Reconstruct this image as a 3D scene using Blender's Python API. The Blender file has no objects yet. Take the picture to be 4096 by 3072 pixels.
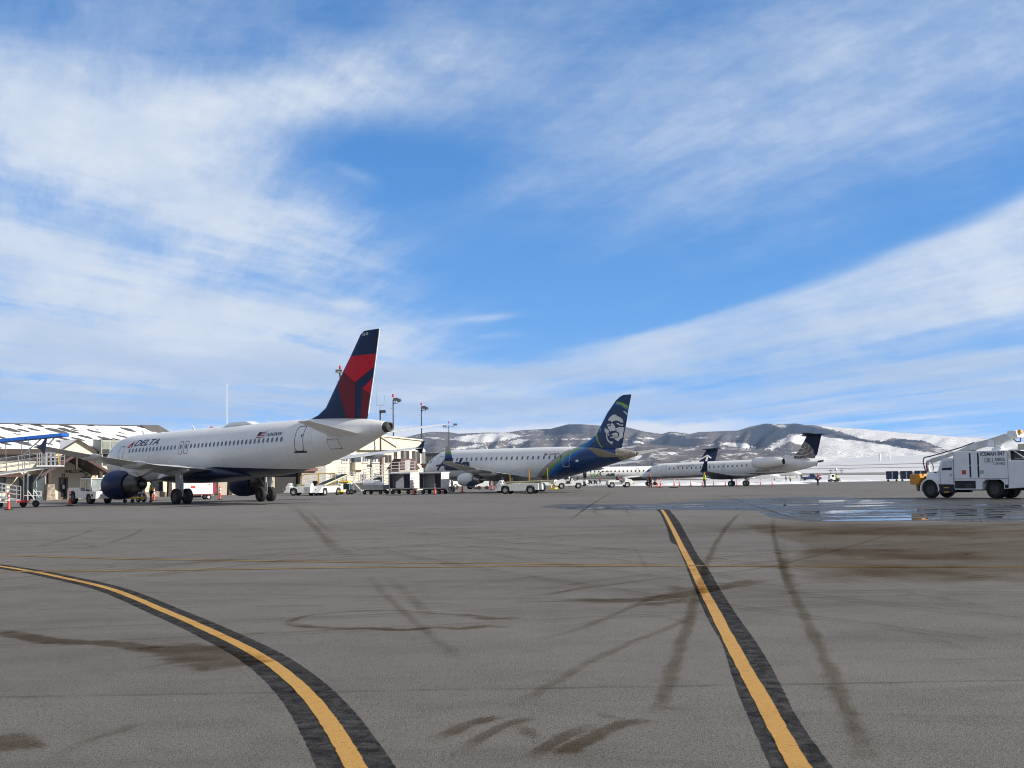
import bpy, bmesh, math, random
from mathutils import Vector, Matrix
random.seed(7)
SC = bpy.context.scene
COL = SC.collection
R = math.radians
# ------------------------------------------------------------------ camera
F, H0, ROLL, EYE = 5200.0, 1898.6, 0.0163, 1.81
PITCH = math.atan((H0 - 1536) / F)
cd = bpy.data.cameras.new('camera'); cam = bpy.data.objects.new('camera', cd); COL.objects.link(cam)
cd.sensor_width = 36; cd.lens = F / 4096 * 36; cd.clip_start = 0.1; cd.clip_end = 40000
cam.matrix_world = Matrix.Translation((0, 0, EYE)) @ Matrix.Rotation(R(90) + PITCH, 4, 'X') @ Matrix.Rotation(-ROLL, 4, 'Z')
SC.camera = cam
SC.view_settings.view_transform = 'Standard'; SC.view_settings.look = 'None'
SC.view_settings.exposure = 0.68; SC.view_settings.gamma = 1
SC.cycles.transparent_max_bounces = 32
SC.cycles.filter_width = 1.05
SUN_EL, SUN_AZ = R(27), math.atan2(0.94, -0.34)      # azimuth clockwise from +Y


# ------------------------------------------------------------------ node helper
class NT:
    def __init__(s, tree):
        s.t = tree; s.n = tree.nodes; s.l = tree.links
    def put(s, sock, v):
        if hasattr(v, 'is_output'): s.l.new(v, sock)
        elif v is not None:
            if sock.type == 'RGBA' and not isinstance(v, (int, float)) and len(v) == 3: v = (*v, 1)
            sock.default_value = v
    def node(s, kind, ins=None, out=0, **kw):
        n = s.n.new(kind)
        for k, v in kw.items(): setattr(n, k, v)
        for k, v in (ins or {}).items(): s.put(n.inputs[k], v)
        return n.outputs[out]
    def m(s, op, a, b=None, c=None, clamp=False):
        n = s.n.new('ShaderNodeMath'); n.operation = op; n.use_clamp = clamp
        for i, v in enumerate((a, b, c)): s.put(n.inputs[i], v)
        return n.outputs[0]
    def mix(s, f, a, b):
        n = s.n.new('ShaderNodeMix'); n.data_type = 'RGBA'
        s.put(n.inputs[0], f); s.put(n.inputs[6], a); s.put(n.inputs[7], b)
        return n.outputs[2]
    def noise(s, vec, scale, detail=3, rough=.55, out=0):
        return s.node('ShaderNodeTexNoise', {'Vector': vec, 'Scale': scale, 'Detail': detail, 'Roughness': rough}, out)
    def xyz(s, vec):
        n = s.n.new('ShaderNodeSeparateXYZ'); s.put(n.inputs[0], vec); return n.outputs
    def comb(s, x, y, z):
        return s.node('ShaderNodeCombineXYZ', {0: x, 1: y, 2: z})
    def step(s, v, a, b):
        return s.node('ShaderNodeMapRange', {0: v, 1: a, 2: b, 3: 0.0, 4: 1.0})
    def sstep(s, v, a, b):
        return s.node('ShaderNodeMapRange', {0: v, 1: a, 2: b, 3: 0.0, 4: 1.0}, interpolation_type='SMOOTHSTEP')
    def scale(s, vec, v):
        return s.node('ShaderNodeVectorMath', {0: vec, 1: v}, operation='MULTIPLY')


# ------------------------------------------------------------------ world: sky and cirrus
w = bpy.data.worlds.new('World'); SC.world = w; w.use_nodes = True
n = NT(w.node_tree); n.n.clear()
sky = n.n.new('ShaderNodeTexSky'); sky.sky_type = 'NISHITA'; sky.sun_disc = False
sky.sun_elevation = SUN_EL; sky.sun_rotation = SUN_AZ
sky.altitude = 2000; sky.air_density = 1.0; sky.dust_density = 0.4; sky.ozone_density = 2.0
g = n.node('ShaderNodeTexCoord', out=0)
dx, dy, dz = n.xyz(g)
dzp = n.m('MAXIMUM', dz, 0.0)
ay = n.m('MAXIMUM', n.m('ABSOLUTE', dy), 0.02)
az = n.m('DIVIDE', dx, ay)                     # tangent of azimuth from the view axis
el = n.m('DIVIDE', dzp, n.m('SQRT', n.m('ADD', n.m('MULTIPLY', dx, dx), n.m('MULTIPLY', dy, dy))))
# a deep winter blue: look the sky up higher than it is near the horizon
n.put(sky.inputs[0], n.comb(dx, dy, n.m('MULTIPLY_ADD', n.m('POWER', dzp, 0.8), 0.95, 0.16)))
skyc = n.node('ShaderNodeHueSaturation', {'Hue': 0.5, 'Saturation': 1.3, 'Value': 1.55, 'Color': sky.outputs[0]})
hb = n.m('EXPONENT', n.m('MULTIPLY', dzp, -6.0))
skyc = n.mix(n.m('MULTIPLY', hb, 0.22), skyc, (2.6, 4.5, 7.0))
# high cloud sheet seen in perspective
pz = n.m('ADD', dzp, 0.035)
px = n.m('DIVIDE', dx, pz); py = n.m('DIVIDE', dy, pz)
def layer(ang, sx, sy, seed, detail, rough):
    c, s_ = math.cos(ang), math.sin(ang)
    u = n.m('ADD', n.m('MULTIPLY', px, c), n.m('MULTIPLY', py, -s_))
    v = n.m('ADD', n.m('MULTIPLY', px, s_), n.m('MULTIPLY', py, c))
    vec = n.comb(n.m('MULTIPLY', u, sx), n.m('MULTIPLY', v, sy), seed)
    wv = n.noise(vec, 0.9, 2, .5, 1)
    vec = n.node('ShaderNodeVectorMath', {0: vec, 1: n.scale(wv, (.55, .55, 0))}, operation='ADD')
    return n.noise(vec, 1.0, detail, rough)
LA = layer(-0.40, 1.5, 0.22, 3.1, 7, .56)      # streaks of the right half, rising to the right
LB = layer(0.42, 1.25, 0.30, 8.4, 8, .60)      # streaks of the left half
LC = layer(-0.45, 3.6, 0.5, 5.7, 6, .60)
vecH = n.comb(n.m('MULTIPLY', az, 5.0), n.m('MULTIPLY', el, 42.0), 2.0)
LH = n.noise(vecH, 1.0, 7, .62)                # flat bars low over the hills
LP = n.noise(n.comb(n.m('MULTIPLY', az, 9.0), n.m('MULTIPLY', el, 15.0), 4.0), 1.0, 9, .66)
LD = layer(-0.32, 8.0, 0.9, 1.7, 7, .68)      # fine fibres
side = n.sstep(az, -0.16, 0.10)
ST = n.m('ADD', n.m('MULTIPLY', LA, side), n.m('MULTIPLY', LB, n.m('SUBTRACT', 1.0, side)))
def gauss(ca, ce, ra, re, rot=0):
    u = n.m('SUBTRACT', az, ca); v = n.m('SUBTRACT', el, ce)
    c, s_ = math.cos(rot), math.sin(rot)
    a = n.m('DIVIDE', n.m('ADD', n.m('MULTIPLY', u, c), n.m('MULTIPLY', v, s_)), ra)
    b = n.m('DIVIDE', n.m('SUBTRACT', n.m('MULTIPLY', v, c), n.m('MULTIPLY', u, s_)), re)
    return n.m('EXPONENT', n.m('MULTIPLY', n.m('ADD', n.m('MULTIPLY', a, a), n.m('MULTIPLY', b, b)), -1.0))
env = None
for ca, ce, ra, re, rot, amp in ((-.42, .155, .27, .085, -.12, 1.25), (-.25, .085, .24, .05, -.05, 1.0), (-.30, .20, .16, .05, -.2, .5), (-.30, .255, .12, .022, -.12, .50),
                                 (-.20, .185, .10, .03, -.35, .75), (-.17, .295, .13, .026, .12, .62), (-.38, .30, .08, .03, 0, .45), (-.05, .065, .13, .022, 0, .55),
                                 (.34, .055, .22, .035, .05, .42), (.36, .10, .12, .05, .25, .55), (.2, .30, .3, .06, .2, .30), (-.03, .345, .2, .03, .3, .36),
                                 (.12, .21, .34, .05, .2, .30), (.0, .035, .6, .022, 0, .32), (.05, .06, .35, .02, 0, .3), (-.02, .121, .03, .0035, .08, .8), (-.005, .108, .02, .003, .05, .5), (-.128, .133, .018, .004, 0, .6), (-.119, .234, .022, .006, -.4, .22), (-.33, .09, .05, .012, -.1, .5), (.10, .128, .03, .006, .25, .5),
                                 (-.02, .16, .12, .07, 0, -.30), (.09, .115, .10, .02, .15, -.45), (-.11, .255, .06, .02, .1, -.30), (-.06, .235, .06, .025, .1, -.35)):
    t = n.m('MULTIPLY', gauss(ca, ce, ra, re, rot), amp)
    env = t if env is None else n.m('ADD', env, t)
# the broad band that climbs to the right edge
band0 = n.m('ADD', n.m('MULTIPLY_ADD', az, 0.10, 0.083), n.m('MULTIPLY', n.m('MULTIPLY', az, az), 0.27))
bw = n.m('MULTIPLY_ADD', az, 0.055, 0.010)
bd = n.m('DIVIDE', n.m('SUBTRACT', n.m('ADD', el, n.m('MULTIPLY', n.m('SUBTRACT', LP, .5), .022)), band0), n.m('MAXIMUM', bw, .006))
up = n.m('SUBTRACT', 1.0, n.sstep(bd, .55, 1.25))
dn = n.sstep(bd, -2.3, -.7)
band = n.m('MULTIPLY', n.m('MULTIPLY', up, dn), n.sstep(az, -.02, .12))
stn = n.sstep(ST, .30, .72)
dens = n.m('MULTIPLY', env, n.m('MULTIPLY_ADD', stn, .85, .38))
dens = n.m('ADD', dens, n.m('MULTIPLY', band, n.m('MULTIPLY_ADD', stn, .42, .62)))
dens = n.m('ADD', dens, n.m('MULTIPLY', n.m('SUBTRACT', LC, .44), n.m('MULTIPLY_ADD', n.sstep(el, .05, .2), n.m('MULTIPLY_ADD', side, -.34, .68), .12)))
low = n.m('SUBTRACT', 1.0, n.sstep(el, .055, .13))
dens = n.m('ADD', dens, n.m('MULTIPLY', n.m('SUBTRACT', LH, .47), n.m('MULTIPLY_ADD', low, 2.4, .25)))
dens = n.m('ADD', dens, n.m('MULTIPLY', n.m('SUBTRACT', LP, .5), .55))
dens = n.m('ADD', dens, n.m('MULTIPLY', n.m('SUBTRACT', LD, .5), n.m('MULTIPLY_ADD', n.sstep(dens, .0, .5), n.m('MULTIPLY_ADD', side, -.35, .62), .10)))
veil = n.m('MULTIPLY', n.sstep(el, .13, .33), .25)
dens = n.m('MULTIPLY', n.sstep(n.m('ADD', dens, veil), .02, 1.22), .94)
shade = n.m('MULTIPLY_ADD', n.sstep(n.m('ADD', LP, n.m('MULTIPLY', low, .12)), .35, .75), -.9, 1.0)
cloud = n.mix(n.sstep(LP, .3, .7), (3.7, 4.35, 5.3), (5.0, 5.35, 5.8))
cloud = n.mix(n.m('MULTIPLY', low, n.sstep(LH, .35, .62)), cloud, (2.9, 3.75, 5.1))
cumu = n.m('MULTIPLY', n.m('SUBTRACT', 1.0, n.sstep(n.m('ADD', el, n.m('MULTIPLY', n.m('SUBTRACT', LP, .5), .03)), .034, .043)), .95)
cloud = n.mix(cumu, cloud, (6.0, 5.95, 5.8))
# unseen grey cloud added overhead and behind to neutralise the blue ambient light
away = n.m('MAXIMUM', n.sstep(dy, .35, -.25), n.sstep(dz, .42, .7))
cloud = n.mix(away, cloud, n.mix(n.sstep(LP, .3, .7), (2.9, 2.85, 2.75), (3.9, 3.8, 3.6)))
dens = n.m('MAXIMUM', dens, n.m('MULTIPLY', away, n.m('MULTIPLY_ADD', stn, .3, .62)))
cumu = n.m('MULTIPLY', n.m('MULTIPLY', cumu, n.sstep(dy, .0, .3)), n.m('SUBTRACT', 1.0, n.sstep(az, .13, .24)))
fin = n.mix(n.m('MAXIMUM', dens, n.m('MULTIPLY', cumu, .95)), skyc, cloud)
bg = n.n.new('ShaderNodeBackground'); n.put(bg.inputs[0], fin); bg.inputs[1].default_value = 0.1
out = n.n.new('ShaderNodeOutputWorld'); n.l.new(bg.outputs[0], out.inputs[0])
sl = bpy.data.lights.new('sun', 'SUN'); sl.energy = 4.2; sl.angle = R(0.5); sl.color = (1, .94, .84)
so = bpy.data.objects.new('sun', sl); COL.objects.link(so)
sv = Vector((math.sin(SUN_AZ) * math.cos(SUN_EL), math.cos(SUN_AZ) * math.cos(SUN_EL), math.sin(SUN_EL)))
so.rotation_euler = sv.to_track_quat('Z', 'Y').to_euler()


# ------------------------------------------------------------------ ground shape and photo-to-ground helper
def sm(a, b, x):
    t = min(1.0, max(0.0, (x - a) / (b - a))); return t * t * (3 - 2 * t)
def zg(X, Y):
    z = -.013 * max(0, min(X, 80) - 5) * sm(95, 150, Y) - .008 * max(0, min(Y, 270) - 190) * sm(-20, 10, X)
    return max(z, -.95)
def ray(px, py):
    X = px - 2048; Y = py - 1536
    cr, sr = math.cos(ROLL), math.sin(ROLL)
    x = X * cr - Y * sr; v = -(X * sr + Y * cr)
    return x / F, math.cos(PITCH) - math.sin(PITCH) * v / F, math.sin(PITCH) + math.cos(PITCH) * v / F
def G(px, py):
    d = ray(px, py); t = -EYE / d[2]
    for _ in range(15): t = (zg(t * d[0], t * d[1]) - EYE) / d[2]
    return t * d[0], t * d[1]
def toPx(X, Y, Z):
    Z -= EYE; c, s_ = math.cos(PITCH), math.sin(PITCH)
    d = Y * c + Z * s_; x = F * X / d; y = -F * (Z * c - Y * s_) / d
    cr, sr = math.cos(ROLL), math.sin(ROLL)
    return 2048 + x * cr + y * sr, 1536 - x * sr + y * cr


# ------------------------------------------------------------------ mesh builder
class MB:
    def __init__(s): s.v = []; s.f = []; s.m = []; s.s = []
    def add(s, vs, fs, mi=0, sm_=False):
        o = len(s.v); s.v += [tuple(p) for p in vs]
        for f in fs: s.f.append([i + o for i in f]); s.m.append(mi); s.s.append(sm_)
        return s
    def box(s, x0, x1, y0, y1, z0, z1, mi=0):
        v = [(x, y, z) for z in (z0, z1) for y in (y0, y1) for x in (x0, x1)]
        return s.add(v, [(0, 2, 3, 1), (4, 5, 7, 6), (0, 1, 5, 4), (2, 6, 7, 3), (0, 4, 6, 2), (1, 3, 7, 5)], mi)
    def loft(s, rings, mi=0, smooth=True, cap0=True, cap1=True, closed=True):
        k = len(rings[0]); v = [p for r in rings for p in r]; f = []
        kk = k if closed else k - 1
        for i in range(len(rings) - 1):
            for j in range(kk):
                a, b = i * k + j, i * k + (j + 1) % k
                f.append((a, b, b + k, a + k))
        s.add(v, f, mi, smooth)
        if cap0: s.add(rings[0], [tuple(reversed(range(k)))], mi)
        if cap1: s.add(rings[-1], [tuple(range(k))], mi)
        return s
    def cyl(s, p0, p1, r0, r1=None, n=10, mi=0, cap=True, smooth=True):
        r1 = r0 if r1 is None else r1
        p0, p1 = Vector(p0), Vector(p1); d = (p1 - p0).normalized()
        a = d.orthogonal().normalized(); b = d.cross(a)
        def ring(p, r): return [tuple(p + a * r * math.cos(t) + b * r * math.sin(t)) for t in [2 * math.pi * i / n for i in range(n)]]
        return s.loft([ring(p0, r0), ring(p1, r1)], mi, smooth, cap, cap)
    def bar(s, p0, p1, w, mi=0): return s.cyl(p0, p1, w * .7, n=4, mi=mi, smooth=False)
    def tube(s, pts, r, n=6, mi=0):
        for a, b in zip(pts, pts[1:]): s.cyl(a, b, r, n=n, mi=mi)
        return s
    def lathe(s, prof, axis='x', o=(0, 0, 0), n=24, mi=0, cap0=False, cap1=False):
        rings = []
        for a, r in prof:
            rg = []
            for i in range(n):
                t = 2 * math.pi * i / n; c, q = r * math.cos(t), r * math.sin(t)
                p = {'x': (a, c, q), 'y': (q, a, c), 'z': (c, q, a)}[axis]
                rg.append((p[0] + o[0], p[1] + o[1], p[2] + o[2]))
            rings.append(rg)
        return s.loft(rings, mi, True, cap0, cap1)
    def prism(s, poly, y0, y1, mi=0, plane='xz'):
        def P(a, b, y): return {'xz': (a, y, b), 'xy': (a, b, y), 'yz': (y, a, b)}[plane]
        k = len(poly); v = [P(a, b, y0) for a, b in poly] + [P(a, b, y1) for a, b in poly]
        f = [tuple(range(k)), tuple(reversed(range(k, 2 * k)))] + [(i, i + k, (i + 1) % k + k, (i + 1) % k) for i in range(k)]
        return s.add(v, f, mi)
    def build(s, name, mats, parent=None, bevel=0, seg=2, auto=False):
        me = bpy.data.meshes.new(name); me.from_pydata(s.v, [], s.f)
        if not isinstance(mats, (list, tuple)): mats = [mats]
        for m_ in mats: me.materials.append(m_)
        me.polygons.foreach_set('material_index', s.m); me.polygons.foreach_set('use_smooth', s.s)
        bm = bmesh.new(); bm.from_mesh(me); bmesh.ops.recalc_face_normals(bm, faces=bm.faces); bm.to_mesh(me); bm.free()
        o = bpy.data.objects.new(name, me); COL.objects.link(o)
        if parent: o.parent = parent
        if bevel:
            b = o.modifiers.new('bevel', 'BEVEL'); b.width = bevel; b.segments = seg; b.limit_method = 'ANGLE'; b.angle_limit = R(40)
        return o


def tag(o, label, cat=None, group=None, kind=None):
    if label: o['label'] = label
    if cat: o['category'] = cat
    if group: o['group'] = group
    if kind: o['kind'] = kind
    return o
def thing(name, label, cat, loc=(0, 0, 0), rz=0.0, group=None, tilt=0.0):
    o = bpy.data.objects.new(name, None); COL.objects.link(o); o.empty_display_size = .3
    o.matrix_world = Matrix.Translation(loc) @ Matrix.Rotation(rz, 4, 'Z') @ Matrix.Rotation(tilt, 4, 'Y')
    return tag(o, label, cat, group)
def copy_tree(o, parent=None):
    c = o.copy(); COL.objects.link(c); c.parent = parent
    if parent is not None: c.matrix_parent_inverse = Matrix.Identity(4)
    for ch in list(o.children): copy_tree(ch, c)
    return c


# ------------------------------------------------------------------ materials
MATS = {}
def M(name, col, rough=.5, metal=0.0, var=.12, vs=2.0, bump=0.0, coat=0.0, bs=40, dirt=0.0):
    if name in MATS: return MATS[name]
    m_ = bpy.data.materials.new(name); m_.use_nodes = True
    q = NT(m_.node_tree); b = q.n['Principled BSDF']
    tc = q.node('ShaderNodeTexCoord', out=3)
    nz = q.noise(tc, vs, 5, .6)
    c = q.mix(q.sstep(nz, .3, .7), tuple(x * (1 - var) for x in col), tuple(min(1, x * (1 + var)) for x in col))
    if dirt:
        sx, sy, sz = q.xyz(tc)
        d = q.sstep(q.noise(q.comb(sx, sy, q.m('MULTIPLY', sz, .25)), 5.0, 6, .65), .52, .8)
        c = q.mix(q.m('MULTIPLY', d, dirt), c, (.12, .10, .08))
    q.put(b.inputs['Base Color'], c); b.inputs['Metallic'].default_value = metal
    q.put(b.inputs['Roughness'], q.m('MULTIPLY_ADD', nz, .25, rough - .12))
    b.inputs['Specular IOR Level'].default_value = .22 if name in ('navy_paint', 'red_paint', 'dark_red_paint') else .5; b.inputs['Coat Weight'].default_value = coat; b.inputs['Coat Roughness'].default_value = .12
    if bump:
        bp = q.n.new('ShaderNodeBump'); bp.inputs['Strength'].default_value = bump; bp.inputs['Distance'].default_value = .02
        q.put(bp.inputs['Height'], q.noise(tc, bs, 4)); q.l.new(bp.outputs[0], b.inputs['Normal'])
    MATS[name] = m_
    return m_
WHITE = M('white_paint', (.74, .74, .73), .35, coat=.2, var=.05, dirt=.25)
GSE = M('vehicle_white', (.72, .72, .70), .42, coat=.2, var=.06, dirt=.35)
JETW = M('jet_white', (.78, .78, .77), .30, coat=.3, var=.03, dirt=.05)
JETG = M('jet_grey', (.42, .43, .44), .35, coat=.2, var=.05)
WINGG = M('wing_grey', (.50, .51, .52), .38, coat=.1, var=.06, dirt=.1)
NAVY = M('navy_paint', (.005, .014, .055), .45, coat=.04, var=.1)
RED = M('red_paint', (.50, .005, .018), .5, coat=.0, var=.05)
DRED = M('dark_red_paint', (.14, .006, .012), .5, coat=.0, var=.05)
TYRE = M('tyre_rubber', (.013, .013, .014), .8, var=.2)
HUB = M('wheel_hub', (.45, .45, .46), .4, .4)
HUBD = M('dark_hub', (.05, .05, .05), .5, .3)
STEEL = M('steel', (.40, .41, .42), .35, .75)
DSTEEL = M('dark_steel', (.06, .06, .065), .45, .6)
ALU = M('aluminium_rail', (.55, .56, .57), .38, .55)
BLACK = M('black_part', (.012, .012, .013), .6)
GLASS = M('dark_glass', (.018, .022, .028), .08, coat=.5, var=.3)
PGLASS = M('plane_window_glass', (.15, .16, .175), .15, var=.25, vs=4)
YEL = M('yellow_paint', (.62, .36, .03), .45, dirt=.3)
ORNG = M('orange_paint', (.60, .26, .012), .4, coat=.2, dirt=.3)
CONE = M('cone_orange', (.62, .045, .018), .5)
CONEW = M('cone_white_band', (.72, .72, .72), .4)
LINEG = M('panel_line', (.10, .11, .12), .5)
INK = M('dark_lettering', (.012, .016, .045), .4)
BLKINK = M('black_lettering', (.012, .012, .014), .5)


# ------------------------------------------------------------------ lettering
def text2d(txt, w_=None, h_=None, shear=0, bold=0.0, space=1.0):
    cu = bpy.data.curves.new('t', 'FONT'); cu.body = txt; cu.shear = shear; cu.offset = bold; cu.space_character = space
    cu.resolution_u = 4
    ob = bpy.data.objects.new('t', cu); COL.objects.link(ob)
    dg = bpy.context.evaluated_depsgraph_get(); me = bpy.data.meshes.new_from_object(ob.evaluated_get(dg))
    bpy.data.objects.remove(ob); bpy.data.curves.remove(cu)
    xs = [v.co.x for v in me.vertices]; ys = [v.co.y for v in me.vertices]
    x0, y0 = min(xs), min(ys); sx = w_ / (max(xs) - x0); sy = (h_ / (max(ys) - y0)) if h_ else sx
    for v in me.vertices: v.co = ((v.co.x - x0) * sx, (v.co.y - y0) * sy, 0)
    return me
def flat_mesh(polys):
    me = bpy.data.meshes.new('p'); vs = []; fs = []
    for p in polys: fs.append(list(range(len(vs), len(vs) + len(p)))); vs += [(a, b, 0) for a, b in p]
    me.from_pydata(vs, [], fs); return me
def map_mesh(me, fn, name, mat_, parent, cut=None):
    bm = bmesh.new(); bm.from_mesh(me); bpy.data.meshes.remove(me)
    bmesh.ops.triangulate(bm, faces=bm.faces)
    if cut:
        for ax, st in cut:
            lo = min(v.co[ax] for v in bm.verts); hi = max(v.co[ax] for v in bm.verts); c = lo + st
            while c < hi - 1e-6:
                no = [0, 0, 0]; no[ax] = 1; co = [0, 0, 0]; co[ax] = c
                bmesh.ops.bisect_plane(bm, geom=bm.verts[:] + bm.edges[:] + bm.faces[:], plane_co=co, plane_no=no); c += st
    for v in bm.verts: v.co = fn(v.co.x, v.co.y)
    me = bpy.data.meshes.new(name); bm.to_mesh(me); bm.free()
    me.materials.append(mat_)
    o = bpy.data.objects.new(name, me); COL.objects.link(o); o.parent = parent
    return o
def rrect(cx, cy, w_, h_, r, k=3, lean=0.0):
    p = []
    for qx, qy, a0 in ((1, 1, 0), (-1, 1, 90), (-1, -1, 180), (1, -1, 270)):
        for i in range(k + 1):
            a = R(a0 + 90 * i / k)
            y = cy + qy * (h_ / 2 - r) + r * math.sin(a)
            p.append((cx + qx * (w_ / 2 - r) + r * math.cos(a) + lean * (y - cy), y))
    return p
def outline(p, t):
    cx = sum(a for a, _ in p) / len(p); cy = sum(b for _, b in p) / len(p); q = []
    W = max(a for a, _ in p) - min(a for a, _ in p); H = max(b for _, b in p) - min(b for _, b in p)
    q = [(cx + (a - cx) * (1 - 2 * t / W), cy + (b - cy) * (1 - 2 * t / H)) for a, b in p]
    k = len(p)
    return [[p[i], p[(i + 1) % k], q[(i + 1) % k], q[i]] for i in range(k)]
def interp(tab, s):
    if s <= tab[0][0]: return tab[0][1:]
    for i in range(len(tab) - 1):
        a, b = tab[i], tab[i + 1]
        if s <= b[0]:
            h = b[0] - a[0]; t = (s - a[0]) / h
            o = []
            for k in range(1, len(a)):
                d = (b[k] - a[k]) / h
                d0 = d if i == 0 else (a[k] - tab[i - 1][k]) / (a[0] - tab[i - 1][0])
                d1 = d if i + 2 >= len(tab) else (tab[i + 2][k] - b[k]) / (tab[i + 2][0] - b[0])
                m0 = 0 if d0 * d <= 0 else 2 * d0 * d / (d0 + d); m1 = 0 if d1 * d <= 0 else 2 * d1 * d / (d1 + d)
                if i == 0 and k != 0: m0 = d * 1.4
                if i + 2 >= len(tab): m1 = d
                t2, t3 = t * t, t * t * t
                o.append((2 * t3 - 3 * t2 + 1) * a[k] + (t3 - 2 * t2 + t) * h * m0 + (3 * t2 - 2 * t3) * b[k] + (t3 - t2) * h * m1)
            return o
    return tab[-1][1:]


# ================================================================== aircraft
FACE = [[(28.12,7.2),(28.22,7.41),(28.44,7.58),(28.73,7.73),(28.98,7.78),(29.23,7.71),(29.35,7.55),(29.41,7.62),(29.59,7.45),(29.66,7.54),(29.79,7.35),(29.91,7.35),(29.99,7.16),(30.03,6.95),(29.74,6.98),(29.54,7.12),(29.17,7.2),(28.84,7.15),(28.59,7.04),(28.51,7.16),(28.3,7.21)],[(27.98,6.81),(28.12,6.91),(28.37,6.9),(28.46,6.82),(28.25,6.8),(28.03,6.69)],[(28.03,6.58),(28.24,6.69),(28.45,6.7),(28.54,6.92),(28.67,6.98),(28.83,6.82),(29.01,6.66),(29.06,6.41),(29.06,6.23),(28.81,6.23),(28.56,6.22),(28.35,6.16),(28.27,6.31),(28.15,6.44)],[(29.16,6.89),(29.41,6.95),(29.61,6.82),(29.73,6.69),(29.57,6.7),(29.34,6.83)],[(29.69,6.78),(30.02,6.8),(29.98,6.68),(29.81,6.66)],[(29.1,6.47),(29.31,6.48),(29.52,6.58),(29.73,6.51),(29.89,6.56),(30.13,6.43),(30.04,6.2),(29.95,5.96),(29.96,5.66),(29.78,5.48),(29.57,5.43),(29.36,5.22),(29.15,5.23),(29.08,5.38),(28.91,5.33),(28.89,5.51),(29.2,5.53),(29.41,5.61),(29.5,5.91),(29.38,6.07),(29.18,6.14),(29.13,6.35)],[(27.72,6.58),(27.82,6.45),(28.03,6.38),(28.19,6.28),(28.23,6.1),(28.01,5.98),(27.97,5.77),(28.0,5.5),(28.16,5.28),(28.41,5.18),(28.66,5.21),(28.61,5.06),(28.48,4.92),(28.2,5.1),(27.95,5.29),(27.84,5.59),(27.82,6.02),(27.74,6.15),(27.66,6.09),(27.65,6.39)],[(28.51,5.8),(28.68,5.97),(28.97,6.04),(29.22,6.0),(29.34,5.86),(29.29,5.74),(28.88,5.75)],[(28.01,5.77),(28.07,5.92),(28.22,5.98),(28.26,5.85),(28.13,5.74)],[(28.3,5.64),(28.8,5.68),(29.33,5.69),(29.37,5.62),(28.87,5.57),(28.79,5.51),(28.34,5.58)],[(30.02,8.08),(30.3,8.02),(30.54,7.81),(30.64,7.51),(30.45,7.69),(30.22,7.91)],[(27.02,6.54),(27.09,6.48),(27.03,6.11),(26.97,6.14)]]
FGREEN = [[(29.45,9.0),(30.1,8.82),(30.85,8.43),(30.8,8.17),(30.34,8.42),(29.77,8.69),(29.16,8.87),(29.25,8.99)],[(26.43,5.81),(26.61,6.13),(26.64,5.82),(26.8,5.26),(27.08,4.88),(27.49,4.57),(27.2,4.57),(26.83,5.01),(26.55,5.39)]]
FBLUE = [[(29.14,8.85),(29.69,8.69),(30.3,8.42),(30.78,8.16),(30.75,8.03),(30.33,8.26),(30.01,8.46),(29.93,8.59),(29.61,8.63),(29.28,8.71),(29.05,8.73)]]
DREDP = [[(33.7,9.98),(36.46,9.94),(36.3,9.16),(34.17,8.13),(32.88,8.97)],[(36.1,8.4),(35.74,7.22),(34.86,7.65)]]
DDREDP = [[(32.87,8.95),(34.18,8.12),(34.01,5.67),(33.11,5.72),(32.63,6.96),(32.19,8.13)],[(35.77,7.21),(35.5,5.58),(34.59,5.64),(34.87,7.63)]]
VARROW = [[(26.4,4.75),(28.09,5.75),(28.9,5.09),(28.7,4.95),(28.08,5.45),(26.6,4.6)],[(27.58,4.2),(27.85,5.04),(27.97,5.40),(28.25,5.28),(27.95,4.2)],[(26.0,4.2),(26.45,5.0),(26.75,5.1),(26.45,4.2)]]
GLOBE = [[(25.88,3.72),(26.59,4.49),(27.1,5.17),(27.61,5.89),(27.98,5.69),(28.45,5.32),(28.82,4.82),(29.03,4.21),(29.07,3.5),(27.42,3.6)]]
GLL = [[(25.99,4.03),(26.96,3.95),(27.93,4.04),(28.91,4.56)],[(26.4,4.5),(27.17,4.41),(27.85,4.61),(28.45,5.28)],[(26.8,4.96),(27.38,4.89),(27.97,5.13)],[(27.72,3.62),(28.4,3.72),(29.06,3.95)],[(26.7,3.72),(27.2,4.4),(27.6,5.1),(27.75,5.7)],[(27.5,3.66),(28.0,4.35),(28.25,5.0),(28.2,5.45)],[(28.3,3.62),(28.65,4.2),(28.75,4.8)]]


def airfoil(chord, tc, n=7, bottom=.75):
    xs = [.5 * (1 - math.cos(math.pi * i / n)) for i in range(n + 1)]
    def yt(x): return 5 * tc * (.2969 * math.sqrt(x) - .126 * x - .3516 * x * x + .2843 * x ** 3 - .1036 * x ** 4)
    up = [(x * chord, max(yt(x), .0015) * chord) for x in reversed(xs)]
    lo = [(x * chord, -max(yt(x), .0015) * chord * bottom) for x in xs[1:]]
    return up + lo


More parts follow.
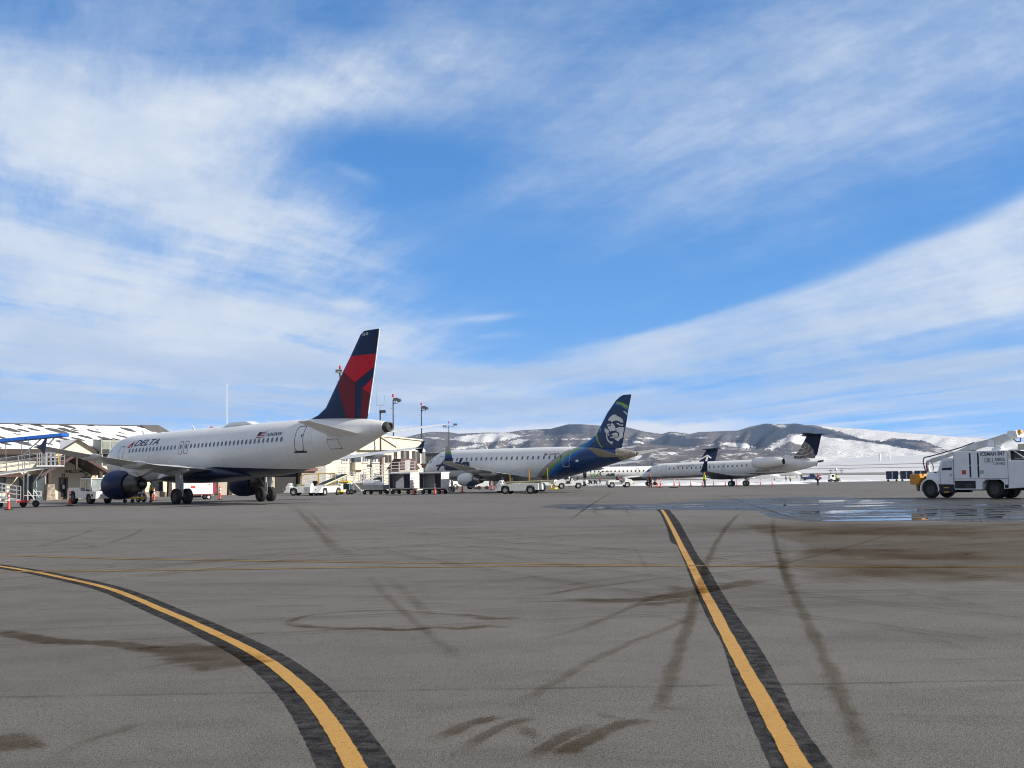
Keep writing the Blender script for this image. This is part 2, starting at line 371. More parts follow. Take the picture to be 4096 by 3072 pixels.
class Jet:
    def __init__(s, s0, tab, root):
        s.s0 = s0; s.tab = tab; s.root = root
    def x(s, st): return s.s0 - st
    def lat(s, st, z, off=.012):
        hw, zt, zb = interp(s.tab, st); c = (zt + zb) / 2; h = (zt - zb) / 2
        q = max(0.0, 1 - ((z - c) / h) ** 2)
        return hw * math.sqrt(q) + off
    def fuselage(s, mat_, n=40, st0=0, st1=None, ds=.35):
        ks = sorted(set([t[0] for t in s.tab] + [s.tab[0][0] + i * ds for i in range(int((s.tab[-1][0]) / ds) + 1)]))
        ks = [k for k in ks if st0 <= k <= (st1 or s.tab[-1][0])]
        rings = []
        for k in ks:
            hw, zt, zb = interp(s.tab, k)
            rings.append([(s.x(k), hw * math.sin(t), (zt + zb) / 2 + (zt - zb) / 2 * math.cos(t)) for t in [2 * math.pi * i / n for i in range(n)]])
        return MB().loft(rings).build('fuselage', mat_, s.root)
    def decal(s, name, polys, mat_, side=1, off=.014, parent=None, cut=((1, .22), (0, .5))):
        return map_mesh(flat_mesh(polys), lambda u, v: (s.x(u), side * s.lat(u, v, off), v), name, mat_, parent or s.root, cut)
    def text(s, name, txt, st, z, w_, h_, mat_, shear=0, bold=0.0, side=1, off=.016, space=1.0):
        return map_mesh(text2d(txt, w_, h_, shear, bold, space), lambda u, v: (s.x(st + u), side * s.lat(st + u, z + v, off), z + v), name, mat_, s.root, ((1, .15),))
    def windows(s, sts, z, w_, h_, mat_, zslope=0.0, lean=0.0):
        for side in (1, -1):
            for st in sts:
                if side == -1 and random.random() < 0: continue
                s.decal('cabin_window', [rrect(st, z + zslope * st, w_, h_, w_ * .48, 3, lean)], mat_, side, .012, cut=((1, .12),))
    def door(s, st, z, w_, h_, mat_, sides=(1, -1), t=.045, r=.14, name='door_outline', lean=0.0):
        for side in sides: s.decal(name, outline(rrect(st, z, w_, h_, r, 3, lean), t), mat_, side, .013, cut=((1, .15),))
    def wing(s, name, secs, mat_, side, parent=None, n=7, vertical=False, bottom=.75):
        rings = []
        for l, a, b, z, tc in secs:
            if vertical: rings.append([(s.x(a + p), q, z) for p, q in airfoil(b - a, tc, n, 1.0)])
            else: rings.append([(s.x(a + p), side * l, z + q) for p, q in airfoil(b - a, tc, n, bottom)])
        return MB().loft(rings).build(name, mat_, parent or s.root)
    def findecal(s, name, polys, mat_, secs, parent, off=.012):
        def fy(u, v):
            for i in range(len(secs) - 1):
                A, B = secs[i], secs[i + 1]
                if A[3] <= v <= B[3] or i == len(secs) - 2:
                    t = min(1, max(0, (v - A[3]) / (B[3] - A[3])))
                    a = A[1] + (B[1] - A[1]) * t; b = A[2] + (B[2] - A[2]) * t; tc = A[4] + (B[4] - A[4]) * t; c = b - a
                    x = min(1, max(0, (u - a) / c))
                    return max(.002, 5 * tc * (.2969 * math.sqrt(x) - .126 * x - .3516 * x * x + .2843 * x ** 3 - .1036 * x ** 4)) * c
        def te(v):
            for A, B in zip(secs, secs[1:]):
                if v <= B[3]: return A[2] + (B[2] - A[2]) * min(1, max(0, (v - A[3]) / (B[3] - A[3]))) - .06
            return secs[-1][2] - .06
        for side in (1, -1):
            map_mesh(flat_mesh(polys), lambda u, v: (s.x(min(u, te(v))), side * (fy(u, v) + off), v), name, mat_, parent, ((1, .3), (0, .35)))
    def gear(s, name, st, l, zb, ztop, r, wd, dl, door=None, sr=.11, mt=None, hub=None):
        g_ = MB().cyl((s.x(st), l, zb + r), (s.x(st), l, ztop), sr, n=12)
        g_.cyl((s.x(st), l - dl, zb + r), (s.x(st), l + dl, zb + r), sr * .7, n=10)
        g_.cyl((s.x(st), l, zb + r + .5), (s.x(st) + .9, l * .9, ztop), sr * .4, n=8)
        g_.cyl((s.x(st) - .16, l, zb + r + .25), (s.x(st) - .18, l, zb + r + .95), .05, n=6)
        o = g_.build(name, mt or STEEL, s.root)
        for k in (-1, 1):
            wheel(o, s.x(st), l + k * dl, zb + r, r, wd, hub or HUB)
        if door:
            MB().prism(door, l + .32 * (1 if l > 0 else -1), l + .36 * (1 if l > 0 else -1)).build('gear_door', JETG, o)
        return o
    def engine(s, st, l, z, prof, core, plug, mats, parent=None, intake=.8, n=28):
        o = (s.x(0), l, z)
        mb = MB().lathe([(-a, r) for a, r in prof], 'x', o, n)
        e = mb.build('engine', mats[0], parent or s.root)
        MB().lathe([(-a, r) for a, r in core], 'x', o, 20).build('core_nozzle', mats[1], e)
        MB().lathe([(-a, r) for a, r in plug], 'x', o, 16, cap0=True).build('exhaust_plug', mats[1], e)
        MB().lathe([(-prof[0][0] - .35, prof[0][1] * .98), (-prof[0][0] - .36, .28), (-prof[0][0] - .05, .02)], 'x', o, 20).build('fan', BLACK, e)
        return e


def wheel(parent, x, y, z, r, wd, hub=HUB, name='wheel', n=20):
    k = .16 * r
    mb = MB().lathe([(-wd / 2, r * .58), (-wd / 2, r - k), (-wd / 2 + k * .7, r), (wd / 2 - k * .7, r), (wd / 2, r - k), (wd / 2, r * .58)], 'y', (x, y, z), n)
    w_ = mb.build(name, TYRE, parent)
    MB().lathe([(-wd / 2 + .02, .001), (-wd / 2 + .02, r * .25), (-wd / 2 + .05, r * .5), (-wd / 2 + .01, r * .6), (wd / 2 - .01, r * .6), (wd / 2 - .05, r * .5), (wd / 2 - .02, r * .25), (wd / 2 - .02, .001)], 'y', (x, y, z), 14).build('rim', hub, w_)
    return w_


def band_mat(name, kind):
    m_ = bpy.data.materials.new(name); m_.use_nodes = True; q = NT(m_.node_tree); b = q.n['Principled BSDF']
    tc = q.node('ShaderNodeTexCoord', out=3); X, Y, Z = q.xyz(tc); nz = q.noise(tc, 1.5, 5, .6)
    W = q.mix(q.sstep(nz, .3, .7), (.74, .74, .735), (.79, .79, .785))
    if kind != 'bandfin':                                     # skin joints and faint grime
        jt = q.m('LESS_THAN', q.m('FRACT', q.m('DIVIDE', X, 2.67)), .012)
        W = q.mix(q.m('MULTIPLY', jt, .35), W, (.3, .3, .3))
        gr = q.noise(q.comb(q.m('MULTIPLY', X, .5), q.m('MULTIPLY', Y, 2.0), q.m('MULTIPLY', Z, 2.2)), 1.0, 6, .65)
        W = q.mix(q.m('MULTIPLY', q.sstep(gr, .5, .8), .22), W, (.45, .43, .40))
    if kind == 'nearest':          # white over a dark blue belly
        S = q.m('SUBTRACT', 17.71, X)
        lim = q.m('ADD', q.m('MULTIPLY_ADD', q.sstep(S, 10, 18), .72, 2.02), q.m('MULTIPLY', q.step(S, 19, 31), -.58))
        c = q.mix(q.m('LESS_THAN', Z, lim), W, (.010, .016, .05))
    elif kind == 'bands':
        S = q.m('SUBTRACT', 15.5, X); T = q.m('SUBTRACT', S, q.m('MULTIPLY', Z, 1.7))
        T = q.m('SUBTRACT', T, q.m('MULTIPLY', q.m('POWER', q.m('MAXIMUM', q.m('SUBTRACT', Z, 4.2), 0.0), 2.0), .6))
        c = W
        for lim, col in ((15.75, (.34, .34, .33)), (16.55, (.20, .36, .035)), (17.0, (.045, .20, .45)), (17.5, (.012, .10, .33)), (18.2, (.005, .034, .135))):
            c = q.mix(q.m('GREATER_THAN', T, lim), c, col)
        c = q.mix(q.m('LESS_THAN', q.m('ADD', Z, q.m('MULTIPLY', S, .0)), 1.95), c, q.mix(q.m('GREATER_THAN', T, 16.4), (.20, .20, .20), (.005, .034, .135)))
        c = q.mix(q.m('GREATER_THAN', S, q.m('MULTIPLY_ADD', Z, -.55, 31.72)), c, q.mix(q.sstep(q.noise(tc, 3.0, 5), .35, .7), (.42, .38, .33), (.22, .16, .11)))
    elif kind == 'bandfin':
        S = q.m('SUBTRACT', 15.5, X); T = q.m('SUBTRACT', S, q.m('MULTIPLY', Z, 1.7))
        c = (.005, .028, .105)
        for lim, col in ((17.3, (.012, .10, .33)), (16.6, (.05, .21, .47)), (15.8, (.45, .47, .5))):
            c = q.mix(q.m('MULTIPLY', q.m('LESS_THAN', T, lim), q.m('LESS_THAN', Z, 5.6)), c, col)
    elif kind == 'regional':
        S = q.m('SUBTRACT', 16.9, X)
        c = q.mix(q.m('LESS_THAN', Z, 1.70), W, (.34, .34, .35))
        c = q.mix(q.m('MULTIPLY', q.m('LESS_THAN', q.m('ABSOLUTE', q.m('SUBTRACT', Z, 1.72)), .035), q.m('LESS_THAN', S, 26)), c, (.05, .045, .05))
        soot = q.m('MULTIPLY', q.m('MULTIPLY', q.sstep(S, 19.5, 22), q.m('SUBTRACT', 1.0, q.sstep(S, 24, 28))), q.m('MULTIPLY', q.sstep(Z, 1.7, 2.3), q.m('SUBTRACT', 1.0, q.sstep(Z, 2.6, 3.1))))
        c = q.mix(q.m('MULTIPLY', soot, q.m('MULTIPLY_ADD', nz, .7, .1)), c, (.24, .20, .16))
    q.put(b.inputs['Base Color'], c); q.put(b.inputs['Roughness'], q.m('MULTIPLY_ADD', nz, .2, .26)); b.inputs['Coat Weight'].default_value = .12; b.inputs['Specular IOR Level'].default_value = .35
    b.inputs['Coat Roughness'].default_value = .1
    return m_


def flag(j, st, z, w_, h_, sh):
    def q(a, b, c, d): return [(st + a + sh * c, z + c), (st + b + sh * c, z + c), (st + b + sh * d, z + d), (st + a + sh * d, z + d)]
    for k in (0, 2, 4, 6): j.decal('flag_stripe', [q(0, w_, h_ * k / 7, h_ * (k + .9) / 7)], M('flag_red', (.28, .02, .03)), 1, .016)
    j.decal('flag_canton', [q(0, w_ * .42, h_ * 3 / 7, h_)], NAVY, 1, .02)


# ---------------- nearest airliner: white, dark blue belly, red and blue fin
def airliner():
    root = thing('passenger_jet', 'largest white airliner with dark blue belly and red and navy tail fin', 'airplane', (-22.42, 101.27, 0), R(135.6), 'airliners parked nose-in along the apron', .0145)
    tab = [(0, .02, 3.62, 3.58), (.25, .50, 4.02, 3.12), (.7, .85, 4.42, 2.80), (1.3, 1.17, 4.85, 2.52), (2.2, 1.48, 5.35, 2.25), (3.2, 1.70, 5.70, 2.05), (4.5, 1.87, 5.86, 1.92), (6, 1.96, 5.90, 1.86), (7.5, 1.975, 5.91, 1.85),
           (24, 1.975, 5.91, 1.85), (26.5, 1.93, 5.90, 2.02), (29, 1.80, 5.86, 2.38), (31, 1.62, 5.80, 2.76), (33, 1.34, 5.70, 3.22), (35, .98, 5.56, 3.80), (36.5, .62, 5.36, 4.28), (37.2, .42, 5.24, 4.50)]
    j = Jet(17.71, tab, root); X = j.x
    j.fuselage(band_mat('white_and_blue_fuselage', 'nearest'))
    MB().lathe([(X(37.15), .375), (X(37.62), .33), (X(37.63), .24), (X(37.3), .2)], 'x', (0, 0, 4.87), 20).build('exhaust_nozzle', HUBD, root)
    MB().lathe([(X(37.5), .235), (X(37.52), .01)], 'x', (0, 0, 4.87), 16).build('exhaust_opening', BLACK, root)
    # wing-to-body fairing
    rings = []
    for st, hw, zt, zb in ((9.6, 1.1, 2.2, 1.9), (10.8, 1.75, 2.55, 1.74), (12.2, 2.1, 2.85, 1.62), (15, 2.24, 2.95, 1.58), (18.2, 2.2, 2.92, 1.60), (20, 1.98, 2.7, 1.70), (21.4, 1.5, 2.4, 1.82), (22.2, .9, 2.1, 1.9)):
        rings.append([(X(st), hw * math.copysign(abs(math.sin(t)) ** .8, math.sin(t)), (zt + zb) / 2 + (zt - zb) / 2 * math.copysign(abs(math.cos(t)) ** .8, math.cos(t))) for t in [2 * math.pi * i / 28 for i in range(28)]])
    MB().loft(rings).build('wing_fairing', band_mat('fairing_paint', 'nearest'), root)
    wsec = [(1.7, 11.9, 18.95, 2.52, .13), (6.4, 14.4, 18.75, 2.92, .115), (12, 17.6, 20.55, 3.52, .105), (16.7, 20.35, 22.1, 4.13, .10)]
    for sd in (1, -1):
        wg = j.wing('wing', wsec, WINGG, sd)
        for l, a, b, z, r in ((3.9, 15.6, 19.0, 2.42, .26), (8.3, 16.9, 20.5, 2.92, .25), (12.7, 19.2, 22.2, 3.40, .2)):
            rings = [[(X(a + (b - a) * t), sd * l + r * .75 * f * math.sin(u), z + .1 * t + r * 1.15 * f * math.cos(u)) for u in [2 * math.pi * i / 10 for i in range(10)]] for t, f in ((0, .03), (.12, .55), (.35, 1), (.7, .85), (.92, .35), (1, .03))]
            MB().loft(rings).build('flap_fairing', WINGG, wg)
        MB().prism([(X(20.9), 4.12), (X(21.6), 4.30), (X(22.15), 4.66), (X(22.3), 4.68), (X(22.1), 4.12), (X(21.95), 3.66), (X(21.85), 3.64), (X(21.5), 3.92)], sd * 16.68, sd * 16.76).build('wingtip_fence', NAVY, wg)
        pr = [(13.7, .90), (13.2, 1.03), (12.2, 1.15), (11.3, 1.14), (10.85, 1.03), (10.7, .94), (10.85, .86), (11.5, .84)]
        e = j.engine(0, sd * 5.75, 1.60, list(reversed(pr)), [(13.3, .82), (13.9, .78), (14.6, .66), (15.2, .50), (15.25, .40), (14.6, .36)], [(15.95, .02), (15.6, .16), (15.1, .28), (14.6, .32)], (NAVY, M('nozzle_metal', (.10, .095, .09), .35, .8)), wg)
        MB().prism([(X(11.6), 2.60), (X(12.5), 2.86), (X(14.3), 3.02), (X(17.2), 2.85), (X(16.6), 2.45), (X(15.4), 2.18), (X(13.6), 2.28)], sd * 5.75 - .17, sd * 5.75 + .17).build('pylon', WINGG, wg, bevel=.06)
        MB().prism([(X(13.45), 2.55), (X(14.6), 2.52), (X(15.4), 2.2), (X(13.6), 1.9)], sd * 5.75 - .24, sd * 5.75 + .24).build('thrust_fairing', JETG, e, bevel=.05)
        j.wing('horizontal_stabilizer', [(.8, 32.1, 35.45, 4.48, .10), (6.22, 35.75, 36.95, 5.2, .09)], JETW, sd)
        g_ = j.gear('main_landing_gear', 17.71, sd * 3.8, 0, 2.5, .585, .43, .46, [(X(17.3), 2.5), (X(18.15), 2.5), (X(18.1), 1.5), (X(17.9), .95), (X(17.55), 1.0)], sr=.13, hub=HUBD)
    zn = .0145 * 12.64
    j.gear('nose_landing_gear', 5.07, 0, zn, 2.1, .38, .22, .25, sr=.085)
    fs = [(0, 28.2, 35.2, 5.45, .04), (0, 28.87, 35.35, 5.87, .05), (0, 29.73, 35.4, 6.1, .055), (0, 30.62, 35.5, 6.56, .065), (0, 31.94, 35.93, 8.17, .085), (0, 33.52, 36.35, 10.0, .09), (0, 34.66, 36.67, 11.41, .09), (0, 35.04, 36.7, 11.62, .06)]
    fin_ = j.wing('tail_fin', fs, NAVY, 1, vertical=True)
    j.findecal('red_panel', DREDP, RED, fs, fin_); j.findecal('dark_red_panel', DDREDP, DRED, fs, fin_)
    tf = [f_ for f_ in fs if f_[3] > 5.6]
    MB().prism([(X(f_[2] - .02), f_[3]) for f_ in tf] + [(X(f_[2] + .05), f_[3]) for f_ in reversed(tf)], -.02, .02).build('sunlit_edge_strip', JETW, fin_)  # white strip stands for sunlight on the fin's rear edge
    def fint(u, v): return (X(35.0 + u), .11, 11.28 + v)
    map_mesh(text2d('3243', .62, .2), fint, 'fleet_number', WHITE, fin_)
    sts = [6.53 + .545 * i for i in range(14)] + [14.45, 15.26] + [15.95 + .538 * i for i in range(23)]
    j.windows(sts, 4.46, .24, .36, PGLASS)
    j.door(14.45, 4.38, .58, 1.02, LINEG); j.door(15.26, 4.38, .58, 1.02, LINEG)
    j.door(29.72, 4.42, .92, 1.82, LINEG, t=.05, r=.2, name='aft_door_outline')
    j.decal('door_sill', [[(29.1, 3.42), (30.35, 3.40), (30.35, 3.52), (29.1, 3.54)]], HUBD, 1, .02)
    j.decal('door_window', [rrect(30.0, 4.62, .13, .2, .06)], HUBD, 1, .016)
    j.door(5.1, 4.05, .8, 1.7, LINEG, t=.04)
    j.text('airline_lettering', 'DELTA', 7.0, 4.81, 3.75, .50, M('navy_lettering', (.02, .03, .10)), .28, .012)
    j.decal('red_emblem', [[(5.75, 4.72), (6.75, 5.27), (6.62, 4.98), (6.2, 4.86)], [(5.95, 4.70), (6.28, 4.82), (6.55, 4.72)]], RED, 1, .016)
    j.decal('dark_red_emblem', [[(6.75, 5.27), (6.62, 4.98), (6.50, 4.80), (6.72, 4.72)]], DRED, 1, .017)
    flag(j, 24.55, 4.70, 1.0, .42, .45)
    j.text('registration', 'N343NW', 25.85, 4.74, 1.85, .27, INK, .25, .008)
    for nm, p, wd in (('satellite_dome', [(18.3, 5.86), (18.9, 6.08), (19.3, 6.14), (21.3, 6.12), (22.0, 5.92), (22.2, 5.85)], .45),): 
        MB().prism([(X(a), b) for a, b in p], -wd, wd).build(nm, JETW, root, bevel=.1)
    for st in (5.4, 13.2): MB().prism([(X(st), 5.85), (X(st - .15), 6.25), (X(st - .05), 6.25), (X(st + .35), 5.85)], -.02, .02).build('blade_antenna', JETW, root)
    MB().lathe([(5.88, .12), (5.96, .11), (6.02, .05), (6.03, 0)], 'z', (X(15.9), 0, 0), 10).build('beacon_light', RED, root)
    for sd in (1, -1): j.decal('cockpit_window', [[(1.5, 4.45), (2.7, 4.55), (2.7, 4.95), (2.05, 4.95)]], GLASS, sd, .015)
    j.decal('cargo_door_panel', outline(rrect(33.0, 3.9, 1.0, .7, .1), .03), LINEG, 1, .014)
    return root


# ---------------- regional jet in the middle with the face on its fin
def banded_jet():
    root = thing('passenger_jet', 'white jet with green and blue swoosh and smiling face on its tail fin', 'airplane', (.72, 134.6, -.3), R(132.6), 'airliners parked nose-in along the apron', -.005)
    tab = [(0, .02, 2.75, 2.70), (.3, .42, 3.10, 2.36), (.8, .70, 3.50, 2.15), (1.5, .98, 3.95, 1.95), (2.2, 1.18, 4.3, 1.82), (3.2, 1.38, 4.68, 1.68), (4.5, 1.49, 4.82, 1.58), (6, 1.505, 4.85, 1.55), (20, 1.505, 4.85, 1.55), (22, 1.48, 4.84, 1.78), (24, 1.38, 4.78, 2.13), (26, 1.2, 4.72, 2.5), (28, .92, 4.62, 2.95), (29.4, .68, 4.5, 3.25), (30.5, .48, 4.38, 3.5), (31.65, .22, 4.16, 3.80)]
    j = Jet(15.5, tab, root); X = j.x
    j.fuselage(band_mat('banded_fuselage', 'bands'))
    MB().lathe([(X(31.6), .17), (X(31.72), .15), (X(31.73), .1), (X(31.6), .01)], 'x', (0, 0, 3.98), 14).build('exhaust_nozzle', BLACK, root)
    rings = []
    for st, hw, zt, zb in ((9.3, .7, 2.0, 1.6), (10.5, 1.4, 2.4, 1.45), (12, 1.62, 2.6, 1.38), (16, 1.64, 2.6, 1.38), (18, 1.4, 2.35, 1.48), (19.4, .7, 2.0, 1.6)):
        rings.append([(X(st), hw * math.sin(t), (zt + zb) / 2 + (zt - zb) / 2 * math.cos(t)) for t in [2 * math.pi * i / 24 for i in range(24)]])
    MB().loft(rings).build('wing_fairing', JETG, root)
    wsec = [(1.3, 11.0, 17.2, 1.95, .13), (4.5, 12.9, 17.2, 2.32, .115), (9, 15.8, 18.5, 2.86, .105), (13.0, 18.75, 20.35, 3.30, .10), (13.45, 19.35, 20.75, 3.42, .09), (13.75, 19.85, 21.0, 3.75, .08), (14.15, 20.55, 21.15, 4.88, .07)]
    wgrey = M('mid_wing_grey', (.40, .41, .42), .4, var=.08)  # one even grey; the right winglet takes it to blend with the hills
    swg = bpy.data.materials.new('winglet_bands'); swg.use_nodes = True; q = NT(swg.node_tree)
    Z = q.xyz(q.node('ShaderNodeTexCoord', out=3))[2]; c = (.40, .41, .42)
    for lim, col in ((3.50, (.006, .02, .085)), (3.78, (.012, .10, .33)), (4.02, (.05, .21, .47)), (4.16, (.25, .40, .05)), (4.34, (.46, .45, .43))): c = q.mix(q.m('GREATER_THAN', Z, lim), c, col)
    q.put(q.n['Principled BSDF'].inputs['Base Color'], c); q.n['Principled BSDF'].inputs['Roughness'].default_value = .35
    for sd in (1, -1):
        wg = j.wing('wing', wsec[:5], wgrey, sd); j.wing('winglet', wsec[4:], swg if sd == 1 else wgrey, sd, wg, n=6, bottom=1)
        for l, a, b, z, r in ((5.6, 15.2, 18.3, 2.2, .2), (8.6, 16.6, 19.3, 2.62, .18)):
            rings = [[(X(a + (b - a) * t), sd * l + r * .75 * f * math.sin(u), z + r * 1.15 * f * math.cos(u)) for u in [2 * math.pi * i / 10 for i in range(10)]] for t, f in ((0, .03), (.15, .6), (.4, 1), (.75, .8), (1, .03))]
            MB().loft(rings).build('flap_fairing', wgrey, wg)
        pr = [(13.4, .56), (12.9, .65), (12.2, .70), (11.5, .67), (11.15, .59), (11.25, .53), (11.8, .52)]
        e = j.engine(0, sd * 4.3, 1.66, list(reversed(pr)), [(13.3, .51), (13.7, .48), (14.3, .37), (14.32, .32), (13.8, .26)], [(15.1, .015), (14.8, .12), (14.2, .21), (13.8, .24)], (JETW, M('nozzle_metal_light', (.34, .35, .36), .3, .8)), wg)
        for zz, colr in ((0, M('band_blue', (.012, .10, .30), .35)),):
            pl = []
            for k in range(9):
                t0, t1 = R(100 + k * 11), R(111 + k * 11)
                w0, w1 = .9 * math.sin(math.pi * (k + .15) / 9.3), .9 * math.sin(math.pi * (k + 1.1) / 9.3)
                rw = lambda w_: .585 + .12 * math.sin(min(1, w_ / .9) * 1.5)
                pl.append([(X(13.38 - w_), sd * 4.3 + sd * rw(w_) * math.sin(t) * 1.01, 1.66 + rw(w_) * 1.01 * math.cos(t)) for t, w_ in ((t0, 0), (t1, 0), (t1, w1), (t0, w0))])
            mb = MB()
            for p in pl: mb.add(p, [(0, 1, 2, 3)])
            mb.build('blue_cowl_band', colr, e)
        MB().prism([(X(11.4), 2.45), (X(12.6), 2.75), (X(15.8), 2.5), (X(15.2), 2.1), (X(13.2), 2.2)], sd * 4.3 - .14, sd * 4.3 + .14).build('pylon', wgrey, wg, bevel=.05)
        j.wing('horizontal_stabilizer', [(.5, 27.2, 30.3, 3.72, .10), (5.0, 30.1, 31.25, 4.5, .09)], M('bronze_grey', (.34, .32, .27), .4), sd)
        j.gear('main_landing_gear', 15.6, sd * 2.6, .27, 1.9, .48, .34, .36)
    j.gear('nose_landing_gear', 4.4, 0, .27, 1.9, .3, .2, .2, sr=.08)
    fs = [(0, 23.2, 29.7, 4.55, .03), (0, 23.9, 29.8, 4.82, .032), (0, 25.29, 29.95, 5.29, .04), (0, 26.33, 30.05, 5.83, .06), (0, 27.04, 30.35, 6.79, .08), (0, 27.92, 30.62, 7.98, .085), (0, 29.12, 30.97, 9.15, .09), (0, 29.71, 31.06, 9.5, .08), (0, 30.12, 31.08, 9.61, .06)]
    fin_ = j.wing('tail_fin', fs, band_mat('banded_fin', 'bandfin'), 1, vertical=True)
    LG = M('emblem_pale', (.62, .64, .66), .4, var=.03)
    j.findecal('face_emblem', FACE, LG, fs, fin_); j.findecal('green_swirl', FGREEN, M('band_green', (.22, .38, .04), .4), fs, fin_); j.findecal('blue_swirl', FBLUE, M('band_light_blue', (.06, .22, .48), .4), fs, fin_, .014)
    j.windows([5.46 + .79 * i for i in range(23)], 3.80, .26, .38, PGLASS)
    j.door(23.62, 3.68, .85, 1.74, M('door_trim', (.55, .57, .6), .4), sides=(1,), t=.05, r=.16, name='aft_door_outline', lean=.12)
    j.door(4.2, 3.3, .8, 1.75, LINEG, sides=(1,), t=.035)
    j.decal('static_port_panel', [rrect(25.0, 3.4, .38, .22, .08)], WHITE, 1, .016)
    # hand-lettered name, built from brush strokes
    st = MB()
    j.text('airline_lettering', 'laska', 5.2, 2.60, 4.1, 1.32, M('navy_lettering_b', (.010, .018, .075)), .16, .05, space=.95)
    def stroke(pts, wd):
        pl = []
        for (a, b), (c, d) in zip(pts, pts[1:]):
            dx_, dy_ = c - a, d - b; L_ = math.hypot(dx_, dy_); nx, ny = -dy_ / L_ * wd / 2, dx_ / L_ * wd / 2
            pl.append([(a + nx, b + ny), (a - nx, b - ny), (c - nx, d - ny), (c + nx, d + ny)])
        return pl
    LB_ = M('navy_lettering_b', (.012, .022, .085))
    j.decal('initial_letter', stroke([(3.6, 2.66), (4.1, 3.0), (4.7, 3.45), (5.2, 3.95)], .24) + stroke([(5.18, 3.95), (5.12, 3.3), (5.1, 2.68)], .26) + stroke([(3.5, 3.14), (4.2, 3.2), (5.0, 3.24)], .2), LB_, 1, .02)
    j.text('registration', 'N193SY', 21.15, 4.0, 1.45, .2, INK, .25, .008)
    flag(j, 20.4, 4.0, .5, .19, .1)
    for stn_ in (10.2, 14.5, 22.6): MB().prism([(X(stn_), 4.8), (X(stn_ - .1), 5.12), (X(stn_ + .02), 5.12), (X(stn_ + .28), 4.8)], -.02, .02).build('blade_antenna', JETW, root)
    for sd in (1, -1): j.decal('cockpit_window', [[(1.15, 3.42), (2.25, 3.45), (2.4, 3.85), (1.85, 3.95), (1.5, 3.75)]], M('bright_screen_glass', (.20, .21, .20), .1), sd, .015)
    return root


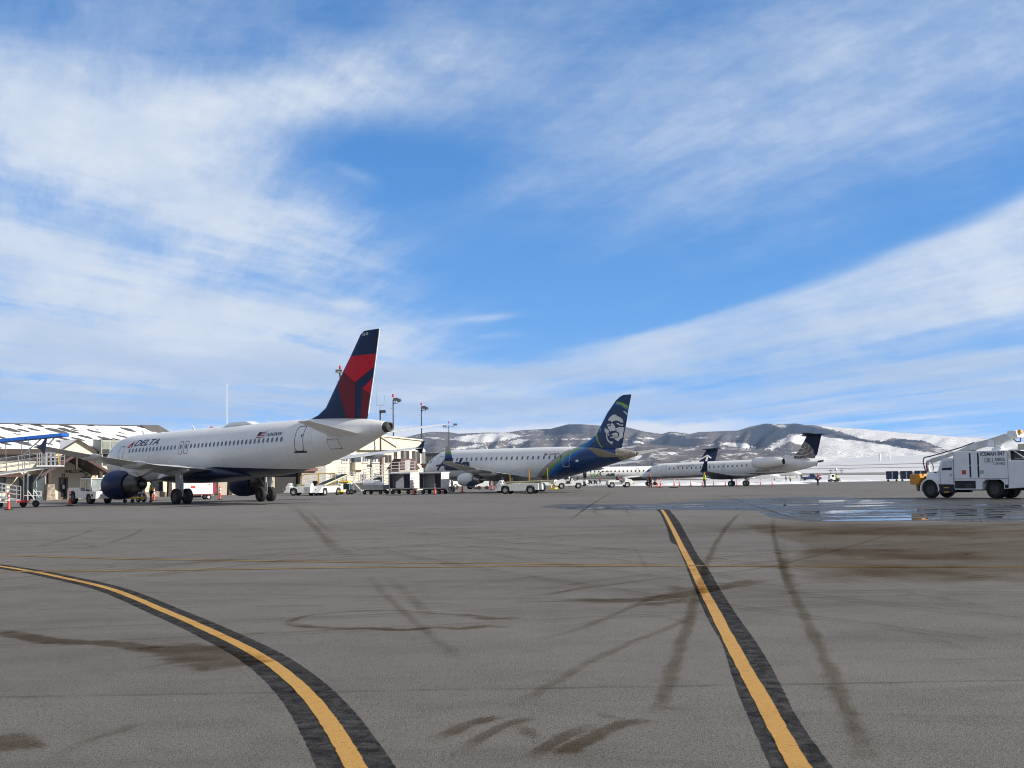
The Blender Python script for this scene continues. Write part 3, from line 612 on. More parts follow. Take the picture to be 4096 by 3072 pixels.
# ---------------- rear-engined regional jets
def tail_engine_jet(loc, rz, tilt, label, far):
    root = thing('regional_jet', label, 'airplane', loc, rz, 'airliners parked nose-in along the apron', tilt)
    tab = [(0, .02, 1.95, 1.9), (.3, .3, 2.2, 1.68), (1, .62, 2.65, 1.52), (1.8, .86, 3.15, 1.47), (2.6, 1.02, 3.5, 1.45), (3.6, 1.12, 3.70, 1.44), (5, 1.14, 3.73, 1.44), (19.5, 1.14, 3.71, 1.44), (22, 1.1, 3.70, 1.5), (24, 1.0, 3.66, 1.62), (26, .84, 3.6, 1.85), (28, .55, 3.42, 2.2), (29, .32, 3.2, 2.5), (29.5, .18, 3.15, 2.7)]
    j = Jet(16.9, tab, root); X = j.x
    j.fuselage(band_mat('regional_fuselage', 'regional') if not far else JETW, n=32)
    wcol = M('wing_shade_grey', (.16, .16, .165), .45)  # shade on the wings put into the dark base colour
    rings = []
    for st, hw, zt, zb in ((11.5, .5, 1.7, 1.4), (12.6, 1.05, 1.95, 1.12), (14, 1.25, 2.0, 1.02), (17.5, 1.25, 2.0, 1.05), (19, 1.0, 1.8, 1.2), (20.4, .4, 1.6, 1.4)):
        rings.append([(X(st), hw * math.sin(t), (zt + zb) / 2 + (zt - zb) / 2 * math.cos(t)) for t in [2 * math.pi * i / 20 for i in range(20)]])
    MB().loft(rings).build('wing_fairing', JETG if not far else JETW, root)
    for sd in (1, -1):
        wg = j.wing('wing', [(.9, 12.6, 18.2, 1.35, .13), (3.6, 14.2, 17.5, 1.6, .115), (10.0, 16.7, 18.0, 2.18, .1)], wcol, sd)
        j.wing('winglet', [(10.0, 16.9, 18.0, 2.18, .08), (10.12, 17.15, 18.1, 2.5, .07), (10.3, 17.75, 18.25, 3.55, .06)], NAVY if not far else JETG, sd, wg, n=5, bottom=1)
        pr = [(25.3, .43), (24.6, .52), (23.2, .74), (21.6, .80), (20.9, .72), (20.6, .6), (20.75, .5), (21.3, .48)]
        e = MB().lathe([(X(a), r) for a, r in pr], 'x', (0, sd * 1.98, 3.2), 24).build('engine', JETW, root)
        MB().lathe([(X(25.26), .42), (X(25.0), .4), (X(24.9), .01)], 'x', (0, sd * 1.98, 3.2), 18).build('exhaust_opening', BLACK, e)
        MB().prism([(X(21.3), 3.0), (X(25), 3.0), (X(24.6), 3.4), (X(21.4), 3.4)], sd * .9, sd * 1.5).build('pylon', JETW, root, bevel=.05)
        j.wing('horizontal_stabilizer', [(.05, 27.5, 30.1, 6.62, .1), (3.78, 29.2, 30.35, 6.86, .09)], NAVY, sd)
        j.gear('main_landing_gear', 16.9, sd * 2.0, 0, 1.5, .40, .26, .28, sr=.08, mt=HUBD)
    MB().loft([[(X(a), r * math.sin(t), 6.68 + .02 * (a - 27) + r * .8 * math.cos(t)) for t in [2 * math.pi * i / 10 for i in range(10)]] for a, r in ((27.05, .02), (27.5, .14), (28.5, .2), (29.8, .16), (30.7, .02))]).build('tail_bullet', NAVY, root)
    zn = .02 * 14.45 + .22 if not far else .1
    j.gear('nose_landing_gear', 2.4, 0, zn, 1.6, .25, .16, .17, sr=.06)
    fs = [(0, 23.2, 29.0, 3.55, .03), (0, 24.2, 29.15, 3.85, .035), (0, 26.0, 29.4, 4.0, .06), (0, 26.93, 29.7, 5.0, .085), (0, 27.85, 30.12, 6.44, .09), (0, 28.0, 30.2, 6.62, .09)]
    if far: fs[1] = (0, 24.6, 29.15, 3.8, .035)
    fin_ = j.wing('tail_fin', fs, NAVY, 1, vertical=True)
    if not far:
        MB().prism([(X(23.2), 3.6), (X(24.3), 3.92), (X(25.95), 4.0), (X(25.85), 3.55)], -.13, .13).build('dorsal_fin', JETW, fin_)
        j.findecal('globe_emblem', GLOBE, M('globe_brown', (.19, .15, .135), .5, var=.45, vs=3), fs, fin_, .016)
        pl = []
        for ln in GLL:
            for (a, b), (c, d) in zip(ln, ln[1:]): pl.append([(a, b - .045), (c, d - .045), (c, d + .045), (a, b + .045)] if abs(c - a) > abs(d - b) else [(a - .025, b), (c - .025, d), (c + .025, d), (a + .025, b)])
        j.findecal('globe_line', pl, M('globe_line_grey', (.60, .60, .58), .5), fs, fin_, .022)
        j.windows([5.93 + .765 * i for i in range(18)], 2.89, .24, .34, PGLASS)
        j.text('airline_lettering', 'UNITED', 7.15, 3.10, 2.9, .26, INK, .2, .008, space=1.15)
        j.text('express_lettering', 'EXPRESS', 10.15, 3.12, 3.2, .25, M('pale_lettering', (.36, .38, .42)), .2, 0, space=1.15)
        j.text('registration', 'N12142', 20.85, 1.93, 1.6, .22, INK, 0, .01)
        flag(j, 20.35, 1.93, .42, .2, 0)
        j.door(4.9, 2.62, .74, 1.72, LINEG, t=.03, r=.1, sides=(1,)); j.door(15.05, 2.8, .55, .92, LINEG, t=.035, r=.06, name='exit_outline')
        MB().cyl((X(29.2), 0, 2.98), (X(30.3), 0, 3.12), .16, .12, n=12).build('exhaust_pipe', M('brown_metal', (.12, .09, .07), .5, .4), root)
        MB().prism([(X(29.0), 2.5), (X(29.35), 2.4), (X(29.4), 2.95), (X(29.0), 2.9)], -.1, .1).build('tail_cone_skid', JETG, root)
    else:
        j.findecal('white_arrow_emblem', VARROW, WHITE, fs, fin_, .02)
        j.windows([6.07 + .763 * i for i in range(17)], 2.85, .26, .34, GLASS)
        j.text('green_lettering', 'VIA', 5.95, 1.87, 1.75, .62, M('lettering_green', (.22, .42, .12)), .15, .035)
        j.text('black_lettering', 'AIR', 8.78, 1.93, 1.85, .56, BLKINK, .22, .05)
        arc = []
        for k in range(16):
            t0, t1 = R(60 + k * 14), R(74 + k * 14); wv = .03 + .11 * math.sin(math.pi * k / 15)
            f = lambda t, r_: (8.48 + .78 * r_ * math.cos(t), 2.44 + .48 * r_ * math.sin(t))
            arc.append([f(t0, 1), f(t1, 1), f(t1, 1 - wv * 2), f(t0, 1 - wv * 2)])
        arc += [[(8.75, 2.85), (9.2, 3.03), (9.45, 2.9), (9.2, 2.92)], [(9.2, 3.03), (9.5, 2.9), (9.55, 2.7), (9.38, 2.85)]]
        j.decal('ring_emblem', arc, BLKINK, 1, .02)
        j.decal('open_doorway', [rrect(4.95, 2.2, .68, 1.7, .08)], BLACK, 1, .014)
        st = MB()
        for k in range(6): st.box(X(5.25), X(4.65), 1.2 + .16 * k, 1.36 + .16 * k, 1.30 - .2 * k, 1.34 - .2 * k)
        for a in (4.62, 5.28): st.bar((X(a), 1.15, 1.4), (X(a), 2.3, .1), .05); st.bar((X(a), 1.2, 2.2), (X(a), 2.3, .95), .035)
        st.build('airstair', STEEL, root)
        j.door(14.85, 2.86, .5, .9, LINEG, t=.035, r=.06, name='exit_outline')
    for sd in (1, -1): j.decal('cockpit_window', [[(1.35, 2.55), (2.3, 2.62), (2.4, 2.95), (1.85, 2.95)]], GLASS, sd, .015)
    return root


airliner()
banded_jet()
tail_engine_jet((32.2, 186.4, -.36), R(139.5), .02, 'grey and white rear-engined jet with a globe on its navy tail', False)
tail_engine_jet((25.33, 245.2, -.72), R(179.1), 0, 'white rear-engined jet with green and black lettering and white arrow tail', True)


# ================================================================== ground
def apron_mat():
    m_ = bpy.data.materials.new('apron_asphalt'); m_.use_nodes = True; q = NT(m_.node_tree); b = q.n['Principled BSDF']
    tc = q.node('ShaderNodeTexCoord', out=3)
    X, Y, Z = q.xyz(tc)
    big = q.noise(tc, .05, 5, .6); mid = q.noise(tc, .9, 6, .62); fine = q.noise(tc, 30, 4, .75); grit = q.noise(tc, 90, 2, .6)
    c = q.mix(q.sstep(big, .3, .7), (.140, .129, .115), (.174, .161, .143))
    c = q.mix(q.m('MULTIPLY', q.sstep(mid, .40, .72), .38), c, (.088, .081, .073))
    c = q.mix(q.m('MULTIPLY', q.sstep(q.noise(tc, 5.0, 6, .7), .48, .72), .42), c, (.080, .073, .066))
    c = q.mix(q.m('MULTIPLY', q.sstep(fine, .46, .68), .75), c, (.045, .041, .037))
    c = q.mix(q.m('MULTIPLY', q.sstep(grit, .56, .70), .85), c, (.33, .31, .285))
    # long sweeping wear, darker in the near field where it is oldest
    wr = q.noise(q.comb(q.m('MULTIPLY', X, .05), q.m('MULTIPLY', Y, .55), 0), 1.0, 6, .6)
    c = q.mix(q.m('MULTIPLY', q.sstep(wr, .46, .74), .34), c, (.082, .075, .067))
    wr2 = q.noise(q.comb(q.m('MULTIPLY', q.m('ADD', X, q.m('MULTIPLY', Y, .5)), .5), q.m('MULTIPLY', q.m('SUBTRACT', Y, X), .04), 3), 1.0, 5, .6)
    c = q.mix(q.m('MULTIPLY', q.sstep(wr2, .52, .75), .25), c, (.20, .19, .175))
    patch = q.noise(q.comb(q.m('MULTIPLY', X, .10), q.m('MULTIPLY', Y, .16), 7.0), 1.0, 5, .62)
    c = q.mix(q.m('MULTIPLY', q.sstep(patch, .50, .66), .30), c, (.080, .071, .061))
    c = q.mix(q.m('MULTIPLY', q.sstep(patch, .46, .34), .22), c, (.215, .20, .18))
    for per, ax in ((7.5, Y),):
        fr = q.m('ABSOLUTE', q.m('SUBTRACT', q.m('FRACT', q.m('DIVIDE', q.m('ADD', ax, q.m('MULTIPLY', mid, .15)), per)), .5))
        c = q.mix(q.m('MULTIPLY', q.m('LESS_THAN', fr, .006), q.m('MULTIPLY', q.sstep(mid, .35, .6), .55)), c, (.05, .046, .042))
    # paler concrete in front of the terminal
    pad = q.sstep(q.m('ADD', q.m('ADD', Y, q.m('MULTIPLY', X, .62)), q.m('MULTIPLY', q.m('SUBTRACT', mid, .5), 5)), 46, 50)
    pad = q.m('MULTIPLY', pad, q.m('SUBTRACT', 1.0, q.sstep(X, -12, 6)))
    c = q.mix(q.m('MULTIPLY', pad, .35), c, (.17, .165, .16))
    q.put(b.inputs['Base Color'], c); q.put(b.inputs['Roughness'], q.m('MULTIPLY_ADD', mid, .2, .72)); b.inputs['Specular IOR Level'].default_value = .2
    bp = q.n.new('ShaderNodeBump'); bp.inputs['Strength'].default_value = .9; bp.inputs['Distance'].default_value = .015
    q.put(bp.inputs['Height'], q.m('ADD', fine, q.m('MULTIPLY', grit, .6))); q.l.new(bp.outputs[0], b.inputs['Normal'])
    return m_
def grid(name, xs, ys, zf, mat_, label=None):
    mb = MB(); k = len(xs)
    v = [(x, y, zf(x, y)) for y in ys for x in xs]
    f = [(j * k + i, j * k + i + 1, (j + 1) * k + i + 1, (j + 1) * k + i) for j in range(len(ys) - 1) for i in range(k - 1)]
    mb.add(v, f, 0, True); o = mb.build(name, mat_); o['kind'] = 'structure'
    for p in o.data.polygons:
        pass
    return o
XS = [-400, -250, -150, -100, -60, -40, -20, -10, 0, 5, 8, 12, 16, 20, 25, 30, 36, 42, 50, 60, 70, 80, 100, 140, 200, 300, 420]
YS = [-60, -20, 0, 10, 20, 40, 60, 80, 95, 100, 105, 110, 115, 120, 125, 130, 135, 140, 145, 150, 160, 170, 180, 190, 200, 210, 220, 230, 240, 250, 260, 270, 285]
grid('apron', XS, YS, zg, apron_mat())

def Q1(a, b): return (a * .92586, 1960 + b * .92586)
def Q2(a, b): return (2048 + a * .92586, 1960 + b * .92586)
def paint_mat(name, col, col2, wear, rough=.6, alpha=1.0, ns=6.0, edge=0.0, cover=None):
    m_ = bpy.data.materials.new(name); m_.use_nodes = True; q = NT(m_.node_tree); b = q.n['Principled BSDF']
    tc = q.node('ShaderNodeTexCoord', out=3)
    a_ = q.noise(tc, ns, 6, .65); f_ = q.noise(tc, 60, 3, .7)
    q.put(b.inputs['Base Color'], q.mix(q.sstep(a_, .3, .7), col, col2)); b.inputs['Roughness'].default_value = rough
    b.inputs['Specular IOR Level'].default_value = .15
    al = q.m('MULTIPLY', q.m('SUBTRACT', 1.0, q.m('MULTIPLY', q.sstep(q.m('ADD', q.m('MULTIPLY', a_, .6), q.m('MULTIPLY', f_, .5)), .55, .78), wear)), alpha)
    if edge:
        uv = q.node('ShaderNodeAttribute', out=2, attribute_name='edge')
        al = q.m('MULTIPLY', al, q.sstep(q.m('ADD', uv, q.m('MULTIPLY', q.m('SUBTRACT', q.m('ADD', q.m('MULTIPLY', a_, .6), q.m('MULTIPLY', f_, .4)), .5), edge)), .04, .34))
    q.put(b.inputs['Alpha'], al)
    bp = q.n.new('ShaderNodeBump'); bp.inputs['Strength'].default_value = .3; bp.inputs['Distance'].default_value = .01
    q.put(bp.inputs['Height'], f_); q.l.new(bp.outputs[0], b.inputs['Normal'])
    return m_
def densify(pts, n):
    out = []
    for i in range(len(pts) - 1):
        p0 = pts[max(i - 1, 0)]; p1 = pts[i]; p2 = pts[i + 1]; p3 = pts[min(i + 2, len(pts) - 1)]
        for k in range(n):
            t = k / n
            out.append(tuple(.5 * (2 * p1[d] + (p2[d] - p0[d]) * t + (2 * p0[d] - 5 * p1[d] + 4 * p2[d] - p3[d]) * t * t + (3 * p1[d] - p0[d] - 3 * p2[d] + p3[d]) * t ** 3) for d in (0, 1)))
    return out + [pts[-1]]
def strip(name, left, right, mat_, h, jag=0.0, cols=6, label=None, kind='structure'):
    k = cols + 1; v = []; ed = []
    for (a, b), (c, d) in zip(left, right):
        j0 = random.uniform(-jag, jag); j1 = random.uniform(-jag, jag)
        L_ = math.hypot(c - a, d - b) or 1; ux, uy = (c - a) / L_, (d - b) / L_
        a, b = a + ux * j0, b + uy * j0; c, d = c + ux * j1, d + uy * j1
        for i in range(k):
            t = i / cols; x = a + (c - a) * t; y = b + (d - b) * t
            v.append((x, y, zg(x, y) + h)); ed.append(1 - abs(2 * t - 1) ** (1 if 'stain' in name else 3))
    n_ = len(left)
    for i in range(n_):
        e = min(1, min(i, n_ - 1 - i) / 9)
        for q_ in range(k): ed[i * k + q_] = min(ed[i * k + q_], e) if name not in ('taxi_line', 'taxi_line_border') else ed[i * k + q_]
    f = [(i * k + q_, i * k + q_ + 1, (i + 1) * k + q_ + 1, (i + 1) * k + q_) for i in range(n_ - 1) for q_ in range(cols)]
    o = MB().add(v, f).build(name, mat_)
    at = o.data.attributes.new('edge', 'FLOAT', 'POINT'); at.data.foreach_set('value', ed)
    if kind: o['kind'] = kind
    return o
def ribbon(name, pts, wd, mat_, h, n=6, jag=0.0, cols=4, w2=None):
    g_ = densify([G(*p) for p in pts], n); L_ = []; Rr = []
    for i, p in enumerate(g_):
        a = g_[max(i - 1, 0)]; b = g_[min(i + 1, len(g_) - 1)]
        dx_, dy_ = b[0] - a[0], b[1] - a[1]; l_ = math.hypot(dx_, dy_) or 1
        wv = wd if w2 is None else wd + (w2 - wd) * i / len(g_)
        L_.append((p[0] - dy_ / l_ * wv / 2, p[1] + dx_ / l_ * wv / 2)); Rr.append((p[0] + dy_ / l_ * wv / 2, p[1] - dx_ / l_ * wv / 2))
    return strip(name, L_, Rr, mat_, h, jag, cols)
def stain_mat(name, col, ns, breakup, soft=.45):
    """a thin film that darkens the asphalt under it and keeps its grain"""
    m_ = bpy.data.materials.new(name); m_.use_nodes = True; q = NT(m_.node_tree); q.n.clear()
    tc = q.node('ShaderNodeTexCoord', out=3); a_ = q.noise(tc, ns, 6, .7); f_ = q.noise(tc, 26, 4, .75)
    ed = q.node('ShaderNodeAttribute', out=2, attribute_name='edge')
    t_ = q.m('ADD', ed, q.m('MULTIPLY', q.m('SUBTRACT', q.m('ADD', q.m('MULTIPLY', a_, .65), q.m('MULTIPLY', f_, .35)), .5), breakup))
    k_ = q.m('MULTIPLY', q.sstep(t_, .05, .05 + soft), q.m('MULTIPLY_ADD', q.sstep(a_, .3, .7), .55, .45))
    tr = q.n.new('ShaderNodeBsdfTransparent'); q.put(tr.inputs[0], q.mix(k_, (1, 1, 1), col))
    o_ = q.n.new('ShaderNodeOutputMaterial'); q.l.new(tr.outputs[0], o_.inputs[0])
    return m_
YLINE = paint_mat('taxi_yellow', (.38, .205, .045), (.50, .29, .075), .75, .6, 1.0, 9.0, .55)
BORDER = stain_mat('black_border_paint', (.36, .375, .41), 6.0, .30, .07)
THIN = paint_mat('faded_yellow', (.28, .17, .04), (.36, .23, .07), .95, .6, .75, 2.0, .4)
OIL = stain_mat('dark_stain', (.66, .60, .54), 1.6, 1.5)
DAMP = stain_mat('damp_patch', (.79, .745, .69), .7, 1.6, .6)
SKID = stain_mat('tyre_mark', (.75, .715, .67), 2.2, 1.3, .7)
SKID2 = stain_mat('faint_tyre_mark', (.82, .79, .75), 2.0, 1.4, .7)
SKID3 = stain_mat('old_tyre_track', (.80, .77, .735), 1.0, 1.3, .7)
CRK = stain_mat('crack_sealant', (.55, .53, .5), 1.5, .8, .3)
# curved lead-in line on the left and straight one on the right
cl = [(-260, 305), (-120, 316), (0, 330), (160, 356), (280, 381), (390, 405), (490, 432), (590, 470), (700, 518), (790, 556), (880, 596), (980, 643), (1080, 693), (1170, 748), (1240, 802), (1300, 855), (1355, 915), (1405, 980), (1455, 1055), (1500, 1130), (1540, 1205), (1600, 1330), (1650, 1450)]
cl = [Q1(*p) for p in cl]
ribbon('taxi_line_border', cl, .50, BORDER, .002, 8, .003, 10)
ribbon('taxi_line', cl, .155, YLINE, .004, 5, .004, 4)
yl = [(1320, 1330), (1245, 1200), (1175, 1080), (1110, 960), (1050, 850), (985, 735), (920, 612), (868, 510), (828, 435), (797, 370), (772, 320), (742, 265), (713, 205), (688, 155), (665, 112), (648, 86)]
bl = [(1190, 1340), (1110, 1195), (1060, 1080), (1010, 965), (957, 830), (905, 665), (850, 570), (805, 470), (765, 370), (735, 290), (708, 235), (685, 225), (668, 165), (652, 130), (638, 100), (622, 85)]
br = [(1480, 1340), (1385, 1195), (1305, 1085), (1230, 970), (1150, 815), (1080, 690), (1010, 590), (950, 505), (893, 415), (852, 345), (806, 285), (770, 220), (745, 175), (722, 135), (700, 108), (680, 85)]
strip('taxi_line_border', densify([G(*Q2(*p)) for p in bl], 4), densify([G(*Q2(*p)) for p in br], 4), BORDER, .002, .004, 10)
ribbon('taxi_line', [Q2(*p) for p in yl], .155, YLINE, .004, 5, .005, 4)
# thin service-road lines
tA = [Q1(-200, 276), Q1(0, 282), Q1(550, 298), Q1(1100, 306), Q1(1600, 313), Q1(2212, 318), Q2(300, 321), Q2(740, 326)]
tB = [Q1(-200, 358), Q1(0, 354), Q1(700, 347), Q1(1400, 337), Q1(2212, 330), Q2(350, 329), Q2(740, 328), Q2(1400, 331), Q2(2212, 335), Q2(2500, 337)]
for t in (tA, tB):
    ribbon('service_line_border', t, .62, SKID, .0045, 4, .02, 4); ribbon('service_line', t, .22, THIN, .0052, 4, .01, 4)
# stains, tyre marks, sealed cracks: (photo points, width, material)
J = 0
for fn, pts, wd, mt in (
    (Q1, [(-60, 615), (60, 625), (180, 648), (330, 660), (450, 662), (600, 680), (700, 690)], .42, OIL), (Q1, [(620, 672), (780, 690), (900, 725), (1000, 755), (1060, 765)], 1.0, OIL),
    (Q1, [(-120, 1120), (0, 1100), (90, 1085), (190, 1072)], .75, OIL), (Q1, [(1290, 590), (1245, 575), (1330, 545), (1500, 527), (1700, 521), (1880, 535), (2050, 543), (2130, 556)], .30, SKID), (Q1, [(1240, 573), (1330, 592), (1480, 600), (1600, 599), (1750, 606), (1880, 594), (1990, 601), (2100, 590), (2230, 594)], .24, OIL), (Q1, [(1990, 540), (2080, 553), (2150, 558), (2260, 552)], .3, OIL),
    (Q1, [(1340, 610), (1420, 606), (1440, 612)], .4, SKID), (Q1, [(1080, 622), (1120, 620), (1160, 618)], .35, SKID),
    (Q1, [(60, 255), (200, 240), (330, 236), (405, 244), (330, 256), (180, 262)], .5, SKID2), (Q1, [(0, 330), (200, 332), (400, 325), (495, 330), (400, 343), (200, 348)], .3, SKID2),
    (Q1, [(0, 220), (400, 175), (1000, 158), (1600, 152), (2212, 148)], .22, SKID), (Q1, [(0, 178), (500, 172), (1200, 166), (2212, 145)], .2, SKID2), (Q1, [(0, 545), (300, 542), (700, 546)], .14, SKID2),
    (Q1, [(0, 385), (500, 335), (1100, 300), (1700, 268), (2212, 225)], .30, SKID2), (Q1, [(700, 335), (1400, 295), (2212, 240)], .28, SKID2),
    (Q2, [(0, 218), (500, 192), (1000, 168), (1500, 150)], .24, SKID), (Q2, [(0, 238), (400, 212), (700, 193)], .2, SKID),
    (Q2, [(0, 470), (300, 430), (700, 375), (1100, 335), (1500, 235), (1800, 140)], .32, SKID2), (Q2, [(0, 665), (300, 600), (700, 440), (1150, 375)], .28, SKID2),
    (Q2, [(220, 470), (330, 478), (450, 480), (600, 472), (760, 452), (950, 415), (1140, 378)], .55, OIL), (Q2, [(560, 510), (650, 492), (780, 480)], .4, OIL), (Q2, [(610, 420), (680, 415), (720, 430), (650, 438)], .6, SKID),
    (Q2, [(1030, 88), (975, 110), (930, 160), (890, 220), (860, 280), (840, 325), (822, 400), (775, 540), (735, 660), (690, 800), (655, 920), (640, 980)], .34, SKID),
    (Q2, [(1130, 95), (1128, 160), (1138, 225), (1160, 300), (1185, 380), (1225, 470), (1275, 570), (1330, 680), (1380, 790), (1420, 880), (1460, 980), (1500, 1080), (1550, 1200)], .32, SKID),
    (Q2, [(1160, 200), (1172, 300), (1190, 380), (1245, 450)], .5, SKID),
    (Q2, [(0, 950), (150, 860), (330, 750), (520, 660), (700, 590), (850, 500)], .30, SKID2), (Q2, [(250, 1150), (260, 1120), (350, 1075), (440, 1035), (520, 1010), (640, 1000)], .19, OIL), (Q2, [(350, 960), (420, 985), (560, 1005), (650, 1000)], .22, SKID),
    (Q2, [(-20, 1020), (40, 1030), (85, 1060), (90, 1110)], .25, SKID), (Q1, [(1870, 1100), (1950, 1050), (2050, 1010), (2180, 985)], .16, OIL), (Q1, [(1560, 340), (1680, 470), (1780, 560), (1900, 660), (2050, 780)], .3, SKID2), (Q1, [(1640, 350), (1790, 480), (1950, 620)], .36, SKID2),
    (Q1, [(1255, 60), (1300, 100), (1360, 165), (1440, 240), (1530, 320)], .8, SKID2), (Q1, [(1310, 70), (1380, 140), (1480, 230)], .6, SKID2), (Q1, [(200, 1200), (380, 1090), (520, 1050), (620, 1000)], .25, SKID2), (Q1, [(400, 800), (650, 770), (850, 745)], .15, SKID2), (Q1, [(1240, 692), (1500, 650), (1800, 610)], .12, SKID2),
    (Q2, [(1000, 57), (1130, 95), (1270, 140)], .12, CRK), (Q2, [(440, 5), (380, 40), (320, 80), (240, 140)], .12, CRK), (Q2, [(820, 12), (960, 40), (1000, 57)], .1, CRK), (Q2, [(500, 220), (560, 300), (600, 380)], .2, SKID2), (Q2, [(0, 640), (420, 560), (560, 545), (700, 560), (820, 600)], .2, SKID2),
    (Q2, [(-10, 460), (160, 455), (330, 420), (480, 405), (650, 390)], .25, SKID), (Q2, [(60, 1200), (200, 1090), (380, 1010)], .15, OIL), (Q1, [(1990, 1160), (2080, 1080), (2200, 1020), (2330, 990)], .13, OIL), (Q2, [(1210, 700), (1400, 900), (1560, 1100)], .2, SKID2), (Q2, [(1500, 560), (1800, 640), (2150, 760)], .2, SKID2), (Q2, [(1500, 420), (1850, 470), (2250, 560)], .3, SKID2),
    (Q2, [(1180, 280), (1400, 272), (1700, 277), (1950, 288), (2150, 284)], 3.2, DAMP), (Q2, [(1320, 345), (1600, 350), (1900, 362), (2250, 355)], 3.6, DAMP), (Q2, [(1200, 370), (1330, 378), (1400, 395), (1490, 412)], 1.0, DAMP), (Q2, [(1190, 420), (1350, 425), (1480, 417)], .35, SKID),
    (Q2, [(1000, 138), (1400, 170), (1800, 180), (2300, 175)], 6.5, DAMP)):
    wd = wd * (.62 if mt in (SKID, SKID2) and wd < 1 else 1.15 if mt is OIL else 1.25 if mt is DAMP else 1)
    o = ribbon('asphalt_stain', [fn(*p) for p in pts], wd, mt, .0062 + .0003 * J, 5, wd * .12 if wd < 1.5 else .1, 6); J += 1

# wet pavement and the standing water at the right
def sheet(name, pts, mat_, h, edge_px=1.0, n=5):
    g_ = [G(*p) for p in densify(pts + [pts[0]], n)][:-1]
    cx = sum(p[0] for p in g_) / len(g_); cy = sum(p[1] for p in g_) / len(g_)
    rings = [1.0, .9, .75, .5]; v = []; ed = []
    for r, e in zip(rings, (0, .45, .8, 1)):
        for p in g_: x = cx + (p[0] - cx) * r; y = cy + (p[1] - cy) * r; v.append((x, y, zg(x, y) + h)); ed.append(e)
    v.append((cx, cy, zg(cx, cy) + h)); ed.append(1); k = len(g_)
    f = [(a * k + i, a * k + (i + 1) % k, (a + 1) * k + (i + 1) % k, (a + 1) * k + i) for a in range(3) for i in range(k)] + [(3 * k + i, 3 * k + (i + 1) % k, 4 * k) for i in range(k)]
    o = MB().add(v, f).build(name, mat_); at = o.data.attributes.new('edge', 'FLOAT', 'POINT'); at.data.foreach_set('value', ed); o['kind'] = 'structure'
    return o
def wet_mat(name, col, rough0, rough1, cover0, cover1, alpha):
    m_ = bpy.data.materials.new(name); m_.use_nodes = True; q = NT(m_.node_tree); b = q.n['Principled BSDF']
    tc = q.node('ShaderNodeTexCoord', out=3); X, Y, Z = q.xyz(tc)
    st = q.noise(q.comb(q.m('MULTIPLY', X, .13), q.m('MULTIPLY', Y, .42), 0), 1.0, 8, .66)
    f_ = q.noise(tc, 2.2, 5, .65)
    ed = q.node('ShaderNodeAttribute', out=2, attribute_name='edge')
    mask = q.sstep(q.m('ADD', q.m('ADD', st, q.m('MULTIPLY', q.m('SUBTRACT', f_, .5), .35)), q.m('MULTIPLY', q.m('SUBTRACT', q.sstep(ed, 0, .6), 1.0), .25)), cover0, cover1)
    b.inputs['Base Color'].default_value = (*col, 1); b.inputs['Specular IOR Level'].default_value = .5
    q.put(b.inputs['Roughness'], q.m('ADD', rough1, q.m('MULTIPLY', mask, rough0 - rough1)))
    b.inputs['IOR'].default_value = 1.33
    q.put(b.inputs['Alpha'], q.m('MULTIPLY', q.m('MAXIMUM', mask, .0), alpha))
    return m_
DAMPW = wet_mat('wet_asphalt', (.052, .048, .043), .30, .5, .30, .55, .72)
POOL = wet_mat('standing_water', (.030, .030, .031), .015, .22, .46, .56, .92)
sheet('wet_patch', [Q2(*p) for p in [(60, 78), (110, 62), (400, 62), (600, 58), (800, 44), (1000, 36), (1300, 28), (1700, 36), (2212, 36), (2600, 36), (2600, 140), (2212, 142), (1700, 142), (1250, 140), (1120, 120), (1040, 92), (800, 88), (600, 86), (300, 88)]], DAMPW, .003)
for k, pts in enumerate(([(1100, 98), (1200, 88), (1500, 80), (1640, 72), (2250, 60), (2450, 90), (2300, 140), (1735, 139.5), (1400, 139), (1250, 136), (1150, 116)], [(960, 52), (1200, 38), (1600, 44), (1720, 62), (1500, 74), (1200, 72), (1050, 62)], [(130, 72), (300, 66), (560, 66), (820, 60), (900, 70), (700, 80), (400, 82), (200, 82)])):
    sheet('puddle', [Q2(*p) for p in pts], POOL, .006 + .002 * k)
sheet('damp_area', [Q2(*p) for p in [(960, 141), (1300, 142), (1800, 142.5), (2500, 143), (2700, 250), (2600, 390), (2200, 400), (1800, 398), (1480, 400), (1270, 376), (1150, 320), (1240, 250), (1050, 190)]], stain_mat('damp_area_film', (.80, .755, .70), .35, .7, .8), .0280)
rt = random.Random(11)
for k in range(26):                                         # long faint paired tyre tracks
    x0, y0 = rt.uniform(-14, 14), rt.uniform(9, 55); a = rt.choice((rt.uniform(-.5, .5), rt.uniform(.9, 2.2))); cv = rt.uniform(-.03, .03); L_ = rt.uniform(14, 40)
    for off in (0, rt.choice((1.5, 1.8))):
        pts = []
        for i in range(24): t = L_ * i / 23; b = a + cv * t; pts.append((x0 + t * math.cos(a + cv * t / 2) - off * math.sin(b), y0 + t * math.sin(a + cv * t / 2) * .9 + off * math.cos(b)))
        pts = [p for p in pts if p[1] > 6 and p[1] < 95]
        if len(pts) < 5: continue
        lf = []; rr = []
        for i, p in enumerate(pts):
            q0 = pts[max(i - 1, 0)]; q1 = pts[min(i + 1, len(pts) - 1)]; l_ = math.hypot(q1[0] - q0[0], q1[1] - q0[1]) or 1; ux, uy = (q1[0] - q0[0]) / l_, (q1[1] - q0[1]) / l_
            lf.append((p[0] - uy * .11, p[1] + ux * .11)); rr.append((p[0] + uy * .11, p[1] - ux * .11))
        strip('asphalt_stain', lf, rr, SKID3, .029 + .0002 * k, .01, 4)

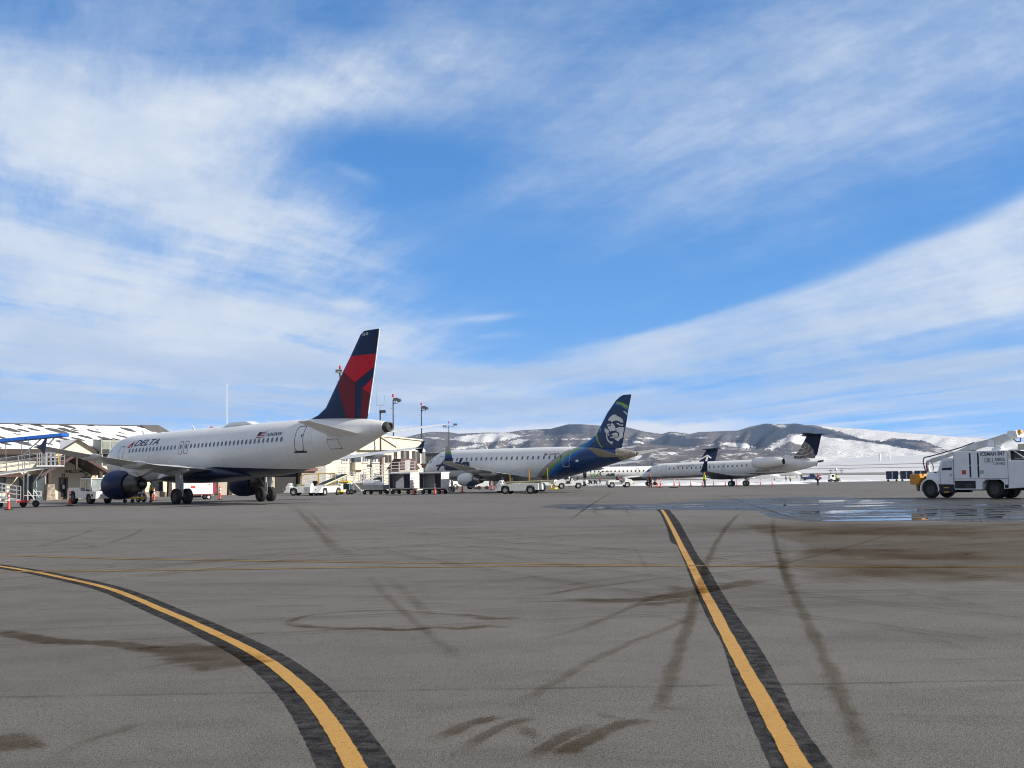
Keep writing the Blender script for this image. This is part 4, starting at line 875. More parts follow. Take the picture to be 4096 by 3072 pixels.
# ------------------------------------------------------------------ snow plain, taxiway strips and hills
def snow_mat(name, attr=False):
    m_ = bpy.data.materials.new(name); m_.use_nodes = True; q = NT(m_.node_tree); b = q.n['Principled BSDF']
    tc = q.node('ShaderNodeTexCoord', out=3); X, Y, Z = q.xyz(tc)
    if not attr:
        n1 = q.noise(q.comb(q.m('MULTIPLY', X, .006), q.m('MULTIPLY', Y, .02), 0), 1.0, 6, .62); n2 = q.noise(tc, .15, 5, .7)
        c = q.mix(q.m('MULTIPLY', q.sstep(q.m('ADD', n1, q.m('MULTIPLY', q.m('SUBTRACT', n2, .5), .25)), .48, .66), .60), (.58, .585, .60), (.30, .26, .21))
        c = q.mix(q.m('MULTIPLY', q.sstep(q.noise(tc, .5, 4, .7), .66, .75), .5), c, (.2, .17, .13))
    else:
        sn = q.node('ShaderNodeAttribute', out=2, attribute_name='snow'); fo = q.node('ShaderNodeAttribute', out=2, attribute_name='forest')
        n1 = q.noise(q.comb(q.m('MULTIPLY', X, .012), q.m('MULTIPLY', Y, .004), q.m('MULTIPLY', Z, .07)), 1.0, 7, .66); n2 = q.noise(q.comb(q.m('MULTIPLY', X, .05), q.m('MULTIPLY', Y, .016), q.m('MULTIPLY', Z, .18)), 1.0, 5, .72); n3 = q.noise(tc, .002, 4, .5)
        brush = q.mix(q.sstep(n3, .35, .65), (.095, .085, .085), (.150, .130, .118))
        brush = q.mix(q.m('MULTIPLY', q.sstep(n2, .4, .7), .5), brush, (.06, .055, .055))
        brush = q.mix(fo, brush, (.022, .030, .045))
        v = q.m('ADD', q.m('ADD', sn, q.m('MULTIPLY', q.m('SUBTRACT', n1, .5), 1.7)), q.m('MULTIPLY', q.m('SUBTRACT', n2, .5), 1.6))
        c = q.mix(q.sstep(v, .42, .72), brush, q.mix(q.sstep(n2, .3, .7), (.62, .61, .60), (.72, .70, .68)))
    q.put(b.inputs['Base Color'], c); b.inputs['Roughness'].default_value = .85; b.inputs['Specular IOR Level'].default_value = .2
    if attr:
        bp = q.n.new('ShaderNodeBump'); bp.inputs['Strength'].default_value = 1.0; bp.inputs['Distance'].default_value = 22.0
        q.put(bp.inputs['Height'], q.m('ADD', n1, q.m('MULTIPLY', n2, .35))); q.l.new(bp.outputs[0], b.inputs['Normal'])
    return m_
SNOWG = snow_mat('snow_ground')
def zs(X, Y):
    t = max(0, (Y - 285) / 3000)
    return -.97 + 16 * t ** 1.35 + .35 * math.sin(X * .011 + Y * .004) * sm(300, 500, Y) + 22 * sm(100, 1500, X) * sm(700, 3300, Y)
grid('snow_field', [-5000, -3000, -1800, -1000, -500, -250, -100, 0] + [40 * i for i in range(1, 16)] + [700, 900, 1200, 1600, 2200, 3000, 4200, 6000], [284, 300, 330, 360, 400, 450, 500, 560, 640, 750, 900, 1100, 1350, 1650, 2000, 2500, 3300, 4200], zs, SNOWG)
TAXI = M('old_asphalt', (.20, .18, .165), .9, var=.2, vs=.02)
def far_strip(name, y0, y1, x0, x1, skew, mat_):
    xs = [x0 + (x1 - x0) * i / 24 for i in range(25)]; v = []
    for y in (y0, y1):
        for x in xs: yy = y + skew * (x - x0); v.append((x, yy, zs(x, yy) + .12))
    o = MB().add(v, [(i, i + 1, i + 26, i + 25) for i in range(24)]).build(name, mat_); o['kind'] = 'structure'
far_strip('taxiway', 400, 600, -300, 60, 0, TAXI); far_strip('taxiway', 600, 820, 60, 420, -.9, TAXI)
far_strip('runway', 1150, 1270, 60, 2500, -.06, TAXI); far_strip('runway', 1800, 1880, 300, 3500, -.05, TAXI)

CREST = [(-900, 1800), (600, 1780), (1200, 1762), (1560, 1752), (1628, 1747), (1694, 1732), (1727, 1727), (1795, 1728), (1833, 1735), (1954, 1730), (2020, 1731), (2086, 1721), (2203, 1715), (2273, 1697), (2329, 1697), (2395, 1702), (2460, 1700), (2504, 1708), (2577, 1726), (2648, 1736), (2678, 1727), (2704, 1728), (2759, 1736), (2795, 1728), (2850, 1726), (2952, 1722), (3000, 1707), (3023, 1702), (3061, 1694), (3137, 1697), (3182, 1693), (3220, 1700), (3263, 1701), (3327, 1708), (3453, 1716), (3605, 1731), (3700, 1737), (3799, 1745), (3887, 1750), (3976, 1757), (4096, 1768), (4600, 1780), (5600, 1790)]
def lin(tab, x):
    if x <= tab[0][0]: return tab[0][1]
    for a, b in zip(tab, tab[1:]):
        if x <= b[0]: return a[1] + (b[1] - a[1]) * (x - a[0]) / (b[0] - a[0])
    return tab[-1][1]
def inside(p, poly):
    c = False; x, y = p
    for (x0, y0), (x1, y1) in zip(poly, poly[1:] + poly[:1]):
        if (y0 > y) != (y1 > y) and x < (x1 - x0) * (y - y0) / (y1 - y0) + x0: c = not c
    return c
SNOWP = [([(1790, 1757), (1860, 1742), (1950, 1733), (2040, 1733), (2085, 1743), (2040, 1757), (1960, 1770), (1870, 1768)], 1.0), ([(1650, 1748), (1740, 1746), (1790, 1757), (1730, 1757)], .6), ([(2030, 1770), (2070, 1757), (2115, 1757), (2080, 1775), (2040, 1776)], .9), ([(1800, 1795), (1880, 1782), (1980, 1770), (1900, 1788), (1830, 1800)], .9),
         ([(2870, 1779), (2900, 1771), (2960, 1773), (3010, 1785), (3035, 1792), (2960, 1788)], 1.0), ([(2140, 1757), (2300, 1755), (2420, 1753), (2420, 1760), (2250, 1758)], .7), ([(3060, 1796), (3120, 1765), (3165, 1737), (3185, 1742), (3140, 1775), (3090, 1798)], .95), ([(3165, 1750), (3180, 1738), (3225, 1737), (3230, 1775), (3195, 1777), (3170, 1766)], 1.1),
         ([(3215, 1745), (3275, 1743), (3340, 1753), (3440, 1765), (3560, 1782), (3680, 1805), (3800, 1822), (4100, 1835), (5600, 1840), (5600, 1910), (3200, 1910), (3210, 1830), (3150, 1815), (3230, 1800)], 1.1), ([(3255, 1700), (3330, 1706), (3460, 1714), (3610, 1729), (3760, 1740), (3900, 1750), (4096, 1765), (5600, 1785), (5600, 1835), (4000, 1830), (3850, 1815), (3780, 1795), (3690, 1762), (3560, 1752), (3530, 1765), (3450, 1756), (3400, 1738), (3340, 1722)], 1.1),
         ([(3090, 1697), (3140, 1697), (3150, 1706), (3120, 1712)], .55), ([(2690, 1728), (2720, 1729), (2740, 1740), (2700, 1745)], .4), ([(2530, 1760), (2575, 1770), (2570, 1776), (2540, 1770)], .8), ([(2570, 1748), (2610, 1748), (2612, 1756), (2580, 1757)], .6), ([(2785, 1748), (2830, 1748), (2822, 1756), (2795, 1755)], .7)]
DARKP = [[(2985, 1792), (2995, 1745), (3000, 1715), (3050, 1698), (3085, 1696), (3115, 1712), (3140, 1706), (3185, 1695), (3250, 1708), (3330, 1724), (3345, 1732), (3260, 1738), (3170, 1733), (3110, 1760), (3060, 1793)], [(3560, 1768), (3600, 1750), (3690, 1748), (3760, 1765), (3700, 1770), (3640, 1768)], [(3330, 1735), (3400, 1748), (3480, 1765), (3560, 1763), (3640, 1775), (3700, 1795), (3640, 1800), (3540, 1782), (3440, 1764), (3340, 1748)], [(2160, 1700), (2280, 1697), (2330, 1698), (2330, 1735), (2180, 1740)], [(2590, 1772), (2650, 1745), (2700, 1735), (2780, 1760), (2760, 1790), (2650, 1795)]]
def ridge(name, crest, D0, D1, step, base_y, mat_, snow0, rough, back=1500, rows=46):
    xs = [-1500, -900, -300, 300, 700, 1000, 1250] + list(range(1400, 4200, step)) + [4300, 4500, 4800, 5200, 5800]
    v = []; sa = []; fa = []; rnd = random.Random(3)
    ph = [(rnd.uniform(.002, .05), rnd.uniform(0, 6.3), rnd.uniform(.5, 6)) for _ in range(16)]
    for r in range(rows + 4):
        t = min(1.0, r / (rows - 1)); D = D0 + (D1 - D0) * t + max(0, r - rows + 1) / 4 * back
        for px in xs:
            yb = base_y + 0.0163 * (2048 - px); yc = lin(crest, px)
            dxr, dyr, dzr = ray(px, yc); el1 = dzr / dyr
            zc = EYE + el1 * D1; dxb, dyb, dzb = ray(px, yb); z0 = EYE + dzb / dyb * D0
            wob = sum(math.sin(px * a + b + t * c) for a, b, c in ph) / 16
            wob2 = sum(math.sin(px * a * 2.3 + b * 2 - t * c * 2.5) for a, b, c in ph) / 16
            z = z0 + (zc - z0) * (t ** .92) + rough * (1 - .45 * sm(3150, 3350, px)) * (wob * .7 + wob2 * .5 + (.35 - .27 * sm(3150, 3350, px)) * math.sin(px * .045 + 3 * math.sin(px * .013) - t * 5) * abs(math.sin(px * .021 + 1))) * math.sin(math.pi * min(1, t)) * 1.5
            if r >= rows: z = zc - (r - rows + 1) / 4 * abs(zc) * .5
            X_ = dxr / dyr * D; v.append((X_, D, z))
            p = toPx(X_, D, z); s_ = snow0(p, t); f_ = 0.0
            jx, jy = rnd.uniform(-7, 7), rnd.uniform(-2, 2); q_ = (p[0] + jx, p[1] + jy)
            if name == 'hills':
                for poly in DARKP:
                    if inside(q_, poly): f_ = 1.0; s_ = .02
                for poly, val in SNOWP:
                    if inside(q_, poly): s_ = val; f_ = 0
            sa.append(s_); fa.append(f_)
    k = len(xs)
    f = [(j * k + i, j * k + i + 1, (j + 1) * k + i + 1, (j + 1) * k + i) for j in range(rows + 3) for i in range(k - 1)]
    o = MB().add(v, f, 0, True).build(name, mat_); o['kind'] = 'structure'
    for nm, dt in (('snow', sa), ('forest', fa)):
        at = o.data.attributes.new(nm, 'FLOAT', 'POINT'); at.data.foreach_set('value', dt)
HM = snow_mat('snowy_hillside', True)
ridge('hills', CREST, 3600, 6500, 5, 1884, HM, lambda p, t: .20 + .10 * math.sin(p[0] * .013 + p[1] * .05) + .16 * sm(1745, 1800, p[1]), 26)
FC = [(-900, 1835), (1600, 1822), (1720, 1812), (1800, 1803), (2000, 1800), (2200, 1806), (2400, 1800), (2520, 1785), (2620, 1778), (2760, 1790), (2900, 1797), (3020, 1798), (3120, 1806), (3230, 1818), (3330, 1832), (3500, 1850), (4200, 1858), (5600, 1858)]
ridge('foothills', FC, 2300, 3500, 6, 1892, HM, lambda p, t: .30 + .14 * math.sin(p[0] * .02 + p[1] * .11) + (.6 if p[0] > 3240 else 0) + .1 * sm(1800, 1850, p[1]), 7, back=500, rows=26)


# ================================================================== terminal buildings (x along the wall, y into the building)
CREAM = M('cream_wall', (.66, .60, .48), .8, var=.05, vs=.8, bump=.15, bs=12)
TAN = M('tan_wall', (.40, .34, .27), .8, var=.08)
BROWN = M('brown_timber', (.036, .020, .015), .65, var=.25, vs=1.5)
MAROON = M('maroon_metal', (.055, .014, .012), .5)
STONE = M('rubble_stone', (.26, .21, .165), .85, var=.45, vs=3.5, bump=.6, bs=6)
WINM = M('window_glass', (.09, .11, .14), .12, var=.4, vs=.9)
FRAME = M('window_frame_paint', (.52, .47, .40), .6)
DARKIN = M('dark_interior', (.012, .011, .011), .7)
HANG = M('ribbed_grey_metal', (.15, .155, .14), .6, .2)
SNOWP_ = M('fresh_snow', (.68, .69, .71), .8, var=.04)
def snow_roof_mat():
    m_ = bpy.data.materials.new('snow_on_shingles'); m_.use_nodes = True; q = NT(m_.node_tree); b = q.n['Principled BSDF']
    tc = q.node('ShaderNodeTexCoord', out=3); X, Y, Z = q.xyz(tc)
    wob = q.noise(tc, 1.3, 4, .6)
    u = q.m('ADD', q.m('MULTIPLY', X, .62), q.m('MULTIPLY', Y, .26)); v = q.m('MULTIPLY', Y, .36)
    vec = q.comb(q.m('ADD', u, q.m('MULTIPLY', q.m('SUBTRACT', wob, .5), .35)), q.m('ADD', v, q.m('MULTIPLY', q.m('SUBTRACT', wob, .5), .5)), 0)
    vo = q.n.new('ShaderNodeTexVoronoi'); vo.voronoi_dimensions = '2D'; vo.inputs['Scale'].default_value = 1.0; vo.inputs['Randomness'].default_value = .8; q.put(vo.inputs['Vector'], vec)
    rnd = q.xyz(vo.outputs['Color'])[0]
    hole = q.sstep(q.m('SUBTRACT', q.m('MULTIPLY_ADD', rnd, .46, .03), vo.outputs['Distance']), 0, .03)
    c = q.mix(hole, q.mix(q.sstep(wob, .3, .7), (.80, .80, .81), (.85, .85, .84)), (.075, .072, .070))
    q.put(b.inputs['Base Color'], c); b.inputs['Roughness'].default_value = .85
    bp = q.n.new('ShaderNodeBump'); bp.inputs['Strength'].default_value = .4; bp.inputs['Distance'].default_value = .1; q.put(bp.inputs['Height'], q.m('SUBTRACT', 1.0, hole)); q.l.new(bp.outputs[0], b.inputs['Normal'])
    return m_
def panel(parent, name, x0, x1, z0, z1, y, mat_, d=.05): return MB().box(x0, x1, y - d, y, z0, z1).build(name, mat_, parent)
def window(parent, x0, x1, z0, z1, y=0.0, mull=1, frame=FRAME, sill=True, glass=WINM):
    w_ = panel(parent, 'window', x0, x1, z0, z1, y - .012, glass, .02)
    f = MB(); t = .07
    for a, b, c, d in ((x0 - t, x1 + t, z1, z1 + t), (x0 - t, x1 + t, z0 - t, z0), (x0 - t, x0, z0, z1), (x1, x1 + t, z0, z1)): f.box(a, b, y - .085, y - .003, c, d)
    for k in range(mull): xm = x0 + (x1 - x0) * (k + 1) / (mull + 1); f.box(xm - .03, xm + .03, y - .07, y - .033, z0, z1)
    if z1 - z0 > 1.1: f.box(x0, x1, y - .068, y - .034, z0 + (z1 - z0) * .55, z0 + (z1 - z0) * .55 + .05)
    f.build('frame', frame, w_)
    if sill: MB().box(x0 - .12, x1 + .12, y - .16, y - .088, z0 - .15, z0 - t - .003).build('sill', M('pale_sill', (.68, .64, .56)), w_)
    return w_
W0 = (-47.0, 137.0, 0.0)
def terminal():
    t = thing('terminal_building', 'long cream terminal under a patchy snow-covered roof with a brown gabled welcome porch', 'building', W0, R(44.6))
    MB().box(-60, 15.3, .0, 18, 0, 4.72).build('wall', CREAM, t)
    MB().box(15.3, 30.2, .6, 12, 0, 3.0).build('rear_wall', TAN, t)
    MB().box(-60, 15.6, -.035, -.003, 4.1, 4.6).build('tan_band', TAN, t)
    rm = snow_roof_mat()
    r = MB(); r.prism([(-1.1, 5.05), (9, 8.08), (19, 5.05), (19, 5.2), (9, 8.24), (-1.1, 5.2)], -61, 15.8, plane='yz')
    rf = r.build('roof', rm, t)
    MB().box(-61, 15.8, -1.22, -1.1, 4.66, 5.24).build('fascia', BROWN, rf); MB().box(-61, 15.8, -1.1, -.01, 4.62, 4.7).build('soffit', BROWN, rf)
    MB().prism([(8.75, 8.22), (9, 8.32), (9.25, 8.22)], -61.02, 15.85, plane='yz').build('ridge_cap', M('dark_ridge', (.11, .10, .10)), rf)
    MB().prism([(-1.0, 4.72), (9, 7.9), (19, 4.72)], 15.0, 15.25, plane='yz').build('gable_wall', TAN, t)
    MB().prism([(5.5, 7.05), (9.05, 8.26), (12.5, 7.05), (12.5, 7.15), (9.05, 8.37), (5.5, 7.15)], 13.4, 15.82, plane='yz').build('bare_roof_patch', M('bare_shingles', (.12, .11, .105), .9), rf)
    # dormer behind the porch
    d = MB().prism([(-2.6, 4.3), (.46, 6.1), (3.5, 4.3)], -1.35, 6).build('dormer', CREAM, t)
    MB().prism([(-2.9, 4.12), (.46, 6.1), (.46, 6.26), (-2.95, 4.27)], -1.6, 6).build('dormer_roof', SNOWP_, d)
    MB().prism([(3.8, 4.12), (.463, 6.1), (.463, 6.26), (3.85, 4.27)], -1.6, 6).build('dormer_roof', SNOWP_, d)
    for sx in (-1, 1): MB().prism([(.46 + sx * 3.42, 4.08), (.46 + sx * .003, 6.08), (.46 + sx * .003, 6.28), (.46 + sx * 3.42, 4.28)], -1.68, -1.605).build('barge_board', BROWN, d)
    # welcome porch
    p = MB()
    for sx in (-1, 1): p.prism([(-.9, 4.76), (-.9 + sx * 3.85, 2.62), (-.9 + sx * 3.85, 2.44), (-.9, 4.55)], -4.3, -.004)
    po = p.build('porch_roof', BROWN, t)
    for sx in (-1, 1):
        MB().prism([(-.9 + sx * .002, 4.82), (-.9 + sx * 3.95, 2.60), (-.9 + sx * 3.95, 2.30), (-.9 + sx * .002, 4.5)], -4.42, -4.31).build('barge_board', MAROON, po)
        b = MB().prism([(-1.0 + sx * 2.75 - .48, 0), (-1.0 + sx * 2.75 + .48, 0), (-1.0 + sx * 2.75 + .36, 1.6), (-1.0 + sx * 2.75 - .36, 1.6)], -4.45, -3.6).build('stone_pier', STONE, t)
        MB().box(-1.0 + sx * 2.75 - .17, -1.0 + sx * 2.75 + .17, -4.2, -3.86, 1.6, 2.85).build('post', BROWN, b)
    MB().box(-1.0, -.8, -4.15, -3.95, 3.1, 4.6).build('king_post', BROWN, po)
    MB().cyl((-.2, -4.03, 4.2), (-.2, -4.03, 3.5), .03, n=6).build('hanging_lamp', BLACK, po)
    def wl(u, v): return (-.25 + u, -.02, 2.74 + v)
    map_mesh(text2d('WELCOME', 2.32, .33, 0, .025), wl, 'welcome_lettering', BLKINK, t)
    for x0, x1, s in ((-.86, .14, '6'), (1.68, 2.70, '5')):
        dr = panel(t, 'door', x0, x1, .05, 2.3, -.004, M('door_brown', (.12, .07, .055), .6), .06)
        panel(dr, 'door_glass', x0 + .2, x1 - .2, .25, 2.1, -.068, GLASS, .01); MB().box(x1 - .15, x1 - .1, -.12, -.066, 1.0, 1.2).build('handle', STEEL, dr)
        panel(dr, 'notice', x0 + .38, x0 + .62, 1.1, 1.5, -.08, WHITE, .005)
        cx = x0 + .34; sg = panel(t, 'gate_sign', cx, cx + .32, 2.38, 2.66, -.004, M('sign_brown', (.07, .035, .03)), .04)
        map_mesh(text2d(s, .13, .2, 0, .02), lambda u, v: (cx + .095 + u, -.05, 2.42 + v), 'gate_number', WHITE, sg)
    for k in range(7): window(t, -8.6 - 2.6 * k, -6.6 - 2.6 * k, .9, 2.3, 0, 2, BROWN, False, GLASS)
    MB().prism([(-1.3, 2.55), (-.004, 3.05), (-.004, 2.6), (-1.3, 2.4)], -30, -5.2, plane='yz').build('awning', MAROON, t)
    v = MB().box(-5.1, -3.2, -1.9, -.004, .05, 2.5).build('glazed_vestibule', M('greenish_glass', (.06, .08, .085), .1), t)
    f = MB()
    for x in (-5.12, -4.2, -3.26): f.box(x, x + .08, -1.96, -1.903, .05, 2.5)
    f.box(-5.12, -3.18, -1.96, -1.903, 2.5, 2.62); f.build('frame', STEEL, v)
    for x in (8.2, 11.5, 19.2, 24.5): MB().prism([(x - .25, 0), (x + .25, 0), (x + .15, 2.6), (x - .15, 2.6)], -1.2, -.8).build('timber_post', BROWN, t)
    panel(t, 'stone_plinth', 6, 15.2, 0, .55, -.004, STONE, .12); panel(t, 'dark_glazing', 9.9, 11.2, .6, 2.0, -.004, GLASS, .04)
    MB().box(15.4, 31.9, -.6, .59, 2.62, 3.02).build('canopy_beam', M('red_brown_beam', (.16, .075, .05), .7), t)
    panel(t, 'dark_opening', 26.5, 30.1, .02, 2.55, .59, DARKIN, .04)
    # the cluttered mechanical unit beside it
    a = thing('ventilation_unit', 'grey-green ventilation unit with square panels standing high beside the terminal roof', 'machine', (W0[0] + 3.2 * .712 + 2 * .702, W0[1] + 3.2 * .702 - 2 * .712, 0), R(44.6))
    MB().box(-.45, 2.6, -.2, 1.6, 4.7, 6.15).build('housing', M('unit_grey_green', (.30, .32, .29), .55, dirt=.3), a, bevel=.03)
    for k in range(3): MB().box(-.3 + k * 1.0, .5 + k * 1.0, -.235, -.203, 5.3, 6.0).build('panel', M('unit_panel', (.20, .215, .19), .5), a); MB().box(-.3 + k * 1.0, .5 + k * 1.0, -.236, -.203, 4.75, 5.2).build('grille', BLACK, a)
    for x in (.3, 1.7): MB().lathe([(6.15, .5), (6.26, .5), (6.26, .01)], 'z', (x, .7, 0), 16).build('fan_cowl', BLACK, a)
    for x in (-.3, 2.4):
        for y in (0, 1.4): MB().box(x, x + .14, y - .06, y + .06, 0, 4.7).build('leg', STEEL, a)
terminal()
def terminal_two():
    t = thing('terminal_building', 'two-storey cream terminal with tall upper windows and sloping parapet beyond the tail', 'building', W0, R(44.6))
    MB().box(33.4, 42.3, .0, 14, 0, 6.5).build('wall', CREAM, t)
    MB().prism([(42.31, 0), (49.0, 0), (49.0, 6.45), (42.31, 6.98)], -.05, 12).build('parapet_wall', M('cream_wall_b', (.65, .59, .47), .8, var=.05, bump=.15, bs=12), t)
    MB().prism([(42.2, 6.98), (49.15, 6.45), (49.15, 6.62), (42.2, 7.14)], -.25, 12.1).build('coping', M('coping_cream', (.66, .60, .48), .7), t)
    g = MB().prism([(38.5, 5.5), (41.6, 6.95), (44.3, 5.62), (44.3, 5.2), (38.5, 5.2)], -.5, -.06).build('gable', CREAM, t)
    MB().prism([(41.6, 6.95), (44.45, 5.55), (44.5, 5.7), (41.6, 7.1)], -.7, 0).build('barge_board', M('coping_cream', (.66, .60, .48)), g)
    MB().box(43.3, 44.4, 3, 9, 6.5, 7.7).build('plant_room', M('grey_and_shade_render', (.33, .31, .28), .8), t)
    MB().box(42.15, 42.45, -.3, -.06, 0, 6.9).build('downpipe', M('pipe_brown', (.20, .13, .09)), t)
    MB().box(29.8, 33.39, -.2, 6, 0, 3.45).build('side_wing', M('grey_and_shade_render', (.33, .31, .28), .8), t)  # shade of the terminal's side wall put into its grey
    for x0, x1, z0, z1, m_ in ((36.0, 36.85, 3.78, 4.65, 2), (37.25, 38.02, 3.78, 4.65, 2), (39.28, 40.15, 3.75, 4.62, 2), (40.7, 41.38, 3.7, 4.65, 2), (41.65, 42.1, 3.7, 4.6, 0)): window(t, x0, x1, z0, z1, 0, m_, WHITE)
    for x0, x1, z0, z1, m_ in ((42.9, 43.2, 3.7, 4.5, 1), (43.5, 43.8, 3.7, 4.5, 1), (44.4, 44.76, 3.72, 5.08, 0), (45.56, 46.0, 3.75, 5.05, 1), (46.36, 46.78, 3.75, 5.05, 1), (47.5, 47.88, 3.6, 5.03, 1), (48.22, 48.6, 3.56, 5.0, 1)): window(t, x0, x1, z0, z1, -.05, m_, BROWN, False)
    b = MB().prism([(37.55, 3.66), (38.5, 3.66), (38.5, 2.75), (38.35, 2.5), (37.7, 2.5), (37.55, 2.75)], -.75, -.004).build('bay', CREAM, t)
    MB().prism([(37.5, 2.72), (38.55, 2.72), (38.3, 2.42), (37.75, 2.42)], -.8, -.753).build('bay_base', MAROON, b); MB().box(37.55, 38.5, -.7, -.01, 3.67, 4.35).build('bay_window', WINM, b)
    c = MB()
    for k in range(5): c.box(49.0, 49.02, 0, .01, 0, .01)
    cb = MB().lathe([(3.45, 1.15), (5.0, 1.15)], 'z', (49.05, 1.1, 0), 20).build('corner_bay_glass', WINM, t)
    f = MB()
    for k in range(20): a = 2 * math.pi * k / 20; f.cyl((49.05 + 1.17 * math.cos(a), 1.1 + 1.17 * math.sin(a), 3.45), (49.05 + 1.17 * math.cos(a), 1.1 + 1.17 * math.sin(a), 5.0), .04, n=5)
    f.build('frame', FRAME, cb)
    MB().lathe([(5.0, 1.25), (5.3, 1.22), (5.55, .9), (5.75, .02)], 'z', (49.05, 1.1, 0), 20).build('corner_bay_roof', CREAM, cb); MB().lathe([(2.9, .8), (3.0, 1.1), (3.45, 1.22)], 'z', (49.05, 1.1, 0), 20).build('corner_bay_base', MAROON, cb)
    MB().lathe([(0, .95), (2.9, .95)], 'z', (49.05, 1.1, 0), 20).build('corner_base', CREAM, cb)
    s = panel(t, 'wall_sign', 40.0, 40.78, 3.1, 3.4, -.004, M('sign_dark', (.07, .075, .08)), .04); panel(t, 'white_sign', 40.1, 41.2, 5.35, 5.75, -.52, WHITE, .03)
    for x in (34.6, 36.0, 39.0, 41.2): window(t, x, x + .7, .9, 2.2, 0, 0, FRAME, False)
    panel(t, 'doorway', 44.4, 46.4, .02, 2.3, -.053, DARKIN, .03)
    d = thing('entrance_canopy', 'small dark red hipped canopy in front of the two-storey terminal above the zigzag ramp', 'canopy', (W0[0] + 41 * .712 + 6 * .702, W0[1] + 41 * .702 - 6 * .712, 0), R(44.6))
    MB().loft([[(-1.6, -1.2, 2.7), (1.7, -1.2, 2.7), (1.7, 1.5, 2.7), (-1.6, 1.5, 2.7)], [(-.85, -.5, 4.0), (1.1, -.5, 4.0), (1.1, .9, 4.0), (-.85, .9, 4.0)]], smooth=False).build('roof', MAROON, d)
    MB().box(-1.4, 1.5, -1.0, 1.3, 0, 2.69).build('wall', TAN, d); panel(d, 'dark_opening', -1.1, 1.2, .05, 2.3, -1.003, DARKIN, .03)
terminal_two()
h = thing('hangar', 'long grey-green ribbed metal hangar low behind the nose of the middle jet', 'building', (-15.2, 262, 0), R(-6))
MB().box(-7, 14, 0, 22, -.8, 6.3).build('wall', HANG, h); m = MB()
for k in range(42): m.box(-6.9 + .5 * k, -6.72 + .5 * k, -.06, -.003, -.8, 6.28)
m.build('wall_rib', HANG, h); MB().box(-7.2, 14.2, -.3, 22.2, 6.303, 6.42).build('roof', M('dark_ridge', (.11, .10, .10)), h)
for k, (px_, yt) in enumerate(((3520, 1812), (3558, 1806))):
    rx, ry, rz_ = ray(px_, 1827); D_ = 600
    while zs(rx / ry * D_, D_) < EYE + rz_ / ry * D_ and D_ < 2600: D_ += 10
    X_ = rx / ry * D_; z0 = zs(X_, D_) - .3; ht = EYE + ray(px_, yt)[2] / ry * D_ - z0
    t = thing('silo', ('shorter' if k == 0 else 'taller') + ' of two slender white silos far off on the snowy plain', 'silo', (X_, D_, z0), 0, 'white silos on the plain')
    MB().lathe([(0, 1.5), (ht * .8, 1.5)], 'z', (0, 0, 0), 14).build('barrel', M('silo_white', (.75, .75, .76), .5), t); MB().lathe([(ht * .8, 1.6), (ht, .15)], 'z', (0, 0, 0), 14, cap1=True).build('roof', M('silo_roof', (.6, .6, .61), .5), t)

# ------------------------------------------------------------------ poles
def light_pole(x, y, ht, label, heads, base=False, r=.13):
    z = zg(x, y); t = thing('light_pole', label, 'light pole', (x, y, z), 0, 'floodlight poles along the apron')
    MB().cyl((0, 0, 0), (0, 0, ht - .9), r, r * .6, n=10).build('pole', M('pole_brown', (.075, .05, .04), .5, .3), t)
    for k, (ax, az_, tilt) in enumerate(heads):
        MB().tube([(0, 0, ht - 1.4), (ax * .8, -.2, ht - 1.3 + az_), (ax, -.3, ht - 1.0 + az_)], .04).build('arm', DSTEEL, t)
        hd = MB().box(-.42, .42, -.16, .16, -.2, .2).build('floodlight', DSTEEL, t, bevel=.05); hd.location = (ax, -.35, ht - .9 + az_); hd.rotation_euler = (R(35), 0, tilt)
        lens = MB().box(-.36, .36, -.172, -.163, -.15, .15).build('lens', M('lamp_lens', (.35, .36, .36), .2), hd)
    MB().cyl((0, 0, ht - .5), (0, 0, ht - .05), .13, n=8).build('warning_light', M('red_lamp', (.55, .02, .03), .3), t)
    MB().bar((-.45, 0, ht - 2.1), (.1, 0, ht - 2.1), .04).build('bracket', DSTEEL, t)
    if base: MB().lathe([(0, .36), (.78, .36), (.8, .01)], 'z', (0, 0, 0), 18).build('base_barrel', YEL, t)
    return t
light_pole(-22.1, 166.7, 16.2, 'tallest brown floodlight pole standing on a yellow barrel base behind the nearest tail fin', ((-.1, .1, .2), (1.1, 0, -.5)), True)
light_pole(-17.45, 190, 13.9, 'brown floodlight pole with lamps turned right, just right of the nearest jet tail', ((.45, .05, -.5), (.9, -.1, -.9)))
light_pole(-15.08, 215, 14.0, 'thin brown floodlight pole rising behind the two-storey terminal parapet', ((.4, .05, -.5), (.85, -.1, -.9)))
light_pole(-14.75, 300, 14.4, 'slim light pole with a pair of lamps spread either side, farthest of the poles', ((-.9, -.3, .4), (1.5, .1, -.4)))
t = thing('antenna_pole', 'short brown pole with one floodlight and two thin aerials on top', 'pole', (-16.8, 165, 0))
MB().cyl((0, 0, 0), (0, 0, 9.9), .13, .1, n=8).build('pole', M('pole_brown', (.075, .05, .04), .5, .3), t); MB().box(-.1, .7, -.2, .1, 9.9, 10.25).build('floodlight', DSTEEL, t, bevel=.04)
MB().tube([(-.5, 0, 13.0), (-.45, 0, 10.9), (.5, 0, 10.9), (.55, 0, 12.2)], .03).build('aerial', STEEL, t); MB().cyl((0, 0, 9.9), (0, 0, 10.9), .03, n=6).build('aerial_mast', STEEL, t)
